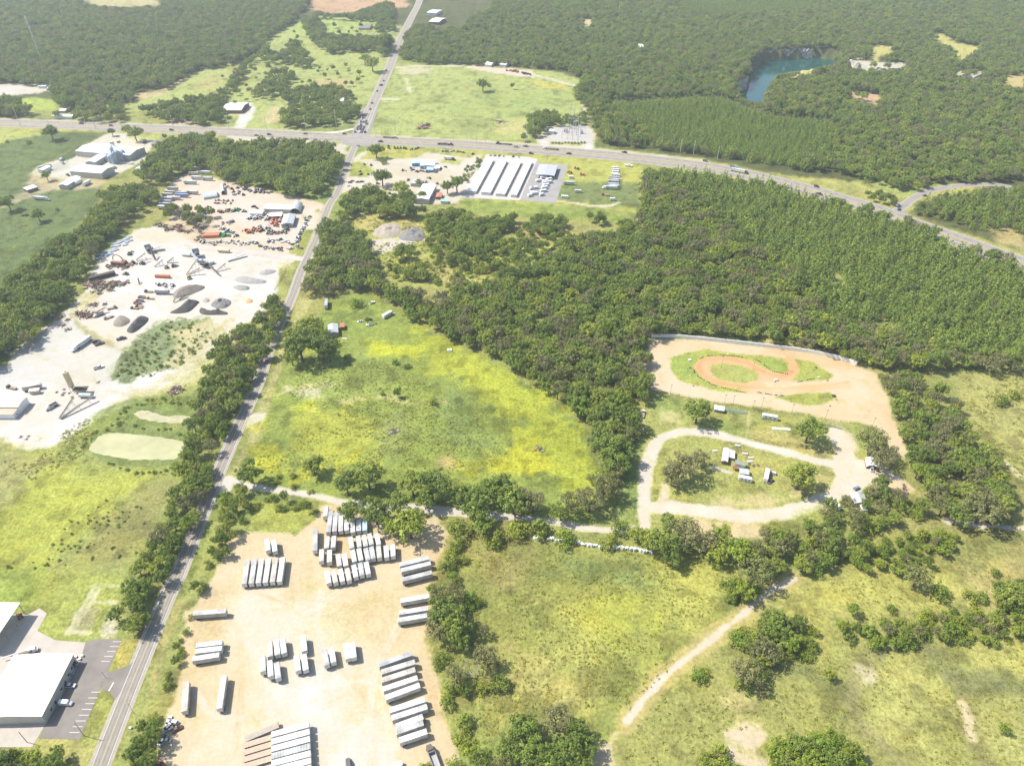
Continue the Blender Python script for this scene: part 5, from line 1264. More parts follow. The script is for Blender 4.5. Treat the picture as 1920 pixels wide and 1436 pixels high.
def box_trailer(p, q, label, group=None, L=None, col=None, zr=4.1):
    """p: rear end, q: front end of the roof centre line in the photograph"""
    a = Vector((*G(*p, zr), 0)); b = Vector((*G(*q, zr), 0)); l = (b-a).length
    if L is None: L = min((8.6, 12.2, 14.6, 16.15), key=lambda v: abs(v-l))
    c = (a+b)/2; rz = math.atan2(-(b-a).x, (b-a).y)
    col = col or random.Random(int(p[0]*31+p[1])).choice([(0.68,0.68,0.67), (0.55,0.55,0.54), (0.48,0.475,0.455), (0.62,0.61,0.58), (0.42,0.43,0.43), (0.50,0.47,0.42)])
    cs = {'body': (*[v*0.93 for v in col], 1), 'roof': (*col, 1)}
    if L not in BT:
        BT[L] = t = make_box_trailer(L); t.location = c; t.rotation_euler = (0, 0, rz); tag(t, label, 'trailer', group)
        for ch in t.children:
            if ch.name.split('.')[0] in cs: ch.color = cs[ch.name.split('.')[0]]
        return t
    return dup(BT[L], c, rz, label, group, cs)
# ---- travel trailers / motor homes
def rv_mesh(L, w=1.25, h=3.1, motor=False):
    m = MM(); b = m.part(M_PAINT)
    fr = L/2
    loft(b, [(-L/2, w*0.96, w*0.9, .6, h-.15), (-L/2+.25, w, w*0.97, .5, h), (fr-.9, w, w*0.97, .5, h), (fr-.2, w*0.97, w*0.9, .55, h-.5), (fr, w*0.9, w*0.8, .7, h-1.1)])
    g = m.part(M_GLASS)
    for sx in (-1, 1):
        for y0 in (-L*0.32, -L*0.05, L*0.22): g.box(sx*w-0.015, sx*w+0.015, y0, y0+L*0.13, 1.5, 2.2)
    if motor: g.box(-w*0.8, w*0.8, fr-.22, fr-.02, 1.4, 2.1)
    m.part(M_STEEL).box(-w-0.02, w+0.02, -L/2+.3, fr-.9, 1.05, 1.2)
    a = m.part(M_OFFW); a.box(-.35, .35, -L*.12, -L*.12+.9, h+.001, h+.28); a.box(-.2, .2, L*.22, L*.22+.45, h+.001, h+.14)
    t = m.part(M_TYRE)
    for y in ((-0.5, 0.5) if not motor else (-L*.3, L*.32)):
        for sx in (-1, 1): t.tube((sx*(w-.3), y, .36), (sx*(w-.02), y, .36), .36, .36, 10)
    if not motor: m.part(M_STEEL).box(-.06, .06, fr-.1, fr+1.1, .5, .62)
    return m.mesh('camper')
RVM = {6: rv_mesh(6), 8: rv_mesh(8.2), 10: rv_mesh(10.5, 1.28, 3.5, True)}
def rv(k, p, q, label, group=None, col=(0.72,0.72,0.70), name='travel_trailer', cat='travel trailer', z=3.1):
    a = Vector((*G(*p, z), 0)); b = Vector((*G(*q, z), 0)); c = (a+b)/2
    o = inst(name, RVM[k], None, tuple(c), math.atan2(-(b-a).x, (b-a).y), None, (*col, 1))
    return tag(o, label, cat, group)
# ---- trucks
def truck_mesh(kind):
    m = MM(); b = m.part(M_PAINT)
    if kind == 'dump':
        loft(b, [(1.6, 1.1, 1.05, 1.0, 2.3), (2.1, 1.15, 1.05, .8, 2.9), (3.3, 1.15, 1.0, .8, 2.8), (3.6, 1.1, 1.0, .8, 1.9), (4.6, 1.0, .85, .8, 1.7)])
        d = m.part(M_STEEL); d.box(-1.2, 1.2, -4.2, -4.1, 1.2, 2.4); d.box(-1.2, 1.2, 1.3, 1.45, 1.2, 2.7); d.box(-1.25, -1.12, -4.1, 1.3, 1.2, 2.4); d.box(1.12, 1.25, -4.1, 1.3, 1.2, 2.4); d.box(-1.12, 1.12, -4.1, 1.3, 1.1, 1.3)
        m.part(M_GLASS).box(-.85, .85, 3.26, 3.36, 1.9, 2.6); yy = (-3.2, -2.0, 3.6)
    elif kind == 'tractor_unit':
        loft(b, [(-1.6, 1.15, 1.15, 1.0, 3.4), (0.6, 1.2, 1.15, .8, 3.6), (1.4, 1.2, 1.0, .7, 2.9), (1.6, 1.1, .9, .7, 2.0), (3.0, 1.0, .85, .7, 1.8)])
        m.part(M_GLASS).box(-.85, .85, 1.32, 1.48, 2.0, 2.7); m.part(M_DARK).box(-.5, .5, -4.2, -1.6, .8, 1.05); yy = (-3.6, -2.4, 2.3)
    else:  # flatbed
        loft(b, [(2.0, 1.1, 1.05, .9, 2.4), (2.4, 1.15, 1.05, .8, 2.7), (3.3, 1.15, 1.0, .8, 2.6), (3.5, 1.1, .95, .8, 1.7), (4.2, 1.0, .85, .8, 1.6)])
        d = m.part(M_WOOD); d.box(-1.2, 1.2, -4.2, 1.8, 1.1, 1.3); m.part(M_DARK).box(-1.2, 1.2, 1.6, 1.8, 1.3, 2.3)
        m.part(M_GLASS).box(-.85, .85, 3.26, 3.36, 1.8, 2.4); yy = (-3.0, -1.9, 3.2)
    t = m.part(M_TYRE)
    for y in yy:
        for sx in (-1, 1): t.tube((sx*0.75, y, .5), (sx*1.2, y, .5), .5, .5, 10)
    return m.mesh('truck')
TRM = {k: truck_mesh(k) for k in ('dump', 'tractor_unit', 'flatbed')}
def truck(kind, x, y, rz, col, label, group=None, sc=1.0):
    o = inst('dump_truck' if kind == 'dump' else 'flatbed_truck' if kind == 'flatbed' else 'truck_cab', TRM[kind], None, (x, y, 0), rz, (sc, sc, sc), (*col, 1))
    return tag(o, label, 'truck', group)
def semi(x, y, rz, label, col=(0.5,0.5,0.52), tcol=(0.74,0.74,0.73), kind='box', L=15.0, z=0.0):
    t = thing('semi_truck', label, 'truck', (x, y, z), rz)
    c = inst('cab', TRM['tractor_unit'], t, (0, L/2+1.6, 0), 0, None, (*col, 1))
    if kind == 'box':
        o = MB().box(-1.3, 1.3, -L/2, L/2, 1.15, 4.05).build('box', M_BODY, t); o.color = (*tcol, 1)
        o = MB().box(-1.31, 1.31, -L/2-.01, L/2+.01, 4.052, 4.1).build('roof', M_TROOF, t); o.color = (*tcol, 1)
    elif kind == 'flat':
        MB().box(-1.25, 1.25, -L/2, L/2, 1.1, 1.35).build('deck', M_DARK, t)
    elif kind == 'load':
        MB().box(-1.25, 1.25, -L/2, L/2, 1.1, 1.35).build('deck', M_DARK, t)
        b = MB(); r = random.Random(3)
        for k in range(6): b.box(-1.1, 1.1, -L/2+.5+k*L/6.4, -L/2+.3+(k+.85)*L/6.4, 1.36, 2.0+r.random()*1.2)
        b.build('load', M_RUST, t)
    w = MB()
    for yy in (-L/2+1.2, -L/2+2.5):
        for sx in (-1, 1): w.tube((sx*0.72, yy, .5), (sx*1.27, yy, .5), .5, .5, 10)
    w.build('wheels', M_TYRE, t)
    return t
# ---- farm and yard machines
def machine_mesh(i):
    r = random.Random(40+i); m = MM(); b = m.part(M_PAINT)
    L = r.uniform(2.6, 4.2); w = r.uniform(.8, 1.1)
    b.box(-w*.6, w*.6, -L/2, L/2, .8, 1.6); b.box(-w, w, -L/2, -L/2+L*.25, .7, 1.3)
    g = m.part(M_GLASS); g.box(-w*.62, w*.62, -L*.3, L*.05, 1.602, 2.5); b.box(-w*.7, w*.7, -L*.34, L*.08, 2.502, 2.62)
    t = m.part(M_TYRE)
    for sx in (-1, 1):
        t.tube((sx*w*.8, -L*.3, .8), (sx*(w*.8+.4), -L*.3, .8), .8, .8, 12); t.tube((sx*w*.7, L*.35, .5), (sx*(w*.7+.3), L*.35, .5), .5, .5, 10)
    if i % 3 == 0:
        a = m.part(M_PAINT); a.tube((0, L/2, 1.2), (0, L/2+1.6, 2.2), .14, .12, 6); a.tube((0, L/2+1.6, 2.2), (0, L/2+2.4, .5), .12, .1, 6); a.box(-w, w, L/2+2.1, L/2+2.8, .15, .8)
    if i % 3 == 1:
        a = m.part(M_PAINT); a.box(-w*1.2, w*1.2, L/2+.3, L/2+1.1, .1, .8); a.tube((-.5, L*.2, 1.2), (-.5, L/2+.6, .6), .09, .09, 6); a.tube((.5, L*.2, 1.2), (.5, L/2+.6, .6), .09, .09, 6)
    return m.mesh('tractor')
MACH = [machine_mesh(i) for i in range(6)]
def scrap_mesh(i):
    """twisted heap of steel beams, plates and drums"""
    r = random.Random(60+i); m = MM(); A = m.part(M_RUST); B = m.part(M_DARK); C = m.part(M_STEEL)
    for k in range(16):
        P = r.choice((A, A, B, C)); a = r.uniform(0, 6.28); x, y = r.gauss(0, 1.3), r.gauss(0, 1.3); l = r.uniform(1, 4); z = r.uniform(.2, 1.2)
        P.tube((x, y, z), (x+l*math.cos(a), y+l*math.sin(a), z+r.uniform(-.2, 1.2)), r.uniform(.08, .2), None, 5)
    for k in range(6):
        P = r.choice((A, B, C)); x, y = r.gauss(0, 1.4), r.gauss(0, 1.4); s = r.uniform(.5, 1.1)
        Mx = Matrix.Translation((x, y, 0)) @ Matrix.Rotation(r.uniform(0, 3), 4, 'Z') @ Matrix.Rotation(r.uniform(-.2, .2), 4, 'X'); P.box(-s, s, -s*.6, s*.6, 0.02, s*1.1, Mx)
    return m.mesh('scrap_heap')
SCRAP = [scrap_mesh(i) for i in range(5)]
# ---- mounds
def mound(name, pts, h, m, label, cat='heap', seed=1, z=0.0, rough=0.25):
    W_ = smooth_line(GL(pts), 5, True)
    xs = [p[0] for p in W_]; ys = [p[1] for p in W_]
    n = 26; gx = np.linspace(min(xs)-.5, max(xs)+.5, n); gy = np.linspace(min(ys)-.5, max(ys)+.5, n)
    X, Y = np.meshgrid(gx, gy); d = sdist(W_, X.ravel(), Y.ravel()).reshape(X.shape)
    mx = max(0.5, d.max()); H = np.clip(d/mx, -0.15, 1); H = np.where(H > 0, H**0.75, H)*h
    H = H*(1+rough*(fbm(X*3+seed*9, Y*3, max(6.0, mx), seed % 6, 3)-.5)*2)
    ox, oy = sum(xs)/len(xs), sum(ys)/len(ys)
    mb = MB(); mb.v = [(float(a-ox), float(b-oy), float(c)) for a, b, c in zip(X.ravel(), Y.ravel(), H.ravel())]
    for i in range(n-1):
        for j in range(n-1):
            q = (i*n+j, i*n+j+1, (i+1)*n+j+1, (i+1)*n+j)
            if any(mb.v[k][2] > -0.05*h for k in q): mb.f.append(q)
    o = mb.build(name, m, None, True, (ox, oy, z)); return tag(o, label, cat)
# ---- buildings
def frame3(A, B, C, z):
    """A, B: ends of the long side, C: across from A, all seen at height z. -> centre, turn, length (local y), width (local x)"""
    a, b, c = (Vector(G(*p, z)) for p in (A, B, C))
    l = b-a; u = l.normalized(); w = (c-a)-u*((c-a).dot(u)); ctr = a+l/2+w/2
    return ctr, math.atan2(-u.x, u.y), l.length, w.length, w
def building(name, label, cat, A, B, C, h, roof='gable', rise=1.0, mw=None, mr=None, ends=None, group=None, doors=(), wins=(), z0=0.0, over=0.35, extra=None):
    ctr, rz, L, w, wv = frame3(A, B, C, h)
    t = thing(name, label, cat, (ctr.x, ctr.y, z0), rz, group)
    mw = mw or M_OFFW; mr = mr or M_WHITE
    b = MB(); hw = w/2; hl = L/2
    if roof == 'gable':
        vs = [(-hw,-hl,0),(hw,-hl,0),(hw,-hl,h),(0,-hl,h+rise),(-hw,-hl,h),(-hw,hl,0),(hw,hl,0),(hw,hl,h),(0,hl,h+rise),(-hw,hl,h)]
        b.add(vs, [(0,1,2,3,4),(9,8,7,6,5),(1,6,7,2),(5,0,4,9)])
        b.build('walls', mw, t); MB().gable(-hw, hw, -hl, hl, h+0.02, h+rise+0.02, over).build('roof', mr, t)
    elif roof == 'shed':
        vs = [(-hw,-hl,0),(hw,-hl,0),(hw,-hl,h),(-hw,-hl,h+rise),(-hw,hl,0),(hw,hl,0),(hw,hl,h),(-hw,hl,h+rise)]
        b.add(vs, [(0,1,2,3),(7,6,5,4),(1,5,6,2),(4,0,3,7)]); b.build('walls', mw, t)
        r = MB(); a = hw+over; e = hl+over; k = rise/(2*hw)*over
        r.add([(-a,-e,h+rise+k+.02),(a,-e,h-k+.02),(a,e,h-k+.02),(-a,e,h+rise+k+.02),(-a,-e,h+rise+k+.2),(a,-e,h-k+.2),(a,e,h-k+.2),(-a,e,h+rise+k+.2)], [(3,2,1,0),(4,5,6,7),(0,1,5,4),(1,2,6,5),(2,3,7,6),(3,0,4,7)])
        r.build('roof', mr, t)
    elif roof == 'open':     # canopy on posts
        r = MB(); r.gable(-hw, hw, -hl, hl, h+.02, h+rise+.02, over) if rise > 0.3 else r.box(-hw-over, hw+over, -hl-over, hl+over, h, h+.25)
        r.build('roof', mr, t)
        n = max(2, int(L/7)+1)
        for i in range(n):
            y = -hl+.3+i*(L-.6)/(n-1)
            for sx in (-1, 1): MB().box(sx*(hw-.3)-.12, sx*(hw-.3)+.12, y-.12, y+.12, 0, h+.0).build('post', M_STEEL, t)
    elif roof == 'arch':
        n = 10; vs = []; 
        for y in (-hl, hl):
            for k in range(n+1):
                a = math.pi*k/n; vs.append((hw*math.cos(a), y, h*0.35+ (h*0.65+rise)*math.sin(a)))
        fs = [(k, k+1, n+2+k, n+1+k) for k in range(n)]
        MB().add(vs, fs).build('roof', mr, t)
        b = MB(); b.add([(hw,-hl,0),(hw,hl,0),(hw,hl,h*.35),(hw,-hl,h*.35)], [(0,1,2,3)]); b.add([(-hw,-hl,0),(-hw,hl,0),(-hw,hl,h*.35),(-hw,-hl,h*.35)], [(3,2,1,0)])
        bk = [(hw*math.cos(math.pi*k/n), hl, h*0.35+(h*0.65+rise)*math.sin(math.pi*k/n)) for k in range(n+1)]+[(-hw, hl, 0), (hw, hl, 0)]
        b.add(bk, [tuple(range(len(bk)))]); b.build('walls', mw, t)
    # doors / windows: (side, position 0..1 along, width, z0, z1)
    def opening(nm, sd_, pos, ww, z0_, z1_, m):
        o = MB(); e = 0.03
        if sd_ in 'EW':
            s_ = 1 if sd_ == 'E' else -1; y = -hl+pos*L; o.box(*sorted((s_*(hw-.02), s_*(hw+e))), y-ww/2, y+ww/2, z0_, z1_)
        else:
            s_ = 1 if sd_ == 'N' else -1; x = -hw+pos*w; o.box(x-ww/2, x+ww/2, *sorted((s_*(hl-.02), s_*(hl+e))), z0_, z1_)
        return o.build(nm, m, t)
    for d in doors: opening('door', *d[:5], d[5] if len(d) > 5 else M_DARK)
    for d in wins: opening('window', *d, M_GLASS)
    if extra: extra(t, hw, hl, h)
    return t
M_WROOF = corrugated("white_metal_roof", (0.78, 0.78, 0.77), 1.0, 0.05, 1, 0.5, stain=0.08)
M_GROOF = corrugated("galvanised_roof", (0.52, 0.54, 0.56), 0.9, 0.10, 1, 0.4, 0.2, stain=0.22)
M_PWALL = corrugated("pale_metal_wall", (0.50, 0.48, 0.44), 0.8, 0.12, 1, stain=0.12)
M_RROOF = corrugated("red_metal_roof", (0.50, 0.20, 0.13), 0.9, 0.1, 1, stain=0.2)
M_PROOF = corrugated("faded_pink_roof", (0.52, 0.36, 0.27), 1.2, 0.06, 1, stain=0.2)
M_BWALL = corrugated("blue_wall", (0.12, 0.30, 0.55), 0.9, 0.08, 1)
M_BROOF = corrugated("pale_blue_roof", (0.42, 0.55, 0.66), 0.9, 0.08, 1, stain=0.2)
M_SHINGLE = mat("grey_shingles", (0.20, 0.19, 0.19), 0.95, noise=(1.2, 0.2))
M_BRICKW = mat("tan_wall", (0.45, 0.36, 0.26), 0.9, noise=(0.8, 0.12))
# ------------------------------------------------------------ trailer yard
def crp(ox, oy, k): return lambda x, y: (ox+x/k, oy+y/k)
c6 = crp(480, 1076, 3.99); c5 = crp(0, 1076, 3.99); c4 = crp(560, 930, 7.11)
def row(items, fmt, group, **kw):
    n = len(items)
    for i, (p, q) in enumerate(items): box_trailer(p, q, fmt.format(o=ordw(i), n=n), group, **kw)
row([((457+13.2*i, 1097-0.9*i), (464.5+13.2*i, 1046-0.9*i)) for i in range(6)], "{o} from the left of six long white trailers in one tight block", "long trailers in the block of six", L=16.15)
row([((503, 1033), (500, 1009)), ((515.5, 1033), (512.5, 1012))], "{o} from the left of the small trailer pair above the block of six", "small trailer pair above the block of six")
top = [((350,285),(370,110)), ((395,470),(430,200)), ((475,470),(495,210)), ((560,460),(560,215)), ((640,455),(635,305)), ((722,470),(710,235)), ((800,455),(800,312))]
row([(c4(*a), c4(*b)) for a, b in top], "{o} from the left in the top row beside the lane trees", "trailers in the top row of the yard")
box_trailer(c4(880,460), c4(880,300), "pale blue-roofed trailer ending the top row under the trees", "trailers in the top row of the yard", col=(0.45,0.58,0.64))
box_trailer(c4(215,720), c4(222,430), "long trailer standing alone left of the crowded trailer groups", None)
ml = [((370,700),(385,525)), ((455,690),(472,520)), ((300,870),(305,700)), ((408,880),(410,710))]
row([(c4(*a), c4(*b)) for a, b in ml], "{o} of four short trailers clustered below the top row, left side", "four short trailers below the top row", L=8.6)
m1 = [((710,690),(685,540)), ((810,680),(790,520)), ((895,670),(865,505)), ((970,640),(940,500)), ((1062,620),(1040,520))]
row([(c4(*a), c4(*b)) for a, b in m1], "{o} from the left of five short trailers in the upper middle row", "short trailers in the upper middle row", L=8.6)
m2 = [((745,870),(715,715)), ((830,850),(800,700)), ((925,850),(890,690)), ((995,835),(965,665)), ((1078,830),(1060,650)), ((1175,820),(1160,650)), ((1258,795),(1253,640))]
row([(c4(*a), c4(*b)) for a, b in m2], "{o} from the left of seven short trailers in the lower middle row", "short trailers in the lower middle row", L=8.6)
m3 = [((543,930),(520,765)), ((628,920),(605,770)), ((765,1085),(730,905)), ((845,1060),(815,875)), ((930,1040),(895,870))]
row([(c4(*a), c4(*b)) for a, b in m3], "{o} from the left of five short trailers just above the front row", "short trailers above the front row", L=8.6)
m4 = [((405,1160),(370,985)), ((495,1160),(455,975)), ((585,1140),(548,960)), ((675,1130),(640,950))]
row([(c4(*a), c4(*b)) for a, b in m4], "{o} from the left of four short trailers in the front row", "short trailers in the front row", L=8.6)
rr_ = [((1345,912),(1735,815)), ((1370,985),(1755,890)), ((1388,1108),(1768,1012))]
row([(c4(*a), c4(*b)) for a, b in rr_], "{o} from the top of three long trailers at the right edge of the yard", "long trailers at the upper right edge of the yard", L=16.15)
rr_ = [((1075,200),(1300,160)), ((1060,290),(1295,252)), ((1052,345),(1290,305))]
row([(c6(*a), c6(*b)) for a, b in rr_], "{o} from the top of three trailers half under the big mossy oaks", "trailers half under the mossy oaks", L=14.6)
a_ = [((105,610),(100,505)), ((160,600),(150,490)), ((210,590),(195,480))]
row([(c6(*a), c6(*b)) for a, b in a_], "{o} from the left in the back three of the left short group", "short trailers in the left group, back", L=8.6)
a_ = [((52,730),(48,605)), ((110,760),(100,645)), ((165,775),(152,660))]
row([(c6(*a), c6(*b)) for a, b in a_], "{o} from the left in the front three of the left short group", "short trailers in the left group, front", L=8.6)
box_trailer(c6(362,575), c6(350,460), "single short trailer behind the pair in the middle of the sand", None, L=8.6)
row([(c6(*a), c6(*b)) for a, b in (((315,720),(300,605)), ((372,715),(355,598)))], "{o} from the left in the short pair below the single one", "short trailer pair below the single one", L=8.6)
row([(c6(*a), c6(*b)) for a, b in (((530,680),(508,562)), ((580,660),(560,542)))], "{o} from the left in the second pair of short trailers", "second pair of short trailers", L=8.6)
row([(c6(*a), c6(*b)) for a, b in (((690,635),(670,512)), ((733,630),(717,502)))], "{o} from the left in the rightmost pair of short trailers", "rightmost pair of short trailers", L=8.6)
a_ = [((925,675),(1158,592)), ((942,730),(1185,655)), ((948,790),(1180,715)), ((960,855),(1200,775)), ((975,920),(1218,830))]
row([(c6(*a), c6(*b)) for a, b in a_], "{o} from the top of five long trailers stacked side by side, right", "five long trailers side by side on the right", L=16.15)
row([(c6(*a), c6(*b)) for a, b in (((1000,1018),(1262,935)), ((1022,1072),(1275,990)))], "{o} from the top of the long pair right of the bare sand", "long trailer pair on the right of the yard", L=16.15)
row([(c6(*a), c6(*b)) for a, b in (((1072,1128),(1225,1072)), ((1075,1170),(1225,1118)), ((1100,1232),(1250,1182)))], "{o} from the top of three shorter trailers below the long pair", "three shorter trailers below the long pair", L=12.2)
a_ = [((118,1198+54*i), (393+3*i, 1122+54*i)) for i in range(7)]
row([(c6(*a), c6(*b)) for a, b in a_], "{o} from the top in the bottom block at the frame edge", "long trailers in the bottom block", L=16.15)
row([((345.5,1329),(349,1281))], "{o} long trailer parked alone beside the road hedge, leftmost of the pair", None, L=14.6)
row([(c5(1640,1000),c5(1675,760))], "long trailer parked alone on the sand, right of the hedge one", None, L=16.15)
box_trailer(c5(1447,292), c5(1690,274), "white trailer lying crosswise alone near the upper left yard corner", None, L=16.15)
row([(c5(*a), c5(*b)) for a, b in (((1497,528),(1632,512)), ((1492,572),(1628,556)), ((1458,630),(1620,604)))], "{o} from the top of three crosswise trailers at the left hedge", "three crosswise trailers at the left hedge", L=12.2)
# flatbeds left of the bottom block
def flatbed(p, q, label, group, L=14.6, m=M_WOOD):
    a = Vector((*G(*p, 1.3), 0)); b = Vector((*G(*q, 1.3), 0)); c = (a+b)/2
    t = thing('flatbed_trailer', label, 'trailer', tuple(c), math.atan2(-(b-a).x, (b-a).y), group)
    MB().box(-1.25, 1.25, -L/2, L/2, 1.15, 1.35).build('deck', m, t)
    MB().box(-1.25, 1.25, L/2-.15, L/2+.05, 1.36, 2.3).build('headboard', M_RUST, t)
    MB().box(-.5, .5, -L/2, L/2-.5, .85, 1.147).build('underframe', M_DARK, t)
    for yy in (-L/2+1.2, -L/2+2.4):
        for sx in (-1, 1): MB().tube((sx*.72, yy, .5), (sx*1.24, yy, .5), .5, .5, 10).build('wheel', M_TYRE, t)
    return t
flatbed(c6(-60,1225), c6(150,1135), "bare grey flatbed trailer lying left of the bottom block", None, 14.6, M_POLE)
M_TANW = mat("faded_tan_planks", (0.42, 0.34, 0.26), 0.9, noise=(0.8, 0.2))
for i in range(4): flatbed(c6(-70, 1275+52*i), c6(105, 1222+52*i), f"{ordw(i)} from the top of four faded tan flatbeds beside the bottom block", "tan flatbeds beside the bottom block", 13.0, M_TANW)
p = G(*c6(1325, 1370), 1.5); truck('dump', p[0], p[1], head(c6(1350,1425), c6(1300,1290)), (0.12,0.10,0.09), "dark open-topped dump truck at the yard's lower right corner", None, 1.25)
p = G(*c6(690, 1420), 1.5); car('van', p[0], p[1], 0.3, (0.10,0.10,0.11), "dark van at the bottom edge of the bare sand")
p = G(*c6(1045, 1432), 1.5); car('van', p[0], p[1], 1.9, (0.7,0.7,0.68), "white van at the bottom edge below the short trailers")
# wrecks by the hedge
for i, (x, y, k, c_) in enumerate([(1262,1095,'sedan',PALE[0]), (1295,1105,'suv',PALE[1]), (1250,1150,'suv',PALE[3]), (1290,1155,'sedan',DARKC[0]), (1325,1155,'sedan',DARKC[2]), (1270,1125,'sedan',PALE[0]), (1240,1240,'sedan',PALE[1]), (1215,1245,'pickup',PALE[3]), (1200,1410,'sedan',(0.25,0.05,0.05)), (1160,1425,'sedan',DARKC[1])]):
    p = G(*c5(x, y), 0.7); car(k, p[0], p[1], i*1.3, c_, f"{ordw(i)} wrecked car from the top dumped beside the road hedge", "wrecked cars beside the road hedge")

# ------------------------------------------------------------ workshop in the south-west corner
def ws_extra(t, hw, hl, h):
    for i in range(4):
        MB().box(3.0, 3.5, -hl*.75+i*hl*.42, -hl*.75+i*hl*.42+2.4, h+.95, h+1.12).build('skylight', M_STEEL, t)
    for k, y in enumerate((hl*.85, hl*.55)): MB().box(hw+.4, hw+1.6, y-.6, y+.6, 0, 1.1).build('cooling_unit', M_STEEL, t)
building('workshop', 'large white-roofed workshop beside the striped parking lot', 'workshop', (77.7,1341.7), (136.6,1226), (-38,1340), 6.2, 'gable', 1.1, M_PWALL, M_WROOF,
  doors=[('E',.93,2.6,0,3.0),('E',.30,1.2,0,2.2),('E',.62,1.2,0,2.2)], wins=[('E',.85,1.4,1.2,2.6),('E',.74,1.4,1.2,2.4),('E',.5,1.4,1.2,2.4),('E',.18,1.4,1.2,2.4)], extra=ws_extra)
building('canopy', 'tall open white canopy roof on steel posts at the left edge', 'canopy', (-14,1205), (36,1131), (-120,1205), 8.5, 'open', 0, mr=M_WROOF)
p = G(123,1317,1.2); car_full('van', p[0], p[1], -1.62, (0.72,0.72,0.72), 'white van standing in front of the workshop', 0.05)
p = G(130,1284,1.0); car_full('pickup', p[0], p[1], -1.60, (0.55,0.53,0.53), 'silver pickup truck standing in front of the workshop', 0.05)
t = thing('crane_truck', 'white crane truck with lowered boom behind the workshop', 'truck', (*G(46,1226), 0.045), head((20,1232),(70,1217)))
o = inst('cab', TRM['flatbed'], t, (0,2,0), 0, None, (0.66,0.66,0.64,1))
MB().tube((0,-9,1.9), (0,4.2,2.6), .32, .24, 8).build('boom', M_WHITE, t); MB().box(-.9,.9,2.2,4.2,1.6,2.9).build('turret', M_WHITE, t)
for x, y, col, lb in ((38,1157,(0.5,0.18,0.08),'orange skid loader under the canopy edge'),):
    p = G(x, y); o = inst('loader', MACH[1], None, (p[0], p[1], 0.05), 0.8, None, (*col,1)); tag(o, lb, 'loader')
# white block near the slab corner
for i, (x, y) in enumerate([(143,1232),(150,1236),(141,1240),(155,1230)]):
    p = G(x, y); o = MB().box(-.6,.6,-.5,.5,0,.9).build('pallet_stack', M_OFFW if i % 2 else M_STEEL, None, False, (p[0], p[1], .05)); tag(o, f'{ordw(i)} stacked white crate pile at the workshop corner', 'crates', 'crate piles at the workshop corner')

# ------------------------------------------------------------ poles
def pole(px, py, h, label, cat='utility pole', arm=2.2, m=None, rz=0.2, r=.17, group=None, arms=1, name='utility_pole'):
    x, y = G(px, py); t = thing(name, label, cat, (x, y, 0), rz, group)
    MB().tube((0,0,0), (0,0,h), r, r*.65, 8).build('post', m or M_POLE, t)
    for k in range(arms): MB().box(-arm/2, arm/2, -.07, .07, h-.6-k*1.1, h-.45-k*1.1).build('crossarm', m or M_POLE, t)
    return t
pole(158,1379,12,'wooden utility pole with crossarm between parking lot and road',arm=2.4)
pole(51,1391,9,'short wooden pole below the workshop',arm=0.6)
pole(252,1338,10,'thin pale street pole on the road verge beside the hedge',arm=1.6,m=M_STEEL,r=.1)
pole(302,1212,10,'thin pale street pole on the verge opposite the parking lot',arm=1.6,m=M_STEEL,r=.1)
pole(198,1270,5,'short dark signpost at the parking lot entrance',arm=.5,m=M_DARK,r=.08)
pole(176,1178,7,'thin pole in the lawn above the parking lot',arm=.4,m=M_STEEL,r=.08)
p = G(245,1365); o = MB().box(-.5,.5,-.4,.4,0,.9).build('utility_box', M_WHITE, None, False, (p[0],p[1],0)); tag(o, 'small white utility box on the road verge', 'utility box')

# ------------------------------------------------------------ broken white barrier along the hedge
L_ = resample(smooth_line(GL([(1003,1011),(1045,1014),(1090,1020),(1140,1028),(1190,1031),(1226,1038)]), 6), 1.15)
mbw = MB(); r5 = random.Random(2); ox, oy = L_[len(L_)//2]
for i, (x, y) in enumerate(L_):
    if r5.random() < .05: continue
    w_ = r5.uniform(.45, .8); hh = r5.uniform(1.0, 2.4); Mx = Matrix.Translation((x-ox+r5.uniform(-.4,.4), y-oy+r5.uniform(-.9,.9), 0)) @ Matrix.Rotation(r5.uniform(0,3), 4, 'Z') @ Matrix.Rotation(r5.uniform(-.3,.3), 4, 'X')
    mbw.box(-w_, w_, -w_*.7, w_*.7, -.1, hh, Mx)
o = mbw.build('rubble_row', M_WHITE, None, False, (ox, oy, 0)); tag(o, 'jagged row of white concrete rubble along the hedge below the lane', 'rubble')

# ------------------------------------------------------------ race track
def wall_line(name, pts, h, th, m, label, cat, step=4.0, posts=None, pm=None):
    L = resample(smooth_line(GL(pts), 8), step); ox, oy = L[len(L)//2]
    t = thing(name, label, cat, (ox, oy, 0))
    A = offset_line(L, th/2); B = offset_line(L, -th/2); b = MB()
    for i in range(len(L)-1):
        P = [(A[i][0]-ox,A[i][1]-oy),(A[i+1][0]-ox,A[i+1][1]-oy),(B[i+1][0]-ox,B[i+1][1]-oy),(B[i][0]-ox,B[i][1]-oy)]
        b.add([(*q, 0) for q in P]+[(*q, h) for q in P], [(4,5,6,7)[::-1],(0,1,5,4)[::-1],(2,3,7,6)[::-1]])
    b.build('panels', m, t)
    if posts:
        for x, y in resample(L, posts)[:100]: MB().box(x-ox-.08, x-ox+.08, y-oy-.08, y-oy+.08, 0, h+.25).build('post', pm or M_STEEL, t)
    return t
M_WWALL = mat("white_painted_wall", (0.74,0.75,0.74), 0.8, noise=(0.5,0.15))
wall_line('boundary_wall', [(1220,633),(1262,633),(1330,639),(1420,649),(1500,659),(1545,667),(1578,675),(1606,684)], 3.0, .6, M_WWALL, 'long white boundary wall curving behind the dirt oval', 'wall', posts=5)
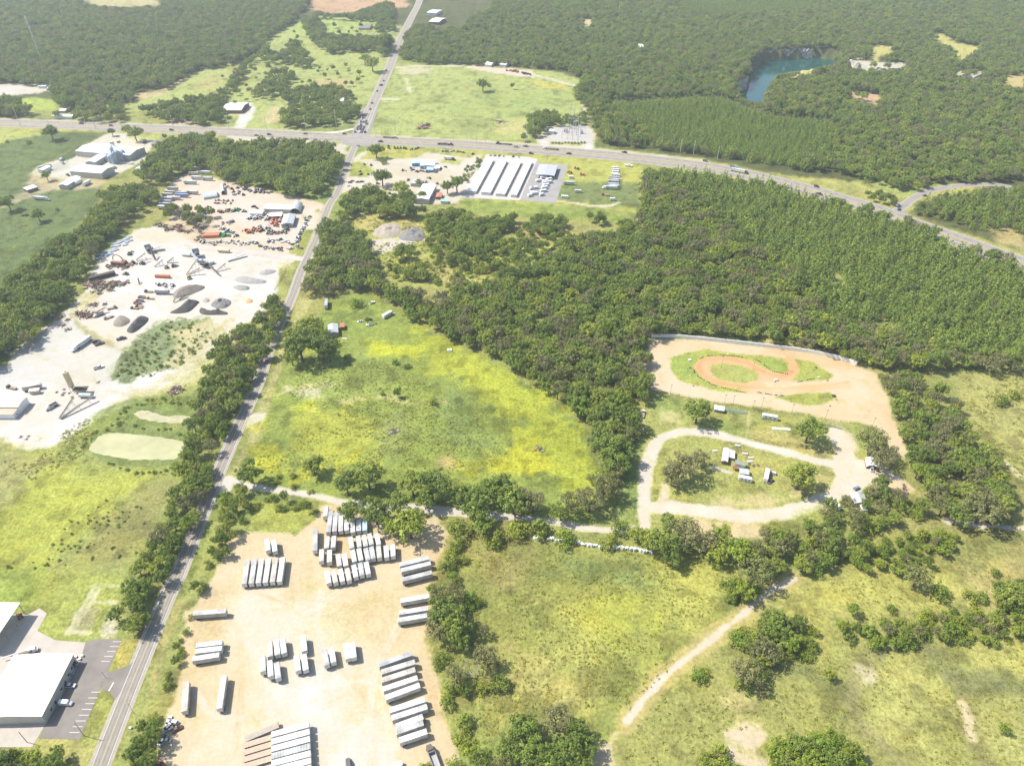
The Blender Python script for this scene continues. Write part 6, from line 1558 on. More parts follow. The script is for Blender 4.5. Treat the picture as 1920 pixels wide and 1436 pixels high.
def mesh_fence(name, pts, h, label, posts=6.0, col=M_DARK):
    L = resample(smooth_line(GL(pts), 8), posts)[:100]; ox, oy = L[len(L)//2]; t = thing(name, label, 'fence', (ox, oy, 0)); b = MB()
    for i, (x, y) in enumerate(L):
        MB().tube((x-ox, y-oy, 0), (x-ox, y-oy, h), .07, .07, 6).build('post', col, t)
        if i:
            a = L[i-1]
            for z in (h*.15, h*.5, h*.97): b.tube((a[0]-ox, a[1]-oy, z), (x-ox, y-oy, z), .035, .035, 4)
    b.build('rails', col, t); return t
mesh_fence('wire_fence', [(1226,736),(1280,744),(1340,756),(1400,765),(1470,776),(1540,786),(1610,797)], 2.2, 'dark wire fence between the dirt oval and the spectator grass')
M_TYR = mat("stacked_tyres", (0.05,0.05,0.05), .9)
def tyre_row(pts, label, step=1.3):
    L = resample(smooth_line(GL(pts), 8), step); ox, oy = L[0]; b = MB(); r = random.Random(1)
    for x, y in L:
        if r.random() < .15: continue
        b.tube((x-ox, y-oy, 0), (x-ox, y-oy, r.choice((.25,.5,.5))), .38, .38, 9)
    o = b.build('tyre_barrier', M_TYR, None, False, (ox, oy, 0)); return tag(o, label, 'tyre barrier')
tyre_row([(1301,692),(1303,700),(1312,708),(1330,718)], 'row of old tyres edging the left bend of the oval')
tyre_row([(1310,674),(1330,667),(1372,667),(1392,670)], 'row of old tyres edging the far straight of the oval')
tyre_row([(1416,673),(1430,682),(1444,693),(1452,697),(1476,701)], 'row of old tyres along the inner bend of the oval')
tyre_row([(1330,720),(1352,726),(1380,733),(1398,736)], 'row of old tyres below the near straight of the oval')
tyre_row([(1418,735),(1440,739),(1456,741)], 'short cluster of tyres and boards beside the start straight', 0.9)
tyre_row([(1494,717),(1515,712),(1535,708)], 'tyres along the bank right of the inner bend')
def light_pole(px, py, h, label, dirz=0.0):
    x, y = G(px, py); t = thing('light_pole', label, 'light pole', (x, y, 0), dirz)
    MB().tube((0,0,0), (0,0,h), .14, .09, 8).build('post', M_POLE, t)
    for sx in (-.5, 0, .5): MB().box(sx-.18, sx+.18, -.25, .05, h-.25, h+.15).build('lamp_head', M_STEEL, t)
    return t
for i, (a, b, l) in enumerate([(1352,690,'in the grass inside the oval, left one'), (1412,693,'in the grass inside the oval, right one'), (1257,738,'at the left end of the wire fence'), (1358,757,'at the wire fence above the green bleachers, left one'), (1374,759,'at the wire fence above the green bleachers, right one'), (1411,768,'beside the straight footpath'), (1428,762,'above the silver motor home, left one'), (1484,775,'above the silver motor home, right one'), (1547,786,'at the wire fence right of the big oak'), (1635,800,'between the moss-hung oaks and the sand')]):
    light_pole(a, b, 11 if i < 2 else 8, f'floodlight pole {l}')
def bleacher(A, B, label, rows=4, m=None):
    a = Vector((*G(*A), 0)); b = Vector((*G(*B), 0)); c = (a+b)/2; L = (b-a).length
    t = thing('bleachers', label, 'bleachers', tuple(c), math.atan2((b-a).y, (b-a).x))
    for k in range(rows): MB().box(-L/2, L/2, .1+k*.75, .45+k*.75, .4+k*.35, .48+k*.35).build('bench_row', m or M_STEEL, t)
    fr = MB()
    for i in range(int(L/2.5)+1):
        x = -L/2+.2+i*2.5
        if x > L/2: break
        fr.tube((x, 0, .05), (x, rows*.75, rows*.35+.0), .05, .05, 5); fr.tube((x, rows*.75-.1, 0), (x, rows*.75-.1, rows*.35), .05, .05, 5)
    fr.build('frame', M_DARK, t); return t
M_GRNB = mat("green_bench_paint", (0.22,0.34,0.28), .6)
bleacher((1359,773), (1399,778), 'long green bleachers facing the dirt oval', 4, M_GRNB)
bleacher((1549,798), (1578,806), 'long low pale bleachers right of the big oak', 3, M_STEEL)
building('booth', 'small white-roofed booth at the end of the green bleachers', 'booth', (1340,767), (1357,770), (1342,761), 2.6, 'shed', .3, M_WOOD, M_WHITE)
rv(10, (1424,775), (1466,782), 'long silver motor home parked facing the dirt oval', None, (0.60,0.62,0.64), 'motor_home', 'motor home', 3.3)
o = MB().box(-6,6,-1.1,1.1,.0,.25).build('concrete_slab', M_OFFW, None, False, (*G(1465,804), 0)); o.rotation_euler[2] = -0.1; tag(o, 'narrow white concrete slab left of the big round oak', 'slab')
for i, (x, y, d) in enumerate([(1290,663,1),(1293,676,2),(1294,690,1),(1294,704,1),(1455,713,2),(1453,716,1),(1530,690,1.2),(1525,694,1),(1535,708,1.4),(1551,714,1),(1563,743,2),(1568,749,1),(1556,761,1),(1465,742,1.5),(1300,724,.8),(1365,665,1.2)]):
    p = G(x, y); r_ = random.Random(i)
    o = MB().box(-d*.6,d*.6,-d*.4,d*.4,0,d*.5).tube((d*.3,0,d*.5),(d*.3,0,d*.9),.12,.12,6).build('equipment_box', r_.choice((M_DARK,M_OFFW,M_STEEL,M_WOOD)), None, False, (p[0],p[1],0)); tag(o, f'{ordw(i)} small equipment box scattered around the dirt oval', 'equipment', 'equipment boxes around the dirt oval')
p = G(1206,775,1.5); truck('flatbed', p[0], p[1], head((1205,785),(1208,768)), (0.65,0.62,0.6), 'white and brown truck parked under the trees left of the oval', None, .9)
# compound inside the lane loop
cc = crp(1320, 820, 12)
building('shed', 'white shed with brick-red end, left in the compound', 'shed', cc(410,520), cc(450,240), cc(530,520), 3.0, 'gable', .6, M_RUST, M_WROOF)
building('porch_roof', 'small white lean-to beside the shed in the compound', 'shed', cc(580,450), cc(590,290), cc(680,450), 2.2, 'shed', .3, M_WOOD, M_OFFW)
M_GRNR = corrugated("dull_green_roof", (0.24,0.28,0.22), .9, .1, 1, stain=.2)
building('cabin', 'cabin with dull green roof in the middle of the compound', 'cabin', cc(700,580), cc(925,640), cc(725,505), 3.0, 'gable', .7, M_WHITE, M_GRNR, wins=[('W',.3,1.0,1,2),('W',.7,1.0,1,2)])
building('cabin', 'cabin with silver-grey metal roof below the green-roofed one', 'cabin', cc(820,810), cc(1005,830), cc(815,700), 2.9, 'gable', .5, M_PWALL, M_GROOF)
building('deck_roof', 'low dark brown deck roof beside the green-roofed cabin', 'deck', cc(660,690), cc(770,710), cc(680,640), 2.0, 'open', 0, mr=M_RUST)
rv(8, cc(770,855), cc(1120,925), 'white travel trailer with dark stripe at the compound front', None, (0.72,0.72,0.72))
rv(10, cc(1395,930), cc(1440,690), 'white motor home parked lengthwise on the right of the compound', None, (0.74,0.74,0.74), 'motor_home', 'motor home')
for i, (x, y) in enumerate([(1010,610),(1120,640),(1210,625)]):
    p = G(*cc(x, y)); o = inst('firewood_pile', SCRAP[i], None, (p[0],p[1],0), i, (.45,.3,.5)); tag(o, f'{ordw(i)} from the left of the brown woodpiles in the compound', 'woodpile', 'woodpiles in the compound')
for i, (x, y) in enumerate([(750,190),(920,375),(1050,465),(1030,550),(245,310)]):
    t = thing('picnic_table', f'{ordw(i)} from the back of the pale picnic tables by the compound', 'table', (*G(*cc(x, y)), 0), -.2+i*.1, 'picnic tables by the compound')
    MB().box(-1.8,1.8,-.4,.4,.72,.78).build('tabletop', M_OFFW, t)
    for sy in (-.75,.75): MB().box(-1.8,1.8,sy-.15,sy+.15,.42,.47).build('bench', M_OFFW, t)
    for sx in (-1.2,1.2): MB().box(sx-.05,sx+.05,-.7,.7,0,.71).build('leg', M_WOOD, t)
for i, (x, y, c_) in enumerate([(1530,820,PALE[0]),(1500,1000,DARKC[0]),(1440,1000,DARKC[1])]):
    p = G(*cc(x, y)); car('sedan' if i else 'suv', p[0], p[1], 1.2+i, c_, f'{ordw(i)} car from the back beside the lengthwise motor home', 'cars beside the motor home')
t = thing('carport', 'white arched carport with a pickup inside beside the sandy junction', 'carport', (*G(1633,872), 0), head((1634,882),(1630,858)))
n = 9; b = MB(); vs = []
for yy in (-4.2, 4.2):
    for k in range(n+1): a = math.pi*k/n; vs.append((3.4*math.cos(a), yy, 1.2+2.4*math.sin(a)))
b.add(vs, [(k,k+1,n+2+k,n+1+k) for k in range(n)]); b.build('cover', M_WHITE, t)
MB().box(-3.5,-3.3,-4.2,4.2,0,1.2).box(3.3,3.5,-4.2,4.2,0,1.2).build('side_panels', M_RUST, t)
p = G(1634,880); car('pickup', p[0], p[1], head((1634,882),(1630,858)), (0.7,0.7,0.7), 'white pickup truck standing in the mouth of the arched carport')
c9 = crp(1540,820,10.26)
building('house', 'house with broad pale grey roof under the oaks at the sandy junction', 'house', c9(640,1260), c9(560,1080), c9(860,1200), 3.4, 'gable', 1.2, M_BRICKW, M_GROOF)
building('shed', 'narrow white shed half hidden by the oaks below the grey roof', 'shed', c9(800,1400), c9(720,1230), c9(870,1370), 2.6, 'gable', .5, M_OFFW, M_WROOF)
rv(6, c9(360,1320), c9(215,1250), 'small white camper on the grass below the sandy junction', None, (0.76,0.76,0.76))
p = G(*c9(675,990)); car('suv', p[0], p[1], head(c9(610,1020), c9(740,960)), (0.15,0.22,0.34), 'blue car beside the broad grey-roofed house')
for i, (x, y, c_) in enumerate([(500,1190,DARKC[0]),(470,1210,DARKC[4]),(540,1180,DARKC[1])]):
    p = G(*c9(x, y)); o = inst('lawn_machine', MACH[i], None, (p[0],p[1],0), i*1.1, (.7,.7,.7), (*c_,1)); tag(o, f'{ordw(i)} dark garden machine beside the grey-roofed house', 'machine', 'garden machines beside the grey-roofed house')
for i, (x, y) in enumerate([(1580,940),(1610,1000),(1590,1060),(1640,1090),(1530,1060)]):
    p = G(*c9(x, y)); o = inst('scrap_heap', SCRAP[i], None, (p[0],p[1],0), i, (.5,.5,.6)); tag(o, f'{ordw(i)} from the back of the red scrap heaps on the right sand', 'scrap', 'red scrap heaps on the right sand')

# ------------------------------------------------------------ small farmhouse in the meadow
cf = crp(560,520,7.98)
building('farmhouse', 'small farmhouse with pale metal roof beside the dark oaks', 'house', cf(450,840), cf(440,712), cf(592,850), 3.6, 'gable', 1.0, M_BRICKW, M_GROOF, doors=[('E',.5,1.1,0,2.1)], wins=[('E',.25,1.2,1,2.1),('E',.75,1.2,1,2.1)])
building('shed', 'little red-roofed shed attached behind the small farmhouse', 'shed', cf(625,750), cf(625,690), cf(680,745), 2.6, 'shed', .4, M_RUST, M_RROOF)
box_trailer(cf(405,440), cf(415,300), 'grey trailer in the tree shade above the small farmhouse', None, 12.2, (0.40,0.42,0.46))
rv(10, cf(1250,580), cf(1405,492), 'white bus-like motor home on the grass beside the oak woods', None, (0.74,0.74,0.72), 'motor_home', 'motor home')
p = G(*cf(1100,392)); car('pickup', p[0], p[1], head(cf(1060,410), cf(1140,375)), (0.7,0.72,0.7), 'white pickup truck above the motor home in the meadow')
p = G(*cf(1060,640)); car('suv', p[0], p[1], 1.3, DARKC[0], 'dark car in the little junk cluster in the meadow')
p = G(*cf(920,668)); car('sedan', p[0], p[1], 1.9, PALE[0], 'white car left in the little junk cluster in the meadow')
o = inst('boat', RVM[6], None, (*G(*cf(1060,712)), -.3), 1.75, (.8,1,.35), (.75,.75,.75,1)); tag(o, 'long low white boat hull in the little junk cluster', 'boat')
p = G(*cf(1155,700)); o = inst('scrap_heap', SCRAP[1], None, (p[0],p[1],0), 0, (.4,.4,.5)); tag(o, 'small scrap heap right of the white boat hull', 'scrap')
o = MB().box(-2.2,2.2,-.6,.6,0,.4).build('pale_slab', M_OFFW, None, False, (*G(*cf(685,920)),0)); tag(o, 'small pale slab on the grass below the farmhouse', 'slab')
o = MB().box(-1.8,1.8,-1,1,0,.7).box(-.6,.6,-.6,.6,.7,1.2).build('white_tank', M_WHITE, None, False, (*G(843,657),0)); tag(o, 'small white tank at the edge of the yellow flowers', 'tank')
for i, (x, y) in enumerate([(738,810),(1012,842),(600,803)]):
    p = G(x, y); o = inst('scrap_heap', SCRAP[i+1], None, (p[0],p[1],0), i, (1.1,1.1,.6) if i < 2 else (.4,.4,.4)); tag(o, ('grey brush heap in the middle of the central meadow','grey brush heap among yellow flowers near the woods','small pale heap in the yellow patch near the lane')[i], 'brush heap')
p = G(499,679.6); car('suv', p[0], p[1], head((490,700),(508,655)), (0.35,0.03,0.03), 'red car driving on the shaded two-lane road')
# ------------------------------------------------------------ storage units and recreational vehicles
cs = crp(860, 270, 5.333)
U = [((85,470),(270,150),(165,488)), ((225,482),(400,158),(310,500)), ((370,496),(545,168),(455,512)), ((520,508),(683,172),(575,520))]
for i, (a, b, c) in enumerate(U):
    building('storage_building', f'{ordw(i)} from the left of four long white-roofed storage buildings', 'storage building', cs(*a), cs(*b), cs(*c), 3.0, 'gable', .5, M_OFFW, M_WROOF, group='long white storage buildings', doors=[('E', (k+.5)/9, 2.6, 0, 2.3, M_STEEL) for k in range(9)], over=.2)
building('vehicle_canopy', 'broad grey open canopy right of the storage buildings', 'canopy', cs(770,308), cs(810,205), cs(965,290), 4.5, 'open', .6, mr=M_GROOF)
k = 0
for x, y, l in [(850,322,8),(905,340,8),(805,352,8),(868,358,8),(870,376,8),(905,368,8),(875,398,8),(862,422,8),(850,455,8),(832,492,6),(765,425,8),(732,430,6),(740,470,6),(760,480,8),(715,500,6)]:
    dx = 40 if l == 8 else 26
    rv(l, cs(x-dx, y+6), cs(x+dx, y-6), f'{ordw(k)} white camper from the back in the paved storage yard', 'campers in the paved storage yard', (0.72,0.72,0.72)); k += 1
for i, (x, y) in enumerate([(1568,228),(1575,248),(1572,268),(1565,290),(1585,300)]):
    rv(8, cs(x-50, y), cs(x+50, y+3), f'{ordw(i)} camper from the top of the grass field column', 'campers in the grass field column', (0.74,0.74,0.72))
for i, (x, y) in enumerate([(1560,325),(1562,345),(1548,362),(1545,392),(1548,408)]):
    box_trailer(cs(x+68, y+4), cs(x-62, y-2), f'{ordw(i)} trailer from the top below the campers in the grass field', 'trailers in the grass field column', 12.2, (0.55,0.58,0.60) if i % 2 else None)
p = G(*cs(1530,455)); a_ = cs(1600,462); b_ = cs(1420,452); semi(p[0], p[1], head(a_, b_), 'white-cabbed semi truck with silver trailer in the grass field', (0.75,0.75,0.75), (0.58,0.62,0.62), 'box', 13)
box_trailer(cs(1040,372), cs(1172,378), 'pale green trailer alone at the left of the grass field', None, 12.2, (0.52,0.60,0.54))
rv(8, cs(1018,512), cs(1108,520), 'long white camper at the lower left of the grass field', None)
rv(8, cs(1150,458), cs(1245,462), 'grey camper in the lower middle of the grass field', None, (0.50,0.56,0.54))
rv(6, cs(1505,540), cs(1580,540), 'small pale camper at the lower right of the grass field', None, (0.62,0.70,0.64))
p = G(*cs(1465,515)); truck('flatbed', p[0], p[1], 1.4, (0.25,0.06,0.05), 'dark red truck beside the small pale camper')
rv(6, cs(1100,320), cs(1155,320), 'small white camper beside the orange machines', None)
t = thing('boat', 'white motorboat on the grass near the highway', 'boat', (*G(*cs(1695,225)), 0), 1.4)
b = MB(); loft(b, [(-5,1.5,1.7,.5,1.7),(0,1.4,1.8,.4,1.9),(3.5,.8,1.3,.5,2.1),(5.5,.05,.2,1.4,2.4)]); b.build('hull', M_WHITE, t); MB().box(-1,1,-2,1,1.9,3.0).build('cabin', M_OFFW, t)
for i, (x, y) in enumerate([(1165,248),(1100,290),(1120,300),(1222,310),(1253,318),(1195,256)]):
    p = G(*cs(x, y)); o = inst('lift_machine', MACH[i % 6], None, (p[0],p[1],0), i, (1,1,1.2), (0.62,0.20,0.07,1)); tag(o, f'{ordw(i)} orange lift machine from the left in the grass field', 'machine', 'orange lift machines in the grass field')
rY = random.Random(77)
for i, x in enumerate((318,350,365,405,445,545,600)):
    p = G(*cs(x, 98+x*0.06)); car(rY.choice(('sedan','suv','pickup')), p[0], p[1], rY.uniform(-.4,.4), rY.choice(PALE+DARKC+[(0.4,0.08,0.05)]), f'{ordw(i)} car from the left behind the storage buildings', 'cars behind the storage buildings')
# ------------------------------------------------------------ lots below the crossroads
cx = crp(640, 190, 7.18)
building('shop', 'white-roofed shop with blue front wall below the highway', 'shop', cx(1060,868), cx(1085,792), cx(1248,880), 4.2, 'gable', .6, M_BWALL, M_WROOF, doors=[('S',.3,2.5,0,3,M_OFFW),('S',.7,2.5,0,3,M_OFFW)])
building('shop', 'low pale-blue-roofed building left of the blue shop', 'shop', cx(950,840), cx(955,790), cx(1065,848), 3.6, 'gable', .5, M_BWALL, M_BROOF)
building('shed', 'small blue lean-to in front of the blue shop', 'shed', cx(1150,930), cx(1155,885), cx(1235,938), 2.8, 'shed', .5, M_BWALL, M_BROOF)
building('shed', 'small white shed at the right end of the blue shop', 'shed', cx(1250,905), cx(1252,865), cx(1320,912), 3.0, 'gable', .5, M_OFFW, M_WROOF)
building('warehouse', 'big white-roofed warehouse beside tall trees below the crossroads', 'warehouse', cx(985,1315), cx(1100,1115), cx(1160,1345), 5.5, 'gable', 1.2, M_PWALL, M_WROOF, doors=[('E',.3,3.5,0,4),('E',.7,3.5,0,4)])
building('shed', 'grey ribbed-roof shed above the big warehouse', 'shed', cx(930,1108), cx(975,1048), cx(1055,1140), 3.5, 'gable', .5, M_STEEL, M_GROOF)
building('shed', 'little rust-red shed right of the big warehouse', 'shed', cx(1270,1290), cx(1290,1235), cx(1340,1300), 3, 'gable', .5, M_RUST, M_RROOF)
building('shed', 'little teal-roofed shed below the rust-red one', 'shed', cx(1335,1350), cx(1345,1320), cx(1430,1360), 2.6, 'shed', .3, M_OFFW, corrugated("teal_roof", (0.30,0.52,0.50), .9, .08, 1))
truck('dump', *G(*cx(1270,950)), head(cx(1250,990), cx(1290,915)), (0.75,0.75,0.75), 'white dump truck in front of the blue shop')
p = G(*cx(1440,790)); semi(p[0], p[1], head(cx(1385,785), cx(1520,800)), 'white tank-like semi truck on the oval island right of the shop', DARKC[0], (0.74,0.74,0.74), 'box', 10)
for i, (x, y) in enumerate([(720,640),(760,640),(800,638),(845,640),(870,645)]):
    p = G(*cx(x, y)); o = inst('green_machine', MACH[i], None, (p[0],p[1],0), .3, (1.1,1.1,1.2), (0.07,0.16,0.08,1)); tag(o, f'{ordw(i)} green machine from the left on the grass by the highway', 'machine', 'green machines on the grass by the highway')
for i, (x, y, c_) in enumerate([(635,615,DARKC[0]),(640,640,DARKC[1]),(950,655,DARKC[0]),(985,650,PALE[0]),(1020,640,DARKC[2]),(1045,635,PALE[2]),(1365,680,PALE[1]),(1420,680,DARKC[4]),(1475,680,PALE[2]),(1510,675,PALE[0]),(1560,685,PALE[3]),(1600,690,(0.3,0.16,0.1)),(1650,695,PALE[0]),(1770,720,DARKC[0]),
      (310,855,DARKC[0]),(400,870,DARKC[1]),(250,955,DARKC[4]),(265,990,DARKC[0]),(360,985,DARKC[1]),(830,940,DARKC[2]),(935,905,PALE[1]),(960,930,DARKC[1]),(1020,955,DARKC[2]),(1060,945,PALE[3]),(1100,950,(0.3,0.1,0.06)),(1150,960,DARKC[0]),(1190,955,PALE[1]),(1340,910,DARKC[0]),(1400,890,DARKC[1]),(1190,1045,(0.2,0.12,0.05)),(1290,1120,DARKC[0]),(900,1065,DARKC[0]),(1150,1100,DARKC[4]),(490,1115,DARKC[1]),(420,1165,DARKC[0]),(660,1200,PALE[3]),(650,1250,DARKC[1]),(740,1280,PALE[1])]):
    p = G(*cx(x, y)); j = i*7 % 10
    if j < 6:
        o = inst('machine', MACH[j % 6], None, (p[0],p[1],0), i*.9, None, (*c_,1)); tag(o, f'{ordw(i)} parked machine, counted from the back left, on the lots below the highway', 'machine', 'machines and cars on the lots below the highway')
    else: car('pickup' if j % 2 else 'suv', p[0], p[1], i*.7, c_, f'{ordw(i)} parked vehicle, counted from the back left, on the lots below the highway', 'machines and cars on the lots below the highway')
for i, (x, y, k_) in enumerate([(120,1100,'suv'),(150,1080,'sedan'),(105,1145,'sedan'),(225,1095,'pickup'),(280,1090,'suv')]):
    p = G(*cx(x, y)); car(k_, p[0], p[1], -1.4, rY.choice(PALE+DARKC), f'{ordw(i)} car by the two-lane road below the crossroads', 'cars by the two-lane road below the crossroads')
for i, (x, y, s) in enumerate([(790,1110,1)]): pass
# ------------------------------------------------------------ machinery yard
cm = crp(240, 310, 5.053)
building('barn', 'long white-roofed barn at the right of the machinery yard', 'barn', cm(1280,410), cm(1538,420), cm(1282,368), 4.5, 'gable', .8, M_PWALL, M_WROOF, doors=[('W',.3,3,0,3)])
building('barn', 'grey round-roofed barn at the end of the long white barn', 'barn', cm(1530,425), cm(1560,350), cm(1620,432), 4.5, 'arch', 1.5, M_STEEL, M_GROOF)
building('barn', 'grey-roofed barn among the orange machines', 'barn', cm(1450,560), cm(1480,470), cm(1555,575), 4.0, 'gable', 1.4, M_STEEL, M_GROOF, doors=[('S',.5,3,0,3)])
building('shed', 'small white shed left of the long white barn', 'shed', cm(1155,455), cm(1268,458), cm(1160,425), 3, 'gable', .5, M_OFFW, M_WROOF)
building('shed', 'white shed with rust front among the orange machines', 'shed', cm(1335,485), cm(1452,480), cm(1340,455), 3, 'shed', .5, M_RUST, M_WROOF)
building('hoop_shelter', 'low grey hoop shelter near the back of the machinery yard', 'shelter', cm(715,300), cm(845,280), cm(700,250), 3.5, 'arch', .8, M_STEEL, M_GROOF)
building('hoop_shelter', 'steep pale hoop shelter behind the low grey one', 'shelter', cm(880,250), cm(870,185), cm(920,255), 4, 'arch', .8, M_STEEL, M_OFFW)
for i, (x, y, l, c_) in enumerate([(630,12,60,None),(620,62,50,None),(735,52,50,None),(645,100,60,None),(750,110,50,PALE[1]),(585,145,70,(0.5,0.6,0.6)),(420,205,65,(0.45,0.42,0.38)),(395,240,60,None),(505,248,60,None),(505,268,70,(0.25,0.35,0.62)),(370,262,50,None),(430,292,70,None),(365,300,50,None),(355,328,60,(0.4,0.42,0.48)),(345,352,60,(0.45,0.46,0.5)),(330,380,50,None),(610,240,35,None)]):
    box_trailer(cm(x-l, y), cm(x+l, y+4), f'{ordw(i)} trailer, counted from the back, in the left stack of the machinery yard', 'trailers in the left stack of the machinery yard', 12.2 if l < 70 else 14.6, c_)
def scatter(line, n, sp, kinds, cols, nm, lab, grp, cat, sc=(.9,1.2), cf_=cm):
    L = [G(*cf_(*p)) for p in line]; L = resample(L, .5); r = random.Random(n)
    for i in range(n):
        x, y = L[int((i+.5)/n*(len(L)-1))]; s = r.uniform(*sc); c_ = r.choice(cols)
        me = r.choice(kinds)
        o = inst(nm, me, None, (x+r.gauss(0, sp), y+r.gauss(0, sp), 0), r.uniform(0, 6.28), (s, s, s*r.uniform(.8, 1.1)), (*c_, 1)); tag(o, lab.format(o=ordw(i)), cat, grp)
OR = (0.62,0.20,0.08); GRN = (0.06,0.34,0.12); TANC = (0.45,0.36,0.26)
scatter([(280,570),(420,600),(560,640)], 16, 3.5, SCRAP, [TANC], 'scrap_heap', '{o} rusty scrap heap from the left along the yard corner', 'rusty scrap heaps along the yard corner', 'scrap', (.8,1.3))
scatter([(600,560),(700,600),(720,660),(660,720)], 12, 2.5, SCRAP, [TANC], 'scrap_heap', '{o} rusty scrap heap beside the orange container', 'rusty scrap heaps beside the orange container', 'scrap', (.7,1.1))
scatter([(700,720),(820,735),(960,735),(1100,740),(1240,745)], 24, 2.0, MACH[:3]+[CARM['sedan']], [PALE[0], PALE[2], PALE[1], (0.5,0.6,0.55), TANC], 'machine', '{o} pale machine from the left in the front row of the machinery yard', 'pale machines in the front row of the machinery yard', 'machine', (.8,1.1))
scatter([(1250,780),(1400,790),(1540,800)], 17, 1.6, [CARM['sedan'], CARM['suv'], CARM['pickup']], DARKC+PALE, 'car', '{o} dark car from the left in the front corner row of the machinery yard', 'dark cars in the front corner row', 'car', (.9,1))
scatter([(1290,730),(1400,715),(1560,730)], 15, 1.6, [CARM['sedan'], CARM['suv']], DARKC+PALE, 'car', '{o} car from the left in the second corner row of the machinery yard', 'cars in the second corner row', 'car', (.9,1))
scatter([(1580,800),(1620,680),(1670,580),(1710,480)], 22, 1.6, [CARM['sedan'], CARM['suv'], CARM['pickup']], DARKC+PALE, 'car', '{o} car from the front in the line along the grass verge', 'cars in the line along the grass verge', 'car', (.9,1))
scatter([(1130,620),(1180,640),(1230,620)], 10, 2.0, MACH, [OR, OR, (0.5,0.2,0.1)], 'orange_machine', '{o} orange machine in the left corner of the machine rows', 'orange machines in the left corner of the rows', 'machine')
scatter([(1340,500),(1420,560),(1360,590)], 16, 3.0, MACH, [OR, OR, (0.7,0.25,0.2), PALE[0]], 'orange_machine', '{o} orange machine between the rust-fronted shed and grey barn', 'orange machines between shed and grey barn', 'machine')
scatter([(1240,590),(1340,640),(1450,640),(1520,610)], 24, 2.6, MACH+SCRAP[:1], [TANC, GRN, DARKC[4], (0.4,0.4,0.3), PALE[1]], 'machine', '{o} mixed machine from the left in the middle rows of the yard', 'mixed machines in the middle rows', 'machine')
scatter([(1160,510),(1230,500),(1300,520)], 10, 2.4, MACH, [PALE[0], PALE[2], (0.6,0.45,0.4)], 'machine', '{o} pale machine left of the orange ones', 'pale machines left of the orange ones', 'machine')
scatter([(880,650),(930,670),(960,690)], 7, 1.6, MACH, [GRN, (0.10,0.45,0.2)], 'green_machine', '{o} bright green machine beside the orange container', 'bright green machines beside the orange container', 'machine')
scatter([(900,600),(990,640),(1010,680)], 10, 2, MACH, [PALE[0], PALE[1], (0.55,0.6,0.55)], 'machine', '{o} pale machine around the bright green ones', 'pale machines around the green ones', 'machine')
scatter([(690,420),(730,480),(700,530)], 8, 2, MACH, [PALE[0], (0.5,0.58,0.5), PALE[3]], 'machine', '{o} pale machine between the yard trees', 'pale machines between the yard trees', 'machine')
scatter([(870,440),(930,450),(960,430)], 6, 2, MACH+SCRAP[:1], [(0.35,0.12,0.08), TANC], 'machine', '{o} rust-red machine in the middle of the machinery yard', 'rust-red machines in the middle', 'machine')
scatter([(960,430),(1040,430),(1090,440)], 10, 2.2, MACH, [(0.45,0.5,0.3), (0.5,0.55,0.4), GRN], 'machine', '{o} dull green machine in the middle of the machinery yard', 'dull green machines in the middle', 'machine')
scatter([(900,550),(960,545),(1010,530)], 7, 1.6, MACH, [(0.4,0.3,0.28), DARKC[4], PALE[3]], 'machine', '{o} brownish machine above the green ones', 'brownish machines above the green ones', 'machine')
scatter([(820,340),(900,335),(990,345)], 8, 1.2, MACH, [(0.2,0.2,0.12), DARKC[4]], 'machine', '{o} dark machine in the upper line of open sand', 'dark machines in the upper line', 'machine', (.6,.8))
scatter([(820,362),(900,362),(970,360)], 6, 1.0, MACH, [(0.4,0.2,0.12), TANC], 'machine', '{o} reddish machine in the lower line of open sand', 'reddish machines in the lower line', 'machine', (.6,.8))
scatter([(920,190),(1000,250),(1080,300)], 12, 2.6, MACH+[CARM['sedan']], DARKC+PALE, 'machine', '{o} vehicle right of the hoop shelters', 'vehicles right of the hoop shelters', 'vehicle')
scatter([(1100,230),(1200,250),(1330,270)], 16, 3, [CARM['sedan'], CARM['suv'], MACH[0]], DARKC+PALE, 'car', '{o} car along the trees at the back of the machinery yard', 'cars along the trees at the back', 'car')
scatter([(1160,395),(1200,400),(1240,405)], 5, 1, MACH, DARKC, 'machine', '{o} dark machine at the left end of the long white barn', 'dark machines at the long white barn', 'machine', (.7,.9))
def container(p, q, z, w, L, m, label, name='container'):
    a = Vector((*G(*p, z), 0)); b = Vector((*G(*q, z), 0)); c = (a+b)/2; L = L or (b-a).length
    t = thing(name, label, 'container', tuple(c), math.atan2(-(b-a).x, (b-a).y))
    MB().box(-w/2, w/2, -L/2, L/2, .15, z).build('body', m, t); MB().box(-w/2-.02, w/2+.02, -L/2-.02, L/2+.02, z+.002, z+.06).build('roof', m, t)
    for sx in (-1, 1): MB().box(sx*.62-.55, sx*.62+.55, L/2+.021, L/2+.07, .3, z-.15).build('door', m, t)
    MB().box(-w/2, w/2, -L/2, L/2, .0, .14).build('base_rail', M_DARK, t); return t
M_ORC = corrugated("orange_container_steel", (0.55,0.19,0.10), .5, .15, 1, stain=.25)
container(cm(715,655), cm(865,648), 2.7, 7, None, M_ORC, 'wide orange container block at the front of the machinery yard')
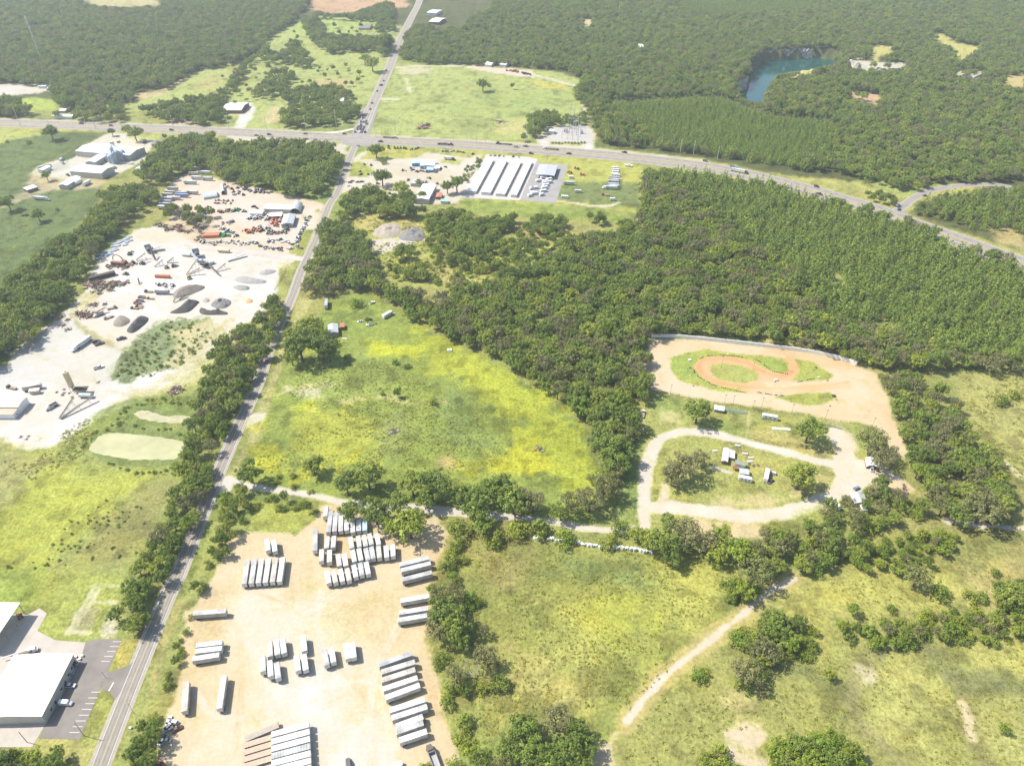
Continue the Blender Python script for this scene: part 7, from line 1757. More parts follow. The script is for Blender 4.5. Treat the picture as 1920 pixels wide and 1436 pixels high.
# ------------------------------------------------------------ quarry yard
cq = crp(100, 440, 7.98); cr = crp(300, 450, 8.0); cl = crp(0, 360, 3.99); ck = crp(0, 680, 7.98)
container(cq(520,645), cq(915,545), 3.6, 4, None, M_DARK, 'long black open-sided container at the left of the quarry yard')
container(cq(1520,600), cq(1735,610), 2.7, 2.5, None, M_ORC, 'orange container near the middle of the quarry yard')
container(cq(865,400), cq(1060,420), 3.4, 3, None, M_RUST, 'rusty brown container beside the bent crane arm')
box_trailer(cq(1540,825), cq(1700,828), 'white trailer in the middle of the quarry yard', None, 12.2)
scatter([(1560,745),(1660,755),(1760,765)], 6, 1.5, MACH, PALE, 'machine', '{o} pale machine above the white quarry trailer', 'pale machines above the white quarry trailer', 'machine', cf_=cq)
scatter([(540,740),(700,760),(820,780)], 15, 3, SCRAP, [TANC], 'scrap_heap', '{o} scrap heap in the pile below the black container', 'scrap heaps below the black container', 'scrap', (.9,1.5), cq)
scatter([(860,720),(1000,740),(1080,730)], 8, 2, SCRAP, [TANC], 'scrap_heap', '{o} scrap heap right of the black container', 'scrap heaps right of the black container', 'scrap', (.7,1.1), cq)
scatter([(600,860),(750,850),(900,820)], 9, 2, SCRAP, [TANC], 'scrap_heap', '{o} low scrap heap at the lower edge of the scrap field', 'low scrap heaps at the lower edge', 'scrap', (.6,.9), cq)
scatter([(880,480),(1000,470),(1120,480)], 8, 2, SCRAP, [TANC], 'scrap_heap', '{o} scrap heap around the rusty brown container', 'scrap heaps around the brown container', 'scrap', (.8,1.2), cq)
scatter([(560,1040),(640,1050),(720,1030)], 6, 2, SCRAP, [TANC], 'scrap_heap', '{o} small scrap heap on the sand bank', 'small scrap heaps on the sand bank', 'scrap', (.6,.9), cq)
scatter([(410,1180),(480,1200),(560,1210),(620,1180)], 10, 2.4, SCRAP, [TANC], 'scrap_heap', '{o} scrap heap beside the lower conveyor boom', 'scrap heaps beside the lower boom', 'scrap', (.8,1.3), cq)
M_PIPE = mat("grey_pipe", (0.40,0.44,0.50), .6, .2)
r6 = random.Random(9)
for i in range(26):
    tt = i/25; cxx = 1130*(1-tt)+740*tt; cyy = 60*(1-tt)+330*tt
    a = G(*cq(cxx+r6.uniform(-70,70), cyy+r6.uniform(-30,30))); an = -0.75+r6.uniform(-.25,.25); l = r6.uniform(3,8)
    mb = MB()
    for k in range(r6.choice((2,3,4))): mb.tube((k*1.0-1, -l/2, .5), (k*1.0-1, l/2, .5), .48, .48, 8)
    o = mb.build('pipe_stack', M_PIPE, None, False, (a[0], a[1], 0)); o.rotation_euler[2] = an; tag(o, f'{ordw(i)} stack of grey pipes from the top along the tree belt', 'pipes', 'stacks of grey pipes along the tree belt')
def conveyor(p, q, z0, z1, w, label, m=M_STEEL, cf_=cq, cat='conveyor', name='conveyor'):
    a = Vector((*G(*cf_(*p), z0), z0)); b = Vector((*G(*cf_(*q), z1), z1)); c = Vector((a.x, a.y, 0)); d = b-a; L = math.hypot(d.x, d.y); rz = math.atan2(-d.x, d.y)
    t = thing(name, label, cat, tuple(c), rz); el = math.atan2(z1-z0, L); Mx = Matrix.Translation((0,0,z0)) @ Matrix.Rotation(el, 4, 'X'); l3 = d.length
    MB().box(-w/2, w/2, 0, l3, 0, .25, Mx).build('belt', M_DARK if m is M_STEEL else m, t)
    fr = MB()
    for sx in (-w/2-.08, w/2+.08):
        for zz in (-.6, .3): fr.tube(Mx @ Vector((sx,0,zz)), Mx @ Vector((sx,l3,zz)), .07, .07, 5)
        k = 0
        while k < l3-1.5: fr.tube(Mx @ Vector((sx,k,-.6)), Mx @ Vector((sx,k+1.5,.3)), .05, .05, 4); k += 1.5
    fr.build('truss', m, t)
    for f in ((.55, .85) if z1 > 3 else (.8,)):
        z = z0+(z1-z0)*f-.6
        for sx in (-1, 1):
            if z > .3: MB().tube((sx*(w/2+.3), L*f, 0), (sx*w/2, L*f, z), .09, .09, 6).build('leg', m, t)
    return t
def plant(p, label, w=4, L=7, h=6, rz=0.0, cf_=cq, m=M_STEEL):
    x, y = G(*cf_(*p)); t = thing('screening_plant', label, 'machine', (x, y, 0), rz)
    for sx in (-1, 1):
        for sy in (-1, 0, 1): MB().tube((sx*w*.45, sy*L*.42, 0), (sx*w*.4, sy*L*.4, h*.55), .14, .14, 6).build('leg', m, t)
    b = MB(); vs = [(-w*.3,-L*.35,h*.5),(w*.3,-L*.35,h*.5),(w*.3,L*.35,h*.5),(-w*.3,L*.35,h*.5),(-w*.6,-L*.5,h*.85),(w*.6,-L*.5,h*.85),(w*.6,L*.5,h*.85),(-w*.6,L*.5,h*.85)]
    b.add(vs, [(3,2,1,0),(0,1,5,4),(1,2,6,5),(2,3,7,6),(3,0,4,7)]); b.build('hopper', m, t)
    MB().box(-w*.5, w*.5, -L*.5, L*.3, h*.4, h*.44).build('platform', M_DARK, t); MB().box(-w*.2, w*.35, L*.1, L*.45, h*.86, h*1.1).build('motor_house', M_PIPE, t)
    return t
plant((1440,260), 'grey crushing plant of hopper and ramps left in the quarry yard', 5, 9, 7, .6)
conveyor((1400,250), (1600,150), 1, 5, 5, 'wide grey loading ramp of the left crushing plant', M_PIPE)
conveyor((1240,380), (1380,270), .8, 6, .9, 'thin conveyor leaning left from the left crushing plant')
conveyor((1530,380), (1450,190), .8, 9, 1.4, 'thick dark conveyor tower of the left crushing plant')
conveyor((1330,440), (1400,340), .5, 4, .8, 'short conveyor below the left crushing plant')
conveyor((1510,480), (1640,370), .5, 5, .9, 'conveyor between the crushing plants, left one')
conveyor((1700,420), (1800,340), .5, 5, 1.2, 'conveyor between the crushing plants, right one')
plant((560,250), 'blue-grey crushing plant at the upper right of the quarry yard', 5, 9, 7.5, .5, cr)
plant((660,400), 'grey screening plant below the blue-grey crushing plant', 5, 10, 6, 1.1, cr)
conveyor((395,520), (540,310), .8, 8, 1.0, 'long upper conveyor reaching down left from the right plant', cf_=cr)
conveyor((400,530), (600,420), .8, 6, 1.0, 'long lower conveyor reaching down left from the right plant', cf_=cr)
conveyor((840,470), (985,350), .8, 5, 1.0, 'conveyor at the right end of the right plant', cf_=cr)
conveyor((700,340), (840,470), 2, 5, 1.2, 'cross conveyor of the right plant', cf_=cr)
conveyor((1010,310), (1270,200), 1, 3, 2.6, 'long blue-grey screening conveyor on the white ground', M_PIPE, cf_=cr)
conveyor((470,180), (560,290), 5, 1.5, 2.5, 'steep blue-grey ramp of the right plant', M_PIPE, cf_=cr)
conveyor((200,930), (300,740), .8, 7, 1.2, 'dark conveyor leaning over the brown gravel heap', cf_=cr)
conveyor((290,900), (400,820), .6, 2, 1.0, 'low dark conveyor beside the brown gravel heap', cf_=cr)
conveyor((470,1250), (780,1090), .8, 4, 1.3, 'long tan conveyor boom in the lower scrap field', M_RUST)
def tank(p, q, r, label, cf_=cr, m=M_WHITE, z=None):
    a = Vector((*G(*cf_(*p), r), 0)); b = Vector((*G(*cf_(*q), r), 0)); c = (a+b)/2; L = (b-a).length; t = thing('tank', label, 'tank', tuple(c), math.atan2(-(b-a).x, (b-a).y))
    MB().tube((0,-L/2,r+.4), (0,L/2,r+.4), r, r, 14).build('shell', m, t)
    for s_ in (-1, 1): MB().box(-r*.8, r*.8, s_*L*.3-.2, s_*L*.3+.2, 0, .7).build('saddle', M_DARK, t)
    return t
tank((330,215), (460,225), 1.6, 'white horizontal tank left of the blue-grey plant')
tank((870,160), (1040,170), 1.5, 'long pale tan tank below the dusty lane', m=mat("tan_tank", (0.55,0.42,0.28), .6))
tank((720,360), (810,330), 1.4, 'white tank lying beside the grey screening plant')
t = thing('crane', 'rusty crane with bent arm beside the brown container', 'crane', (*G(*cq(1060,430)), 0), 0)
b = MB(); prev = (0,0,1.5)
for k in range(1, 9):
    a = math.pi*k/8; cur = (-6+6*math.cos(a), .6*k, 1.5+6*math.sin(a)); b.tube(prev, cur, .45, .4, 6); prev = cur
b.build('arm', M_RUST, t); MB().box(-1.5,2.5,-1.5,1.5,.6,3.0).build('cab', M_RUST, t); MB().box(-2,3,-1.8,-1,0,.9).box(-2,3,1,1.8,0,.9).build('tracks', M_DARK, t)
# machines and trucks in the quarry yard
for i, (x, y, c_) in enumerate([(1330,950,(0.36,0.13,0.07)),(1300,1003,(0.36,0.12,0.06)),(1262,1035,(0.34,0.13,0.08)),(1290,1075,(0.42,0.15,0.09)),(1215,1112,(0.22,0.10,0.06)),(1455,965,OR),(1280,1100,(0.2,0.1,0.08))]):
    truck('dump' if i in (0,1,2) else 'flatbed', *G(*cq(x, y)), 1.45, c_, f'{ordw(i)} rust-red truck from the back in the small truck line', 'rust-red trucks in the quarry yard', .8)
for i, (x, y, a, c_, lb) in enumerate([(1430,862,1.5,DARKC[4],'dark flatbed truck above the line of rust-red trucks'),(880,1110,-1.1,(0.18,0.16,0.08),'dark loader-like truck on the white ground'),(685,1215,2.4,(0.6,0.6,0.58),'white-cabbed truck by the lower conveyor boom'),(830,1250,2.3,(0.3,0.26,0.2),'brown flatbed truck by the lower conveyor boom')]):
    truck('flatbed' if i != 2 else 'dump', *G(*cq(x, y)), a, c_, lb, None, .95)
for i, (x, y) in enumerate([(1150,300),(1090,600),(1190,440),(820,490),(1810,480),(1700,500),(1330,445),(640,350)]):
    p = G(*cq(x, y)); o = inst('loader', MACH[i % 6], None, (p[0],p[1],0), i*1.3, (1.3,1.3,1.3), (*(TANC if i % 2 else (0.2,0.18,0.14)),1)); tag(o, f'{ordw(i)} loader among the plants and scrap of the quarry yard', 'loader', 'loaders in the quarry yard')
p = G(*cr(440,580)); o = inst('loader', MACH[0], None, (p[0],p[1],0), .5, (1.4,1.4,1.4), (0.5,0.42,0.12,1)); tag(o, 'yellow wheel loader at the foot of the long conveyors', 'loader')
t = conveyor((1290,745), (1265,650), .3, 4, .8, 'small upright conveyor alone on the white ground')
p = G(*cl(630,1140)); semi(p[0], p[1], head(cl(545,1195), cl(710,1080))+math.pi, 'white semi truck parked alone on the pale concrete', (0.7,0.7,0.7), None or (0.74,0.74,0.74), 'box', 15)
for i, (x, y, k_, c_, a) in enumerate([(740,1318,'pickup',PALE[0],1.0),(910,1102,'pickup',DARKC[0],1.1),(722,1125,'suv',DARKC[0],.9),(745,1140,'pickup',DARKC[1],.9)]):
    p = G(*cl(x, y)); car(k_, p[0], p[1], -a, c_, ('white pickup alone on the pale concrete','black pickup beside the dark gravel heap','dark car beside the parked semi truck','dark pickup beside the parked semi truck')[i], None, None, 0, 1.25)
for i, (x, y) in enumerate([(440,950),(470,1000),(510,1030),(500,960)]):
    p = G(*cl(x, y)); o = inst('scrap_heap', SCRAP[i % 5], None, (p[0],p[1],0), i, (.9,.9,.8)); tag(o, f'{ordw(i)} scrap heap on the pale concrete at the left bank', 'scrap', 'scrap heaps at the left bank')
# gravel heaps
M_GB = mat("brown_gravel", (0.22,0.19,0.16), .95, noise=(.4,.2), bump=(.6,.3)); M_GD = mat("dark_gravel", (0.09,0.085,0.082), .95, noise=(.4,.25), bump=(.6,.3)); M_GL = mat("light_gravel", (0.30,0.295,0.285), .95, noise=(.3,.15), bump=(.6,.3)); M_GG = mat("grey_gravel", (0.19,0.185,0.178), .95, noise=(.4,.2), bump=(.6,.3))
def cp(f, L): return [f(*q) for q in L]
mound('gravel_heap', cp(cr, [(200,800),(300,720),(480,680),(660,690),(650,740),(520,800),(380,850),(220,870)]), 5, M_GB, 'long brown gravel heap under the dark conveyor', 'gravel heap', 1)
mound('gravel_heap', cp(cr, [(150,1090),(260,1040),(400,920),(500,905),(590,930),(560,970),(480,1050),(400,1090),(250,1105)]), 4.5, M_GD, 'dark gravel heap below the brown one', 'gravel heap', 2)
mound('gravel_heap', cp(cr, [(595,1050),(640,1030),(720,1060),(800,1070),(900,1060),(1010,1090),(1000,1120),(860,1125),(700,1125),(610,1100)]), 3.5, M_GD, 'long low row of dark gravel heaps near the weeds', 'gravel heap', 3, 0, .6)
mound('rubble_heap', cp(cr, [(760,970),(850,900),(960,880),(1060,920),(1050,980),(950,1030),(830,1020)]), 4, M_GG, 'ragged grey rubble heap right of the dark gravel', 'rubble heap', 4, 0, .9)
mound('gravel_heap', cp(cr, [(640,900),(690,870),(750,900),(720,935),(660,935)]), 1.6, M_GL, 'small pale gravel heap between the dark ones', 'gravel heap', 5)
mound('gravel_heap', cp(cr, [(1120,590),(1250,550),(1400,570),(1580,610),(1560,650),(1350,660),(1200,640)]), 3, M_GL, 'broad pale gravel heap near the road side', 'gravel heap', 1)
mound('gravel_heap', cp(cr, [(1090,710),(1180,685),(1330,700),(1320,750),(1180,755)]), 3, M_GL, 'smaller pale gravel heap in front of the broad one', 'gravel heap', 2)
mound('gravel_heap', cp(cr, [(1480,500),(1600,440),(1740,460),(1700,500),(1560,530)]), 2.2, M_GL, 'low pale gravel heap in the corner by the verge', 'gravel heap', 3)
mound('sand_heap', cp(cr, [(1255,890),(1320,870),(1390,900),(1380,940),(1280,950)]), 2, mat("orange_sand", (0.60,0.38,0.20), .95, noise=(.3,.2)), 'small orange sand heap near the roadside trees', 'sand heap', 4)
mound('gravel_heap', cp(cq, [(895,1350),(960,1230),(1050,1215),(1150,1280),(1110,1340),(1000,1380)]), 3, M_GB, 'grey-brown gravel heap on the lower sand', 'gravel heap', 5)
mound('gravel_heap', cp(cq, [(1100,1440),(1180,1320),(1280,1240),(1400,1235),(1420,1290),(1330,1380),(1200,1470)]), 4.5, M_GD, 'large dark gravel heap above the weeds', 'gravel heap', 6)
mound('gravel_heap', [(699,440),(712,424),(735,418),(752,426),(750,438),(725,446)], 3.0, mat("pale_tan_gravel", (0.33,0.29,0.235), .95, noise=(.4,.2)), 'pale tan heap in the scrub below the storage yard', 'gravel heap', 2, 0, 1.1)
mound('gravel_heap', [(748,446),(762,430),(786,428),(797,440),(790,452),(765,452)], 3.5, M_GG, 'grey heap beside the pale tan one in the scrub', 'gravel heap', 3, 0, 1.0)
# office, silo, conveyors at the lower end of the yard
building('yard_office', 'yard office with pale tan roof at the left edge', 'building', (-20,744), (50,744), (-25,763), 5.5, 'gable', .8, M_WHITE, mat("pale_tan_roof", (0.58,0.52,0.44), .8, noise=(.3,.1)))
building('yard_office', 'lower front wing with faded pink roof and small windows', 'building', (-20,777), (24,777), (-10,758), 4, 'shed', .8, M_WHITE, M_PROOF, wins=[('N',.3,1,1.2,2.2),('N',.7,1,1.2,2.2)])
t = thing('silo', 'tall tan cement silo leaning over the batching hopper', 'silo', (*G(139,735), 0), 0)
MB().tube((0,0,6), (0,0,18), 2.0, 2.0, 20).build('tank', mat("tan_silo_paint", (0.62,0.50,0.33), .6, noise=(.3,.15)), t); MB().tube((0,0,6), (0,0,3), 2.0, .4, 20).build('cone', M_STEEL, t)
MB().tube((0,0,18.01), (0,0,18.8), 1.2, .8, 14).build('filter_cap', M_OFFW, t)
for k in range(4): a = math.pi/4+k*math.pi/2; MB().tube((1.8*math.cos(a),1.8*math.sin(a),0), (1.8*math.cos(a),1.8*math.sin(a),6.2), .14, .14, 6).build('leg', M_STEEL, t)
x, y = G(152,737); t = thing('batching_plant', 'tan twin hopper with dark gravel inside beside the silo', 'machine', (x, y, 0), .1)
M_TANP = mat("tan_paint", (0.50,0.40,0.26), .7, noise=(.5,.2))
b = MB(); b.add([(-2,-1,1.5),(4,-1,1.5),(4,1,1.5),(-2,1,1.5),(-4,-2.5,4.2),(6,-2.5,4.2),(6,2.5,4.2),(-4,2.5,4.2)], [(3,2,1,0),(0,1,5,4),(1,2,6,5),(2,3,7,6),(3,0,4,7)]); b.build('hopper', M_TANP, t)
MB().box(-3.6,.8,-2.2,2.2,3.5,3.9).box(1.4,5.6,-2.2,2.2,3.5,3.9).build('gravel_fill', M_GD, t)
for sx in (-2, 4):
    for sy in (-1, 1): MB().tube((sx,sy*1.5,0),(sx,sy,1.6),.15,.15,6).build('leg', M_TANP, t)
conveyor((890,832), (1100,520), .8, 5, 1.1, 'grey conveyor left of the pair meeting at a point', cf_=ck)
conveyor((900,835), (1400,500), .8, 4, 1.1, 'grey conveyor right of the pair meeting at a point', cf_=ck)
tank((1190,490), (1370,495), 1.6, 'pale grey-green tank beside the batching hopper', cf_=ck, m=mat("grey_green_paint", (0.42,0.47,0.46), .5))
truck('flatbed', *G(*ck(180,388)), 1.3, (0.14,0.09,0.05), 'dark brown truck above the yard office')
truck('dump', *G(*ck(780,672)), 2.6, (0.66,0.66,0.66), 'white truck alone on the bright ground right of the office')
box_trailer(ck(390,350), ck(545,320), 'white trailer above the yard office', None, 12.2)
t = building('shed', 'small tan box shed with white roof right of the office', 'shed', ck(430,430), ck(570,415), ck(440,400), 3, 'shed', .2, M_TANP, M_WHITE)
for i, (x, y) in enumerate([(840,450),(960,405),(960,455),(1030,460),(935,488),(1075,515),(310,1115),(400,1145),(430,1100),(1470,295)]):
    p = G(*ck(x, y)); o = inst('parts_pile', SCRAP[i % 5], None, (p[0],p[1],0), i, (.35,.35,.5)); tag(o, f'{ordw(i)} small dark parts pile around the batching plant', 'scrap', 'small parts piles around the batching plant')
for i, (x, y) in enumerate([(320,734),(332,728),(326,738),(338,732)]):
    p = G(x, y); o = inst('scrap_heap', SCRAP[i], None, (p[0],p[1],0), i, (1.1,1.1,.8)); tag(o, f'{ordw(i)} brown timber heap above the small pond', 'timber heap', 'brown timber heaps above the small pond')
for i, (x, y) in enumerate([(42,628),(50,620),(38,640),(20,655),(95,590),(78,600)]):
    p = G(x, y); rr7 = random.Random(i); o = inst('parked_machine', MACH[i % 6], None, (p[0],p[1],0), i, (1.3,1.3,1.1), (*rr7.choice(PALE+[(0.3,0.4,0.42)]),1)); tag(o, f'{ordw(i)} machine parked under the tree belt at the left', 'machine', 'machines under the tree belt')
mesh_fence('post_fence', [(537,504),(532,515),(526,527),(515,545)], 1.8, 'dark fence between the quarry yard and the road verge', 2.5)
# ------------------------------------------------------------ feed mill
cw = crp(60, 230, 7.385)
M_PAVR = corrugated("pale_bluish_roof", (0.60,0.66,0.68), 1.2, .06, 1, .45, stain=.12)
building('mill_hall', 'largest pale-roofed hall of the mill complex', 'mill hall', cw(600,395), cw(1350,455), cw(800,285), 7, 'gable', 2.0, M_PWALL, M_PAVR)
building('mill_hall', 'narrow slanted pale hall between the two large mill halls', 'mill hall', cw(735,545), cw(960,415), cw(830,575), 5.5, 'gable', 1.2, M_PWALL, M_PAVR)
building('mill_hall', 'second large pale hall in front of the mill silos', 'mill hall', cw(520,672), cw(960,705), cw(700,580), 7, 'gable', 1.8, M_PWALL, M_PAVR, doors=[('W',.4,3,0,4),('W',.7,3,0,4)])
building('mill_shed', 'slanted white-roofed shed below the mill halls', 'shed', cw(365,865), cw(560,748), cw(455,888), 5, 'gable', 1.2, M_PWALL, M_WROOF)
building('mill_shed', 'small white shed on the left of the mill apron', 'shed', cw(80,655), cw(190,600), cw(130,670), 4, 'gable', .8, M_OFFW, M_WROOF)
building('field_shed', 'little pale-roofed shed at the pasture edge', 'shed', cw(-120,915), cw(20,870), cw(-60,935), 3.5, 'shed', .8, M_RUST, M_PAVR)
building('house', 'grey shingled house right of the mill under the highway', 'house', cw(1650,300), cw(1860,315), cw(1650,235), 3.2, 'gable', 2.6, M_BRICKW, M_SHINGLE)
for i, (x, y, r_, h_) in enumerate([(1100,560,2.4,9),(1140,570,2.4,12),(1180,560,2.4,13),(1220,540,2.4,13),(1260,530,2.4,11),(1060,540,2.4,8),(1290,500,2.0,10),(1150,520,2.0,15)]):
    t = thing('silo', f'{ordw(i)} steel silo of the cluster behind the second mill hall', 'silo', (*G(*cw(x, y)), 0), 0, 'steel silos of the mill')
    MB().tube((0,0,0), (0,0,h_), r_, r_, 16).build('tank', M_PIPE, t); MB().tube((0,0,h_), (0,0,h_+1.8), r_+.1, .4, 16).build('cone_roof', M_PIPE, t)
t = thing('mill_tower', 'tall lattice elevator tower over the mill silos', 'tower', (*G(*cw(1200,560)), 0), 0)
b = MB()
for sx in (-1.5, 1.5):
    for sy in (-1.5, 1.5): b.tube((sx,sy,0),(sx,sy,24),.15,.15,5)
for z in range(0, 24, 3):
    for a_, b_ in (((-1.5,-1.5),(1.5,-1.5)),((1.5,-1.5),(1.5,1.5)),((1.5,1.5),(-1.5,1.5)),((-1.5,1.5),(-1.5,-1.5))): b.tube((*a_,z),(*b_,z+3),.09,.09,4)
b.build('frame', M_PIPE, t); MB().box(-1.6,1.6,-1.6,1.6,24,26).build('head_house', M_PIPE, t); MB().tube((0,0,23),(-10,-3,12),.35,.35,6).build('spout', M_PIPE, t); MB().tube((0,0,24),(9,4,12),.35,.35,6).build('spout', M_PIPE, t)
for i, (x, y, x2, y2) in enumerate([(590,850,680,800),(710,860,800,815)]): tank((x,y),(x2,y2), 2.2, ('white lying tank beside the slanted shed, left one','white lying tank beside the slanted shed, right one')[i], cf_=cw)
p = G(*cw(120,1072)); semi(p[0], p[1], head(cw(230,1085), cw(20,1070))+math.pi, 'white semi truck parked on the dark pasture', (0.6,0.6,0.6), (0.62,0.64,0.68), 'box', 14)
box_trailer(cw(75,620), cw(190,580), 'dark-sided trailer behind the small white shed', None, 12.2, (0.4,0.42,0.44))
for i, (x, y, k_) in enumerate([(415,525,'van'),(430,570,'pickup'),(235,610,'suv'),(1560,285,'suv'),(1460,690,'van'),(500,735,'pickup'),(640,750,'suv'),(1130,640,'van'),(1200,275,'suv')]):
    p = G(*cw(x, y)); car(k_, p[0], p[1], i*.8, rY.choice(PALE+DARKC), f'{ordw(i)} vehicle parked around the mill halls', 'vehicles around the mill halls', None, 0, 1.3)
building('shed', 'pale shed half under the trees right of the mill', 'shed', cw(1430,640), cw(1560,560), cw(1500,660), 4, 'gable', .8, M_OFFW, M_WROOF)
# ------------------------------------------------------------ far houses and barns
building('barn', 'white-roofed open barn on the bright drive beyond the highway', 'barn', (416,207), (452,207), (424,193), 5, 'gable', 2.5, M_RUST, M_WROOF)
building('long_shed', 'long white shed left of the oaks above the highway', 'shed', (97,218), (134,219), (98,214), 3.5, 'gable', .8, M_OFFW, M_WROOF)
building('house', 'small house with white roof in the far left grove', 'house', (110,208), (122,208), (112,204), 3.2, 'gable', 1, M_BRICKW, M_WROOF)
for i, (x, y) in enumerate([(78,160),(95,163)]): building('shed', f'{ordw(i)} small white shed at the edge of the far left woods', 'shed', (x-7,y+2), (x+7,y+2), (x-6,y-3), 3.5, 'gable', 1, M_OFFW, M_WROOF)
building('house', 'grey-roofed house in the upper pale meadow', 'house', (672,53), (693,53), (674,46), 4, 'gable', 2, M_BRICKW, M_SHINGLE)
building('house', 'white-roofed house among trees beyond the pale meadow, left one', 'house', (909,121), (921,122), (912,115), 4, 'gable', 2, M_OFFW, M_WROOF)
building('house', 'white-roofed house among trees beyond the pale meadow, right one', 'house', (937,121), (949,122), (938,116), 4, 'gable', 2, M_OFFW, M_WROOF)
building('long_house', 'large white-roofed building right of the far road', 'building', (804,41), (823,42), (806,33), 6, 'gable', 2, M_RUST, M_WROOF)
building('long_house', 'white building at the very top right of the far road', 'building', (800,24), (818,25), (801,18), 6, 'gable', 1, M_OFFW, M_WROOF)
building('shed', 'white roof showing through the far right woods', 'shed', (1200,88), (1207,88), (1200,83), 12, 'gable', 1, M_OFFW, M_WROOF)
building('house', 'white house half hidden in the grove above the crossroads', 'house', (630,190), (643,190), (631,184), 5, 'gable', 1.5, M_OFFW, M_WROOF)
building('shed', 'small white shed by the road below the mill grove', 'shed', (540,188),(550,188),(541,184), 4, 'gable', 1, M_OFFW, M_WROOF)
for i, (x, y) in enumerate([(950,133),(958,134),(964,135),(970,136),(980,138),(985,140),(990,140),(994,141)]):
    p = G(x, y); car(('suv','pickup','van')[i % 3], p[0], p[1], i*.9, (0.34,0.09,0.07) if i < 4 else rY.choice(DARKC+[(0.3,0.12,0.08)]), f'{ordw(i)} vehicle from the left on the lane beyond the pale meadow', 'vehicles on the lane beyond the pale meadow', None, 0, 1.5)
o = inst('brush_heap', SCRAP[0], None, (*G(790,240), 0), 0, (4,4,2)); tag(o, 'grey brush heap alone in the pale meadow', 'brush heap')
o = inst('brush_heap', SCRAP[2], None, (*G(937,229), 0), 0, (2.5,2.5,1.5)); tag(o, 'pale brush heap near the substation trees', 'brush heap')
# ------------------------------------------------------------ substation
cb = crp(980, 210, 12)
building('control_house', 'white control house in the corner of the substation', 'building', cb(590,430), cb(700,440), cb(600,385), 4, 'gable', .4, M_OFFW, M_WROOF)
M_GALV = mat("galvanised_steel", (0.55,0.56,0.55), .5, .3)
for i, (x0, y0, x1, y1, h_) in enumerate([(880,600,1240,620,9),(1040,540,1300,560,12),(900,500,1200,510,8),(1030,380,1180,385,14),(1150,330,1300,345,14),(1240,480,1400,500,9),(1000,450,1160,455,7)]):
    a = Vector((*G(*cb(x0, y0)), 0)); b_ = Vector((*G(*cb(x1, y1)), 0)); c = (a+b_)/2; L = (b_-a).length
    t = thing('steel_gantry', f'{ordw(i)} steel gantry of the substation', 'gantry', tuple(c), math.atan2((b_-a).y, (b_-a).x), 'steel gantries of the substation')
    n = 4
    for k in range(n): MB().tube((-L/2+k*L/(n-1),0,0), (-L/2+k*L/(n-1),0,h_), .3, .2, 6).build('post', M_GALV, t)
    MB().box(-L/2,L/2,-.3,.3,h_,h_+.5).build('beam', M_GALV, t)
for i, (x, y) in enumerate([(960,455),(990,465),(1320,490)]):
    t = thing('transformer', f'{ordw(i)} transformer from the left in the substation', 'transformer', (*G(*cb(x, y)), 0), .2*i, 'transformers of the substation')
    MB().box(-2,2,-1.4,1.4,.3,3.6).build('tank', mat("transformer_grey", (0.26,0.27,0.34), .6) if i == 0 else M_PIPE, t)
    for k in (-1, 0, 1): MB().tube((k,0,3.6),(k,0,5),.2,.1,8).build('bushing', M_DARK, t)
for i, (x, y, h_) in enumerate([(1065,265,24),(1160,270,28),(1240,680,24)]): pole(*cb(x, y), h_, f'{ordw(i)} tall pale mast of the substation', 'mast', 2, M_GALV, 0, .35, 'masts of the substation', 1, 'mast')
mesh_fence('wire_fence', [(1022,263),(1030,267),(1070,268),(1104,269),(1113,262)], 2.5, 'pale wire fence along the front of the substation', 6, M_GALV)
# ------------------------------------------------------------ poles and mast along the highway
M_CONCP = mat("concrete_pole", (0.55,0.53,0.50), .8)
PB = [(39,238,27),(180,243,27),(326,241,24),(430,243,20),(500,243,20),(575,250,24),(631,239,24),(645,246,14),(704,254,22),(742,253,24),(716,253,14),(876,266,18),(893,268,20),(850,262,18),(910,269,16),(987,268,24),(999,253,28),(1021,297,20),(1196,270,18),(1240,281,18),(1275,288,18),(1300,290,18),(1345,298,16),(1026,300,16),(160,231,18),(92,236,16)]
PB.sort()
for i, (x, y, h_) in enumerate(PB): pole(x, y, h_, f'{ordw(i)} highway utility pole counted from the left', 'utility pole', 3.4, M_CONCP, 1.3, .32, 'utility poles along the highway', 2)
t = thing('radio_mast', 'tall thin radio mast rising from the far left woods', 'mast', (*G(79,118), 0), 0)
b = MB(); H_ = 78
for k in range(3): a = 2.1*k; b.tube((1.2*math.cos(a),1.2*math.sin(a),0),(1.0*math.cos(a),1.0*math.sin(a),H_),.18,.14,5)
for z in range(0, H_, 3):
    for k in range(3): a = 2.1*k; c = 2.1*(k+1); b.tube((1.2*math.cos(a),1.2*math.sin(a),z),(1.2*math.cos(c),1.2*math.sin(c),z+3),.09,.09,4)
b.build('lattice', M_OFFW, t)
for k in range(3): MB().box(-1.6,1.6,-.4,.4,H_-22+k*8,H_-19+k*8).build('antenna_panel', M_WHITE, t)
pole(1160,32,30,'thin radio mast above the far right woods','mast',2,M_OFFW,0,.6,None,1,'radio_mast')
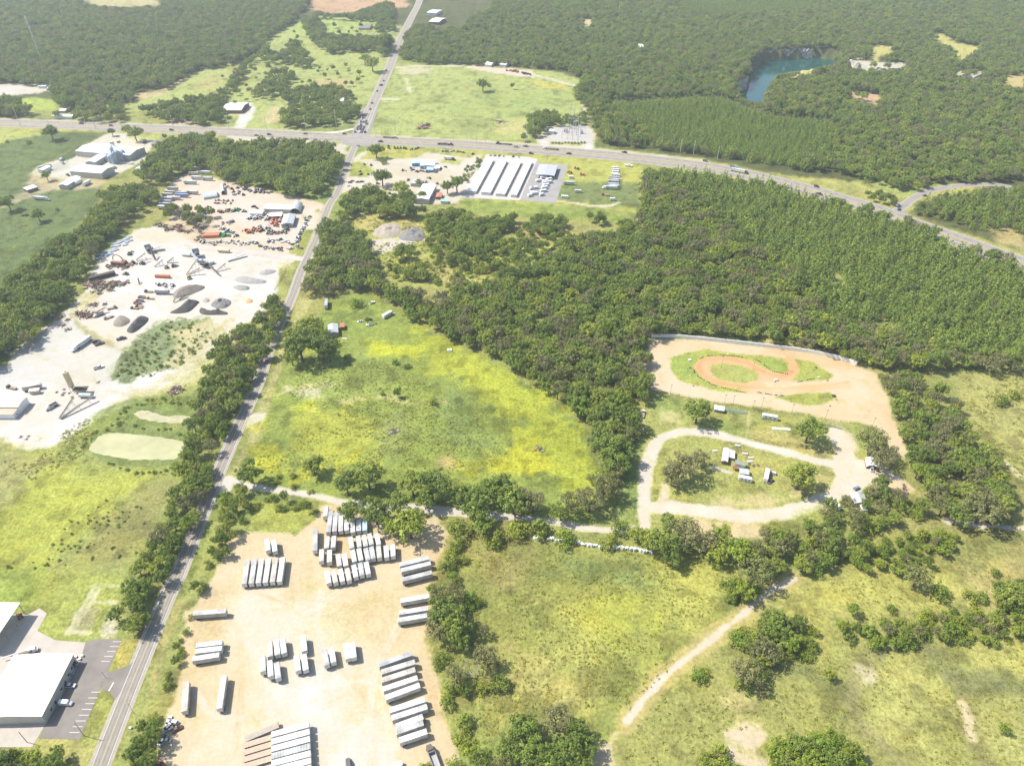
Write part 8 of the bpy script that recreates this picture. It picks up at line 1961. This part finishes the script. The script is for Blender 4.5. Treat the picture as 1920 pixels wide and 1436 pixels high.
# wires between the tall highway poles
# ------------------------------------------------------------ traffic
def near_dir(P, L):
    k = min(range(len(L)-1), key=lambda i: (L[i][0]-P[0])**2+(L[i][1]-P[1])**2); d = (L[k+1][0]-L[k][0], L[k+1][1]-L[k][1]); return math.atan2(-d[0], d[1])
qs = [(320,200),(290,200),(275,240),(335,270),(330,290),(295,285),(262,285),(310,340),(267,350),(300,365),(255,380),(215,380),(290,388),(185,420),(245,420),(275,420),(320,422),(262,330),(340,310),(230,350)]
for i, q in enumerate(qs):
    P = G(*cx(*q)); car(rY.choice(('sedan','suv','pickup','suv')), P[0], P[1], near_dir(P, RN)+(math.pi if q[0] < 310 else 0), rY.choice(DARKC+PALE[:1]+DARKC), f'{ordw(i)} car from the back waiting at the crossroads light', 'cars waiting at the crossroads light', None, .12, 1.25)
c2 = crp(480, 0, 3.99)
for i, q in enumerate([(975,530),(955,608),(942,640),(930,642),(908,685),(868,775),(1045,380),(855,820)]):
    P = G(*c2(*q)); car(rY.choice(('sedan','suv')), P[0], P[1], near_dir(P, RN), rY.choice(DARKC), f'{ordw(i)} car from the back on the far stretch of road', 'cars on the far stretch of road', None, .1, 1.25)
hw = [(646,252),(672.7,274.5),(714,266.5),(153,233),(208,236.5),(322,245),(481,255),(505,253.5),(573,252),(968,276.5),(986,275.5),(1067,289.5),(1171,287),(996,289),(1536,365),(1570,376.5),(1657.5,399),(1531,351),(575,262),(1322,303),(1740,437)]
hw.sort()
for i, q in enumerate(hw):
    P = G(*q); car(rY.choice(('sedan','suv','pickup')), P[0], P[1], near_dir(P, HW), rY.choice(DARKC+[PALE[3]]), f'{ordw(i)} car from the left driving on the highway', 'cars driving on the highway', None, .1, 1.25)
for i, q in enumerate([(1683,386),(1685.6,394),(1733,367.5)]):
    P = G(*q); car(('van','suv','suv')[i], P[0], P[1], near_dir(P, sr), (PALE[0],DARKC[0],DARKC[4])[i], ('white van waiting in the side road mouth','dark car waiting in the side road mouth','dark car further along the side road')[i], None, None, .1, 1.2)
P = G(1383,323); semi(P[0], P[1], near_dir(P, HW), 'long silver semi truck with dark cab driving on the highway', DARKC[0], (0.62,0.68,0.68), 'box', 17, .08)
P = G(1375,314); truck('dump', P[0], P[1], near_dir(P, HW), (0.35,0.5,0.5), 'teal truck beside the silver semi on the highway')
P = G(832,272); semi(P[0], P[1], near_dir(P, HW), 'truck with dark red machinery load on the highway', (0.3,0.08,0.05), None, 'load', 17, .08)
P = G(729,259); semi(P[0], P[1], near_dir(P, HW), 'white-cabbed truck with empty dark flatbed near the crossroads', (0.6,0.6,0.6), None, 'flat', 16, .08)
P = G(1036,281); semi(P[0], P[1], near_dir(P, HW)+math.pi, 'white-cabbed truck with empty flatbed passing the substation', (0.7,0.7,0.7), None, 'flat', 17, .08)
P = G(948,271.5); semi(P[0], P[1], near_dir(P, HW)+math.pi, 'black semi truck passing behind the storage buildings', DARKC[0], None, 'flat', 17, .08)
for i, (x, y) in enumerate([(636,262),(664,248),(707,252),(700,276)]):
    pole(x, y, 9, f'{ordw(i)} traffic signal pole of the crossroads', 'traffic signal', 7, M_GALV, .8*i, .22, 'traffic signal poles of the crossroads', 1, 'signal_pole')
# ------------------------------------------------------------ limestone walls of the quarry lake
M_LIME = mat("limestone", (0.50,0.45,0.38), .95, noise=(.12,.75), bump=(.25,1.5))
def cliff(pts, z0, z1, label, seed=1):
    L = resample(smooth_line(GL(pts), 8), 4.0); r = np.random.RandomState(seed); ox, oy = L[len(L)//2]; mb = MB(); nz = 6
    for i, (x, y) in enumerate(L):
        for k in range(nz+1):
            f = k/nz; o_ = (1-f)*3.0+r.uniform(-1.2,1.2)
            mb.v.append((x-ox+r.uniform(-.8,.8), y-oy-o_, z0+(z1-z0)*f*(0.85+.3*r.rand())))
        mb.v.append((x-ox, y-oy+8, z0))
    n = nz+2
    for i in range(len(L)-1):
        for k in range(n-1): a = i*n+k; mb.f.append((a, a+1, a+n+1, a+n))
    o = mb.build('limestone_cliff', M_LIME, None, False, (ox, oy, 0)); return tag(o, label, 'cliff')
cliff([(1436,97),(1450,95),(1480,92.5),(1505,91.5),(1526,91)], -18, 0, 'pale limestone cliff at the far shore of the blue lake', 1)
cliff([(1584,128),(1592,126),(1600,132),(1612,134)], -6, 12, 'bright limestone outcrop at the right end of the lake', 2)
cliff([(1630,136),(1655,140),(1680,138),(1700,136)], -4, 9, 'grey limestone outcrop right of the lake', 3)
cliff([(1800,148),(1830,150),(1848,150)], -4, 8, 'pale rock face in the far right woods', 4)
cliff([(1380,159),(1388,151),(1403,147)], -17, 2, 'low rock shelf on the left shore of the lake', 5)
# ------------------------------------------------------------ air
hz = MB().box(-9000, 9000, -1500, 9000, -30, 345).build("haze")
hm = bpy.data.materials.new("haze_air"); hm.use_nodes = True
t = hm.node_tree
t.nodes.remove(t.nodes['Principled BSDF'])
pv = t.nodes.new('ShaderNodeVolumePrincipled')
pv.inputs['Color'].default_value = (0.84, 0.94, 1.0, 1)
pv.inputs['Density'].default_value = 0.000115
pv.inputs['Anisotropy'].default_value = 0.2
t.links.new(pv.outputs[0], t.nodes['Material Output'].inputs['Volume'])
hz.data.materials.append(hm)
tag(hz, 'thin summer haze lying over the whole landscape', 'haze', kind='stuff')
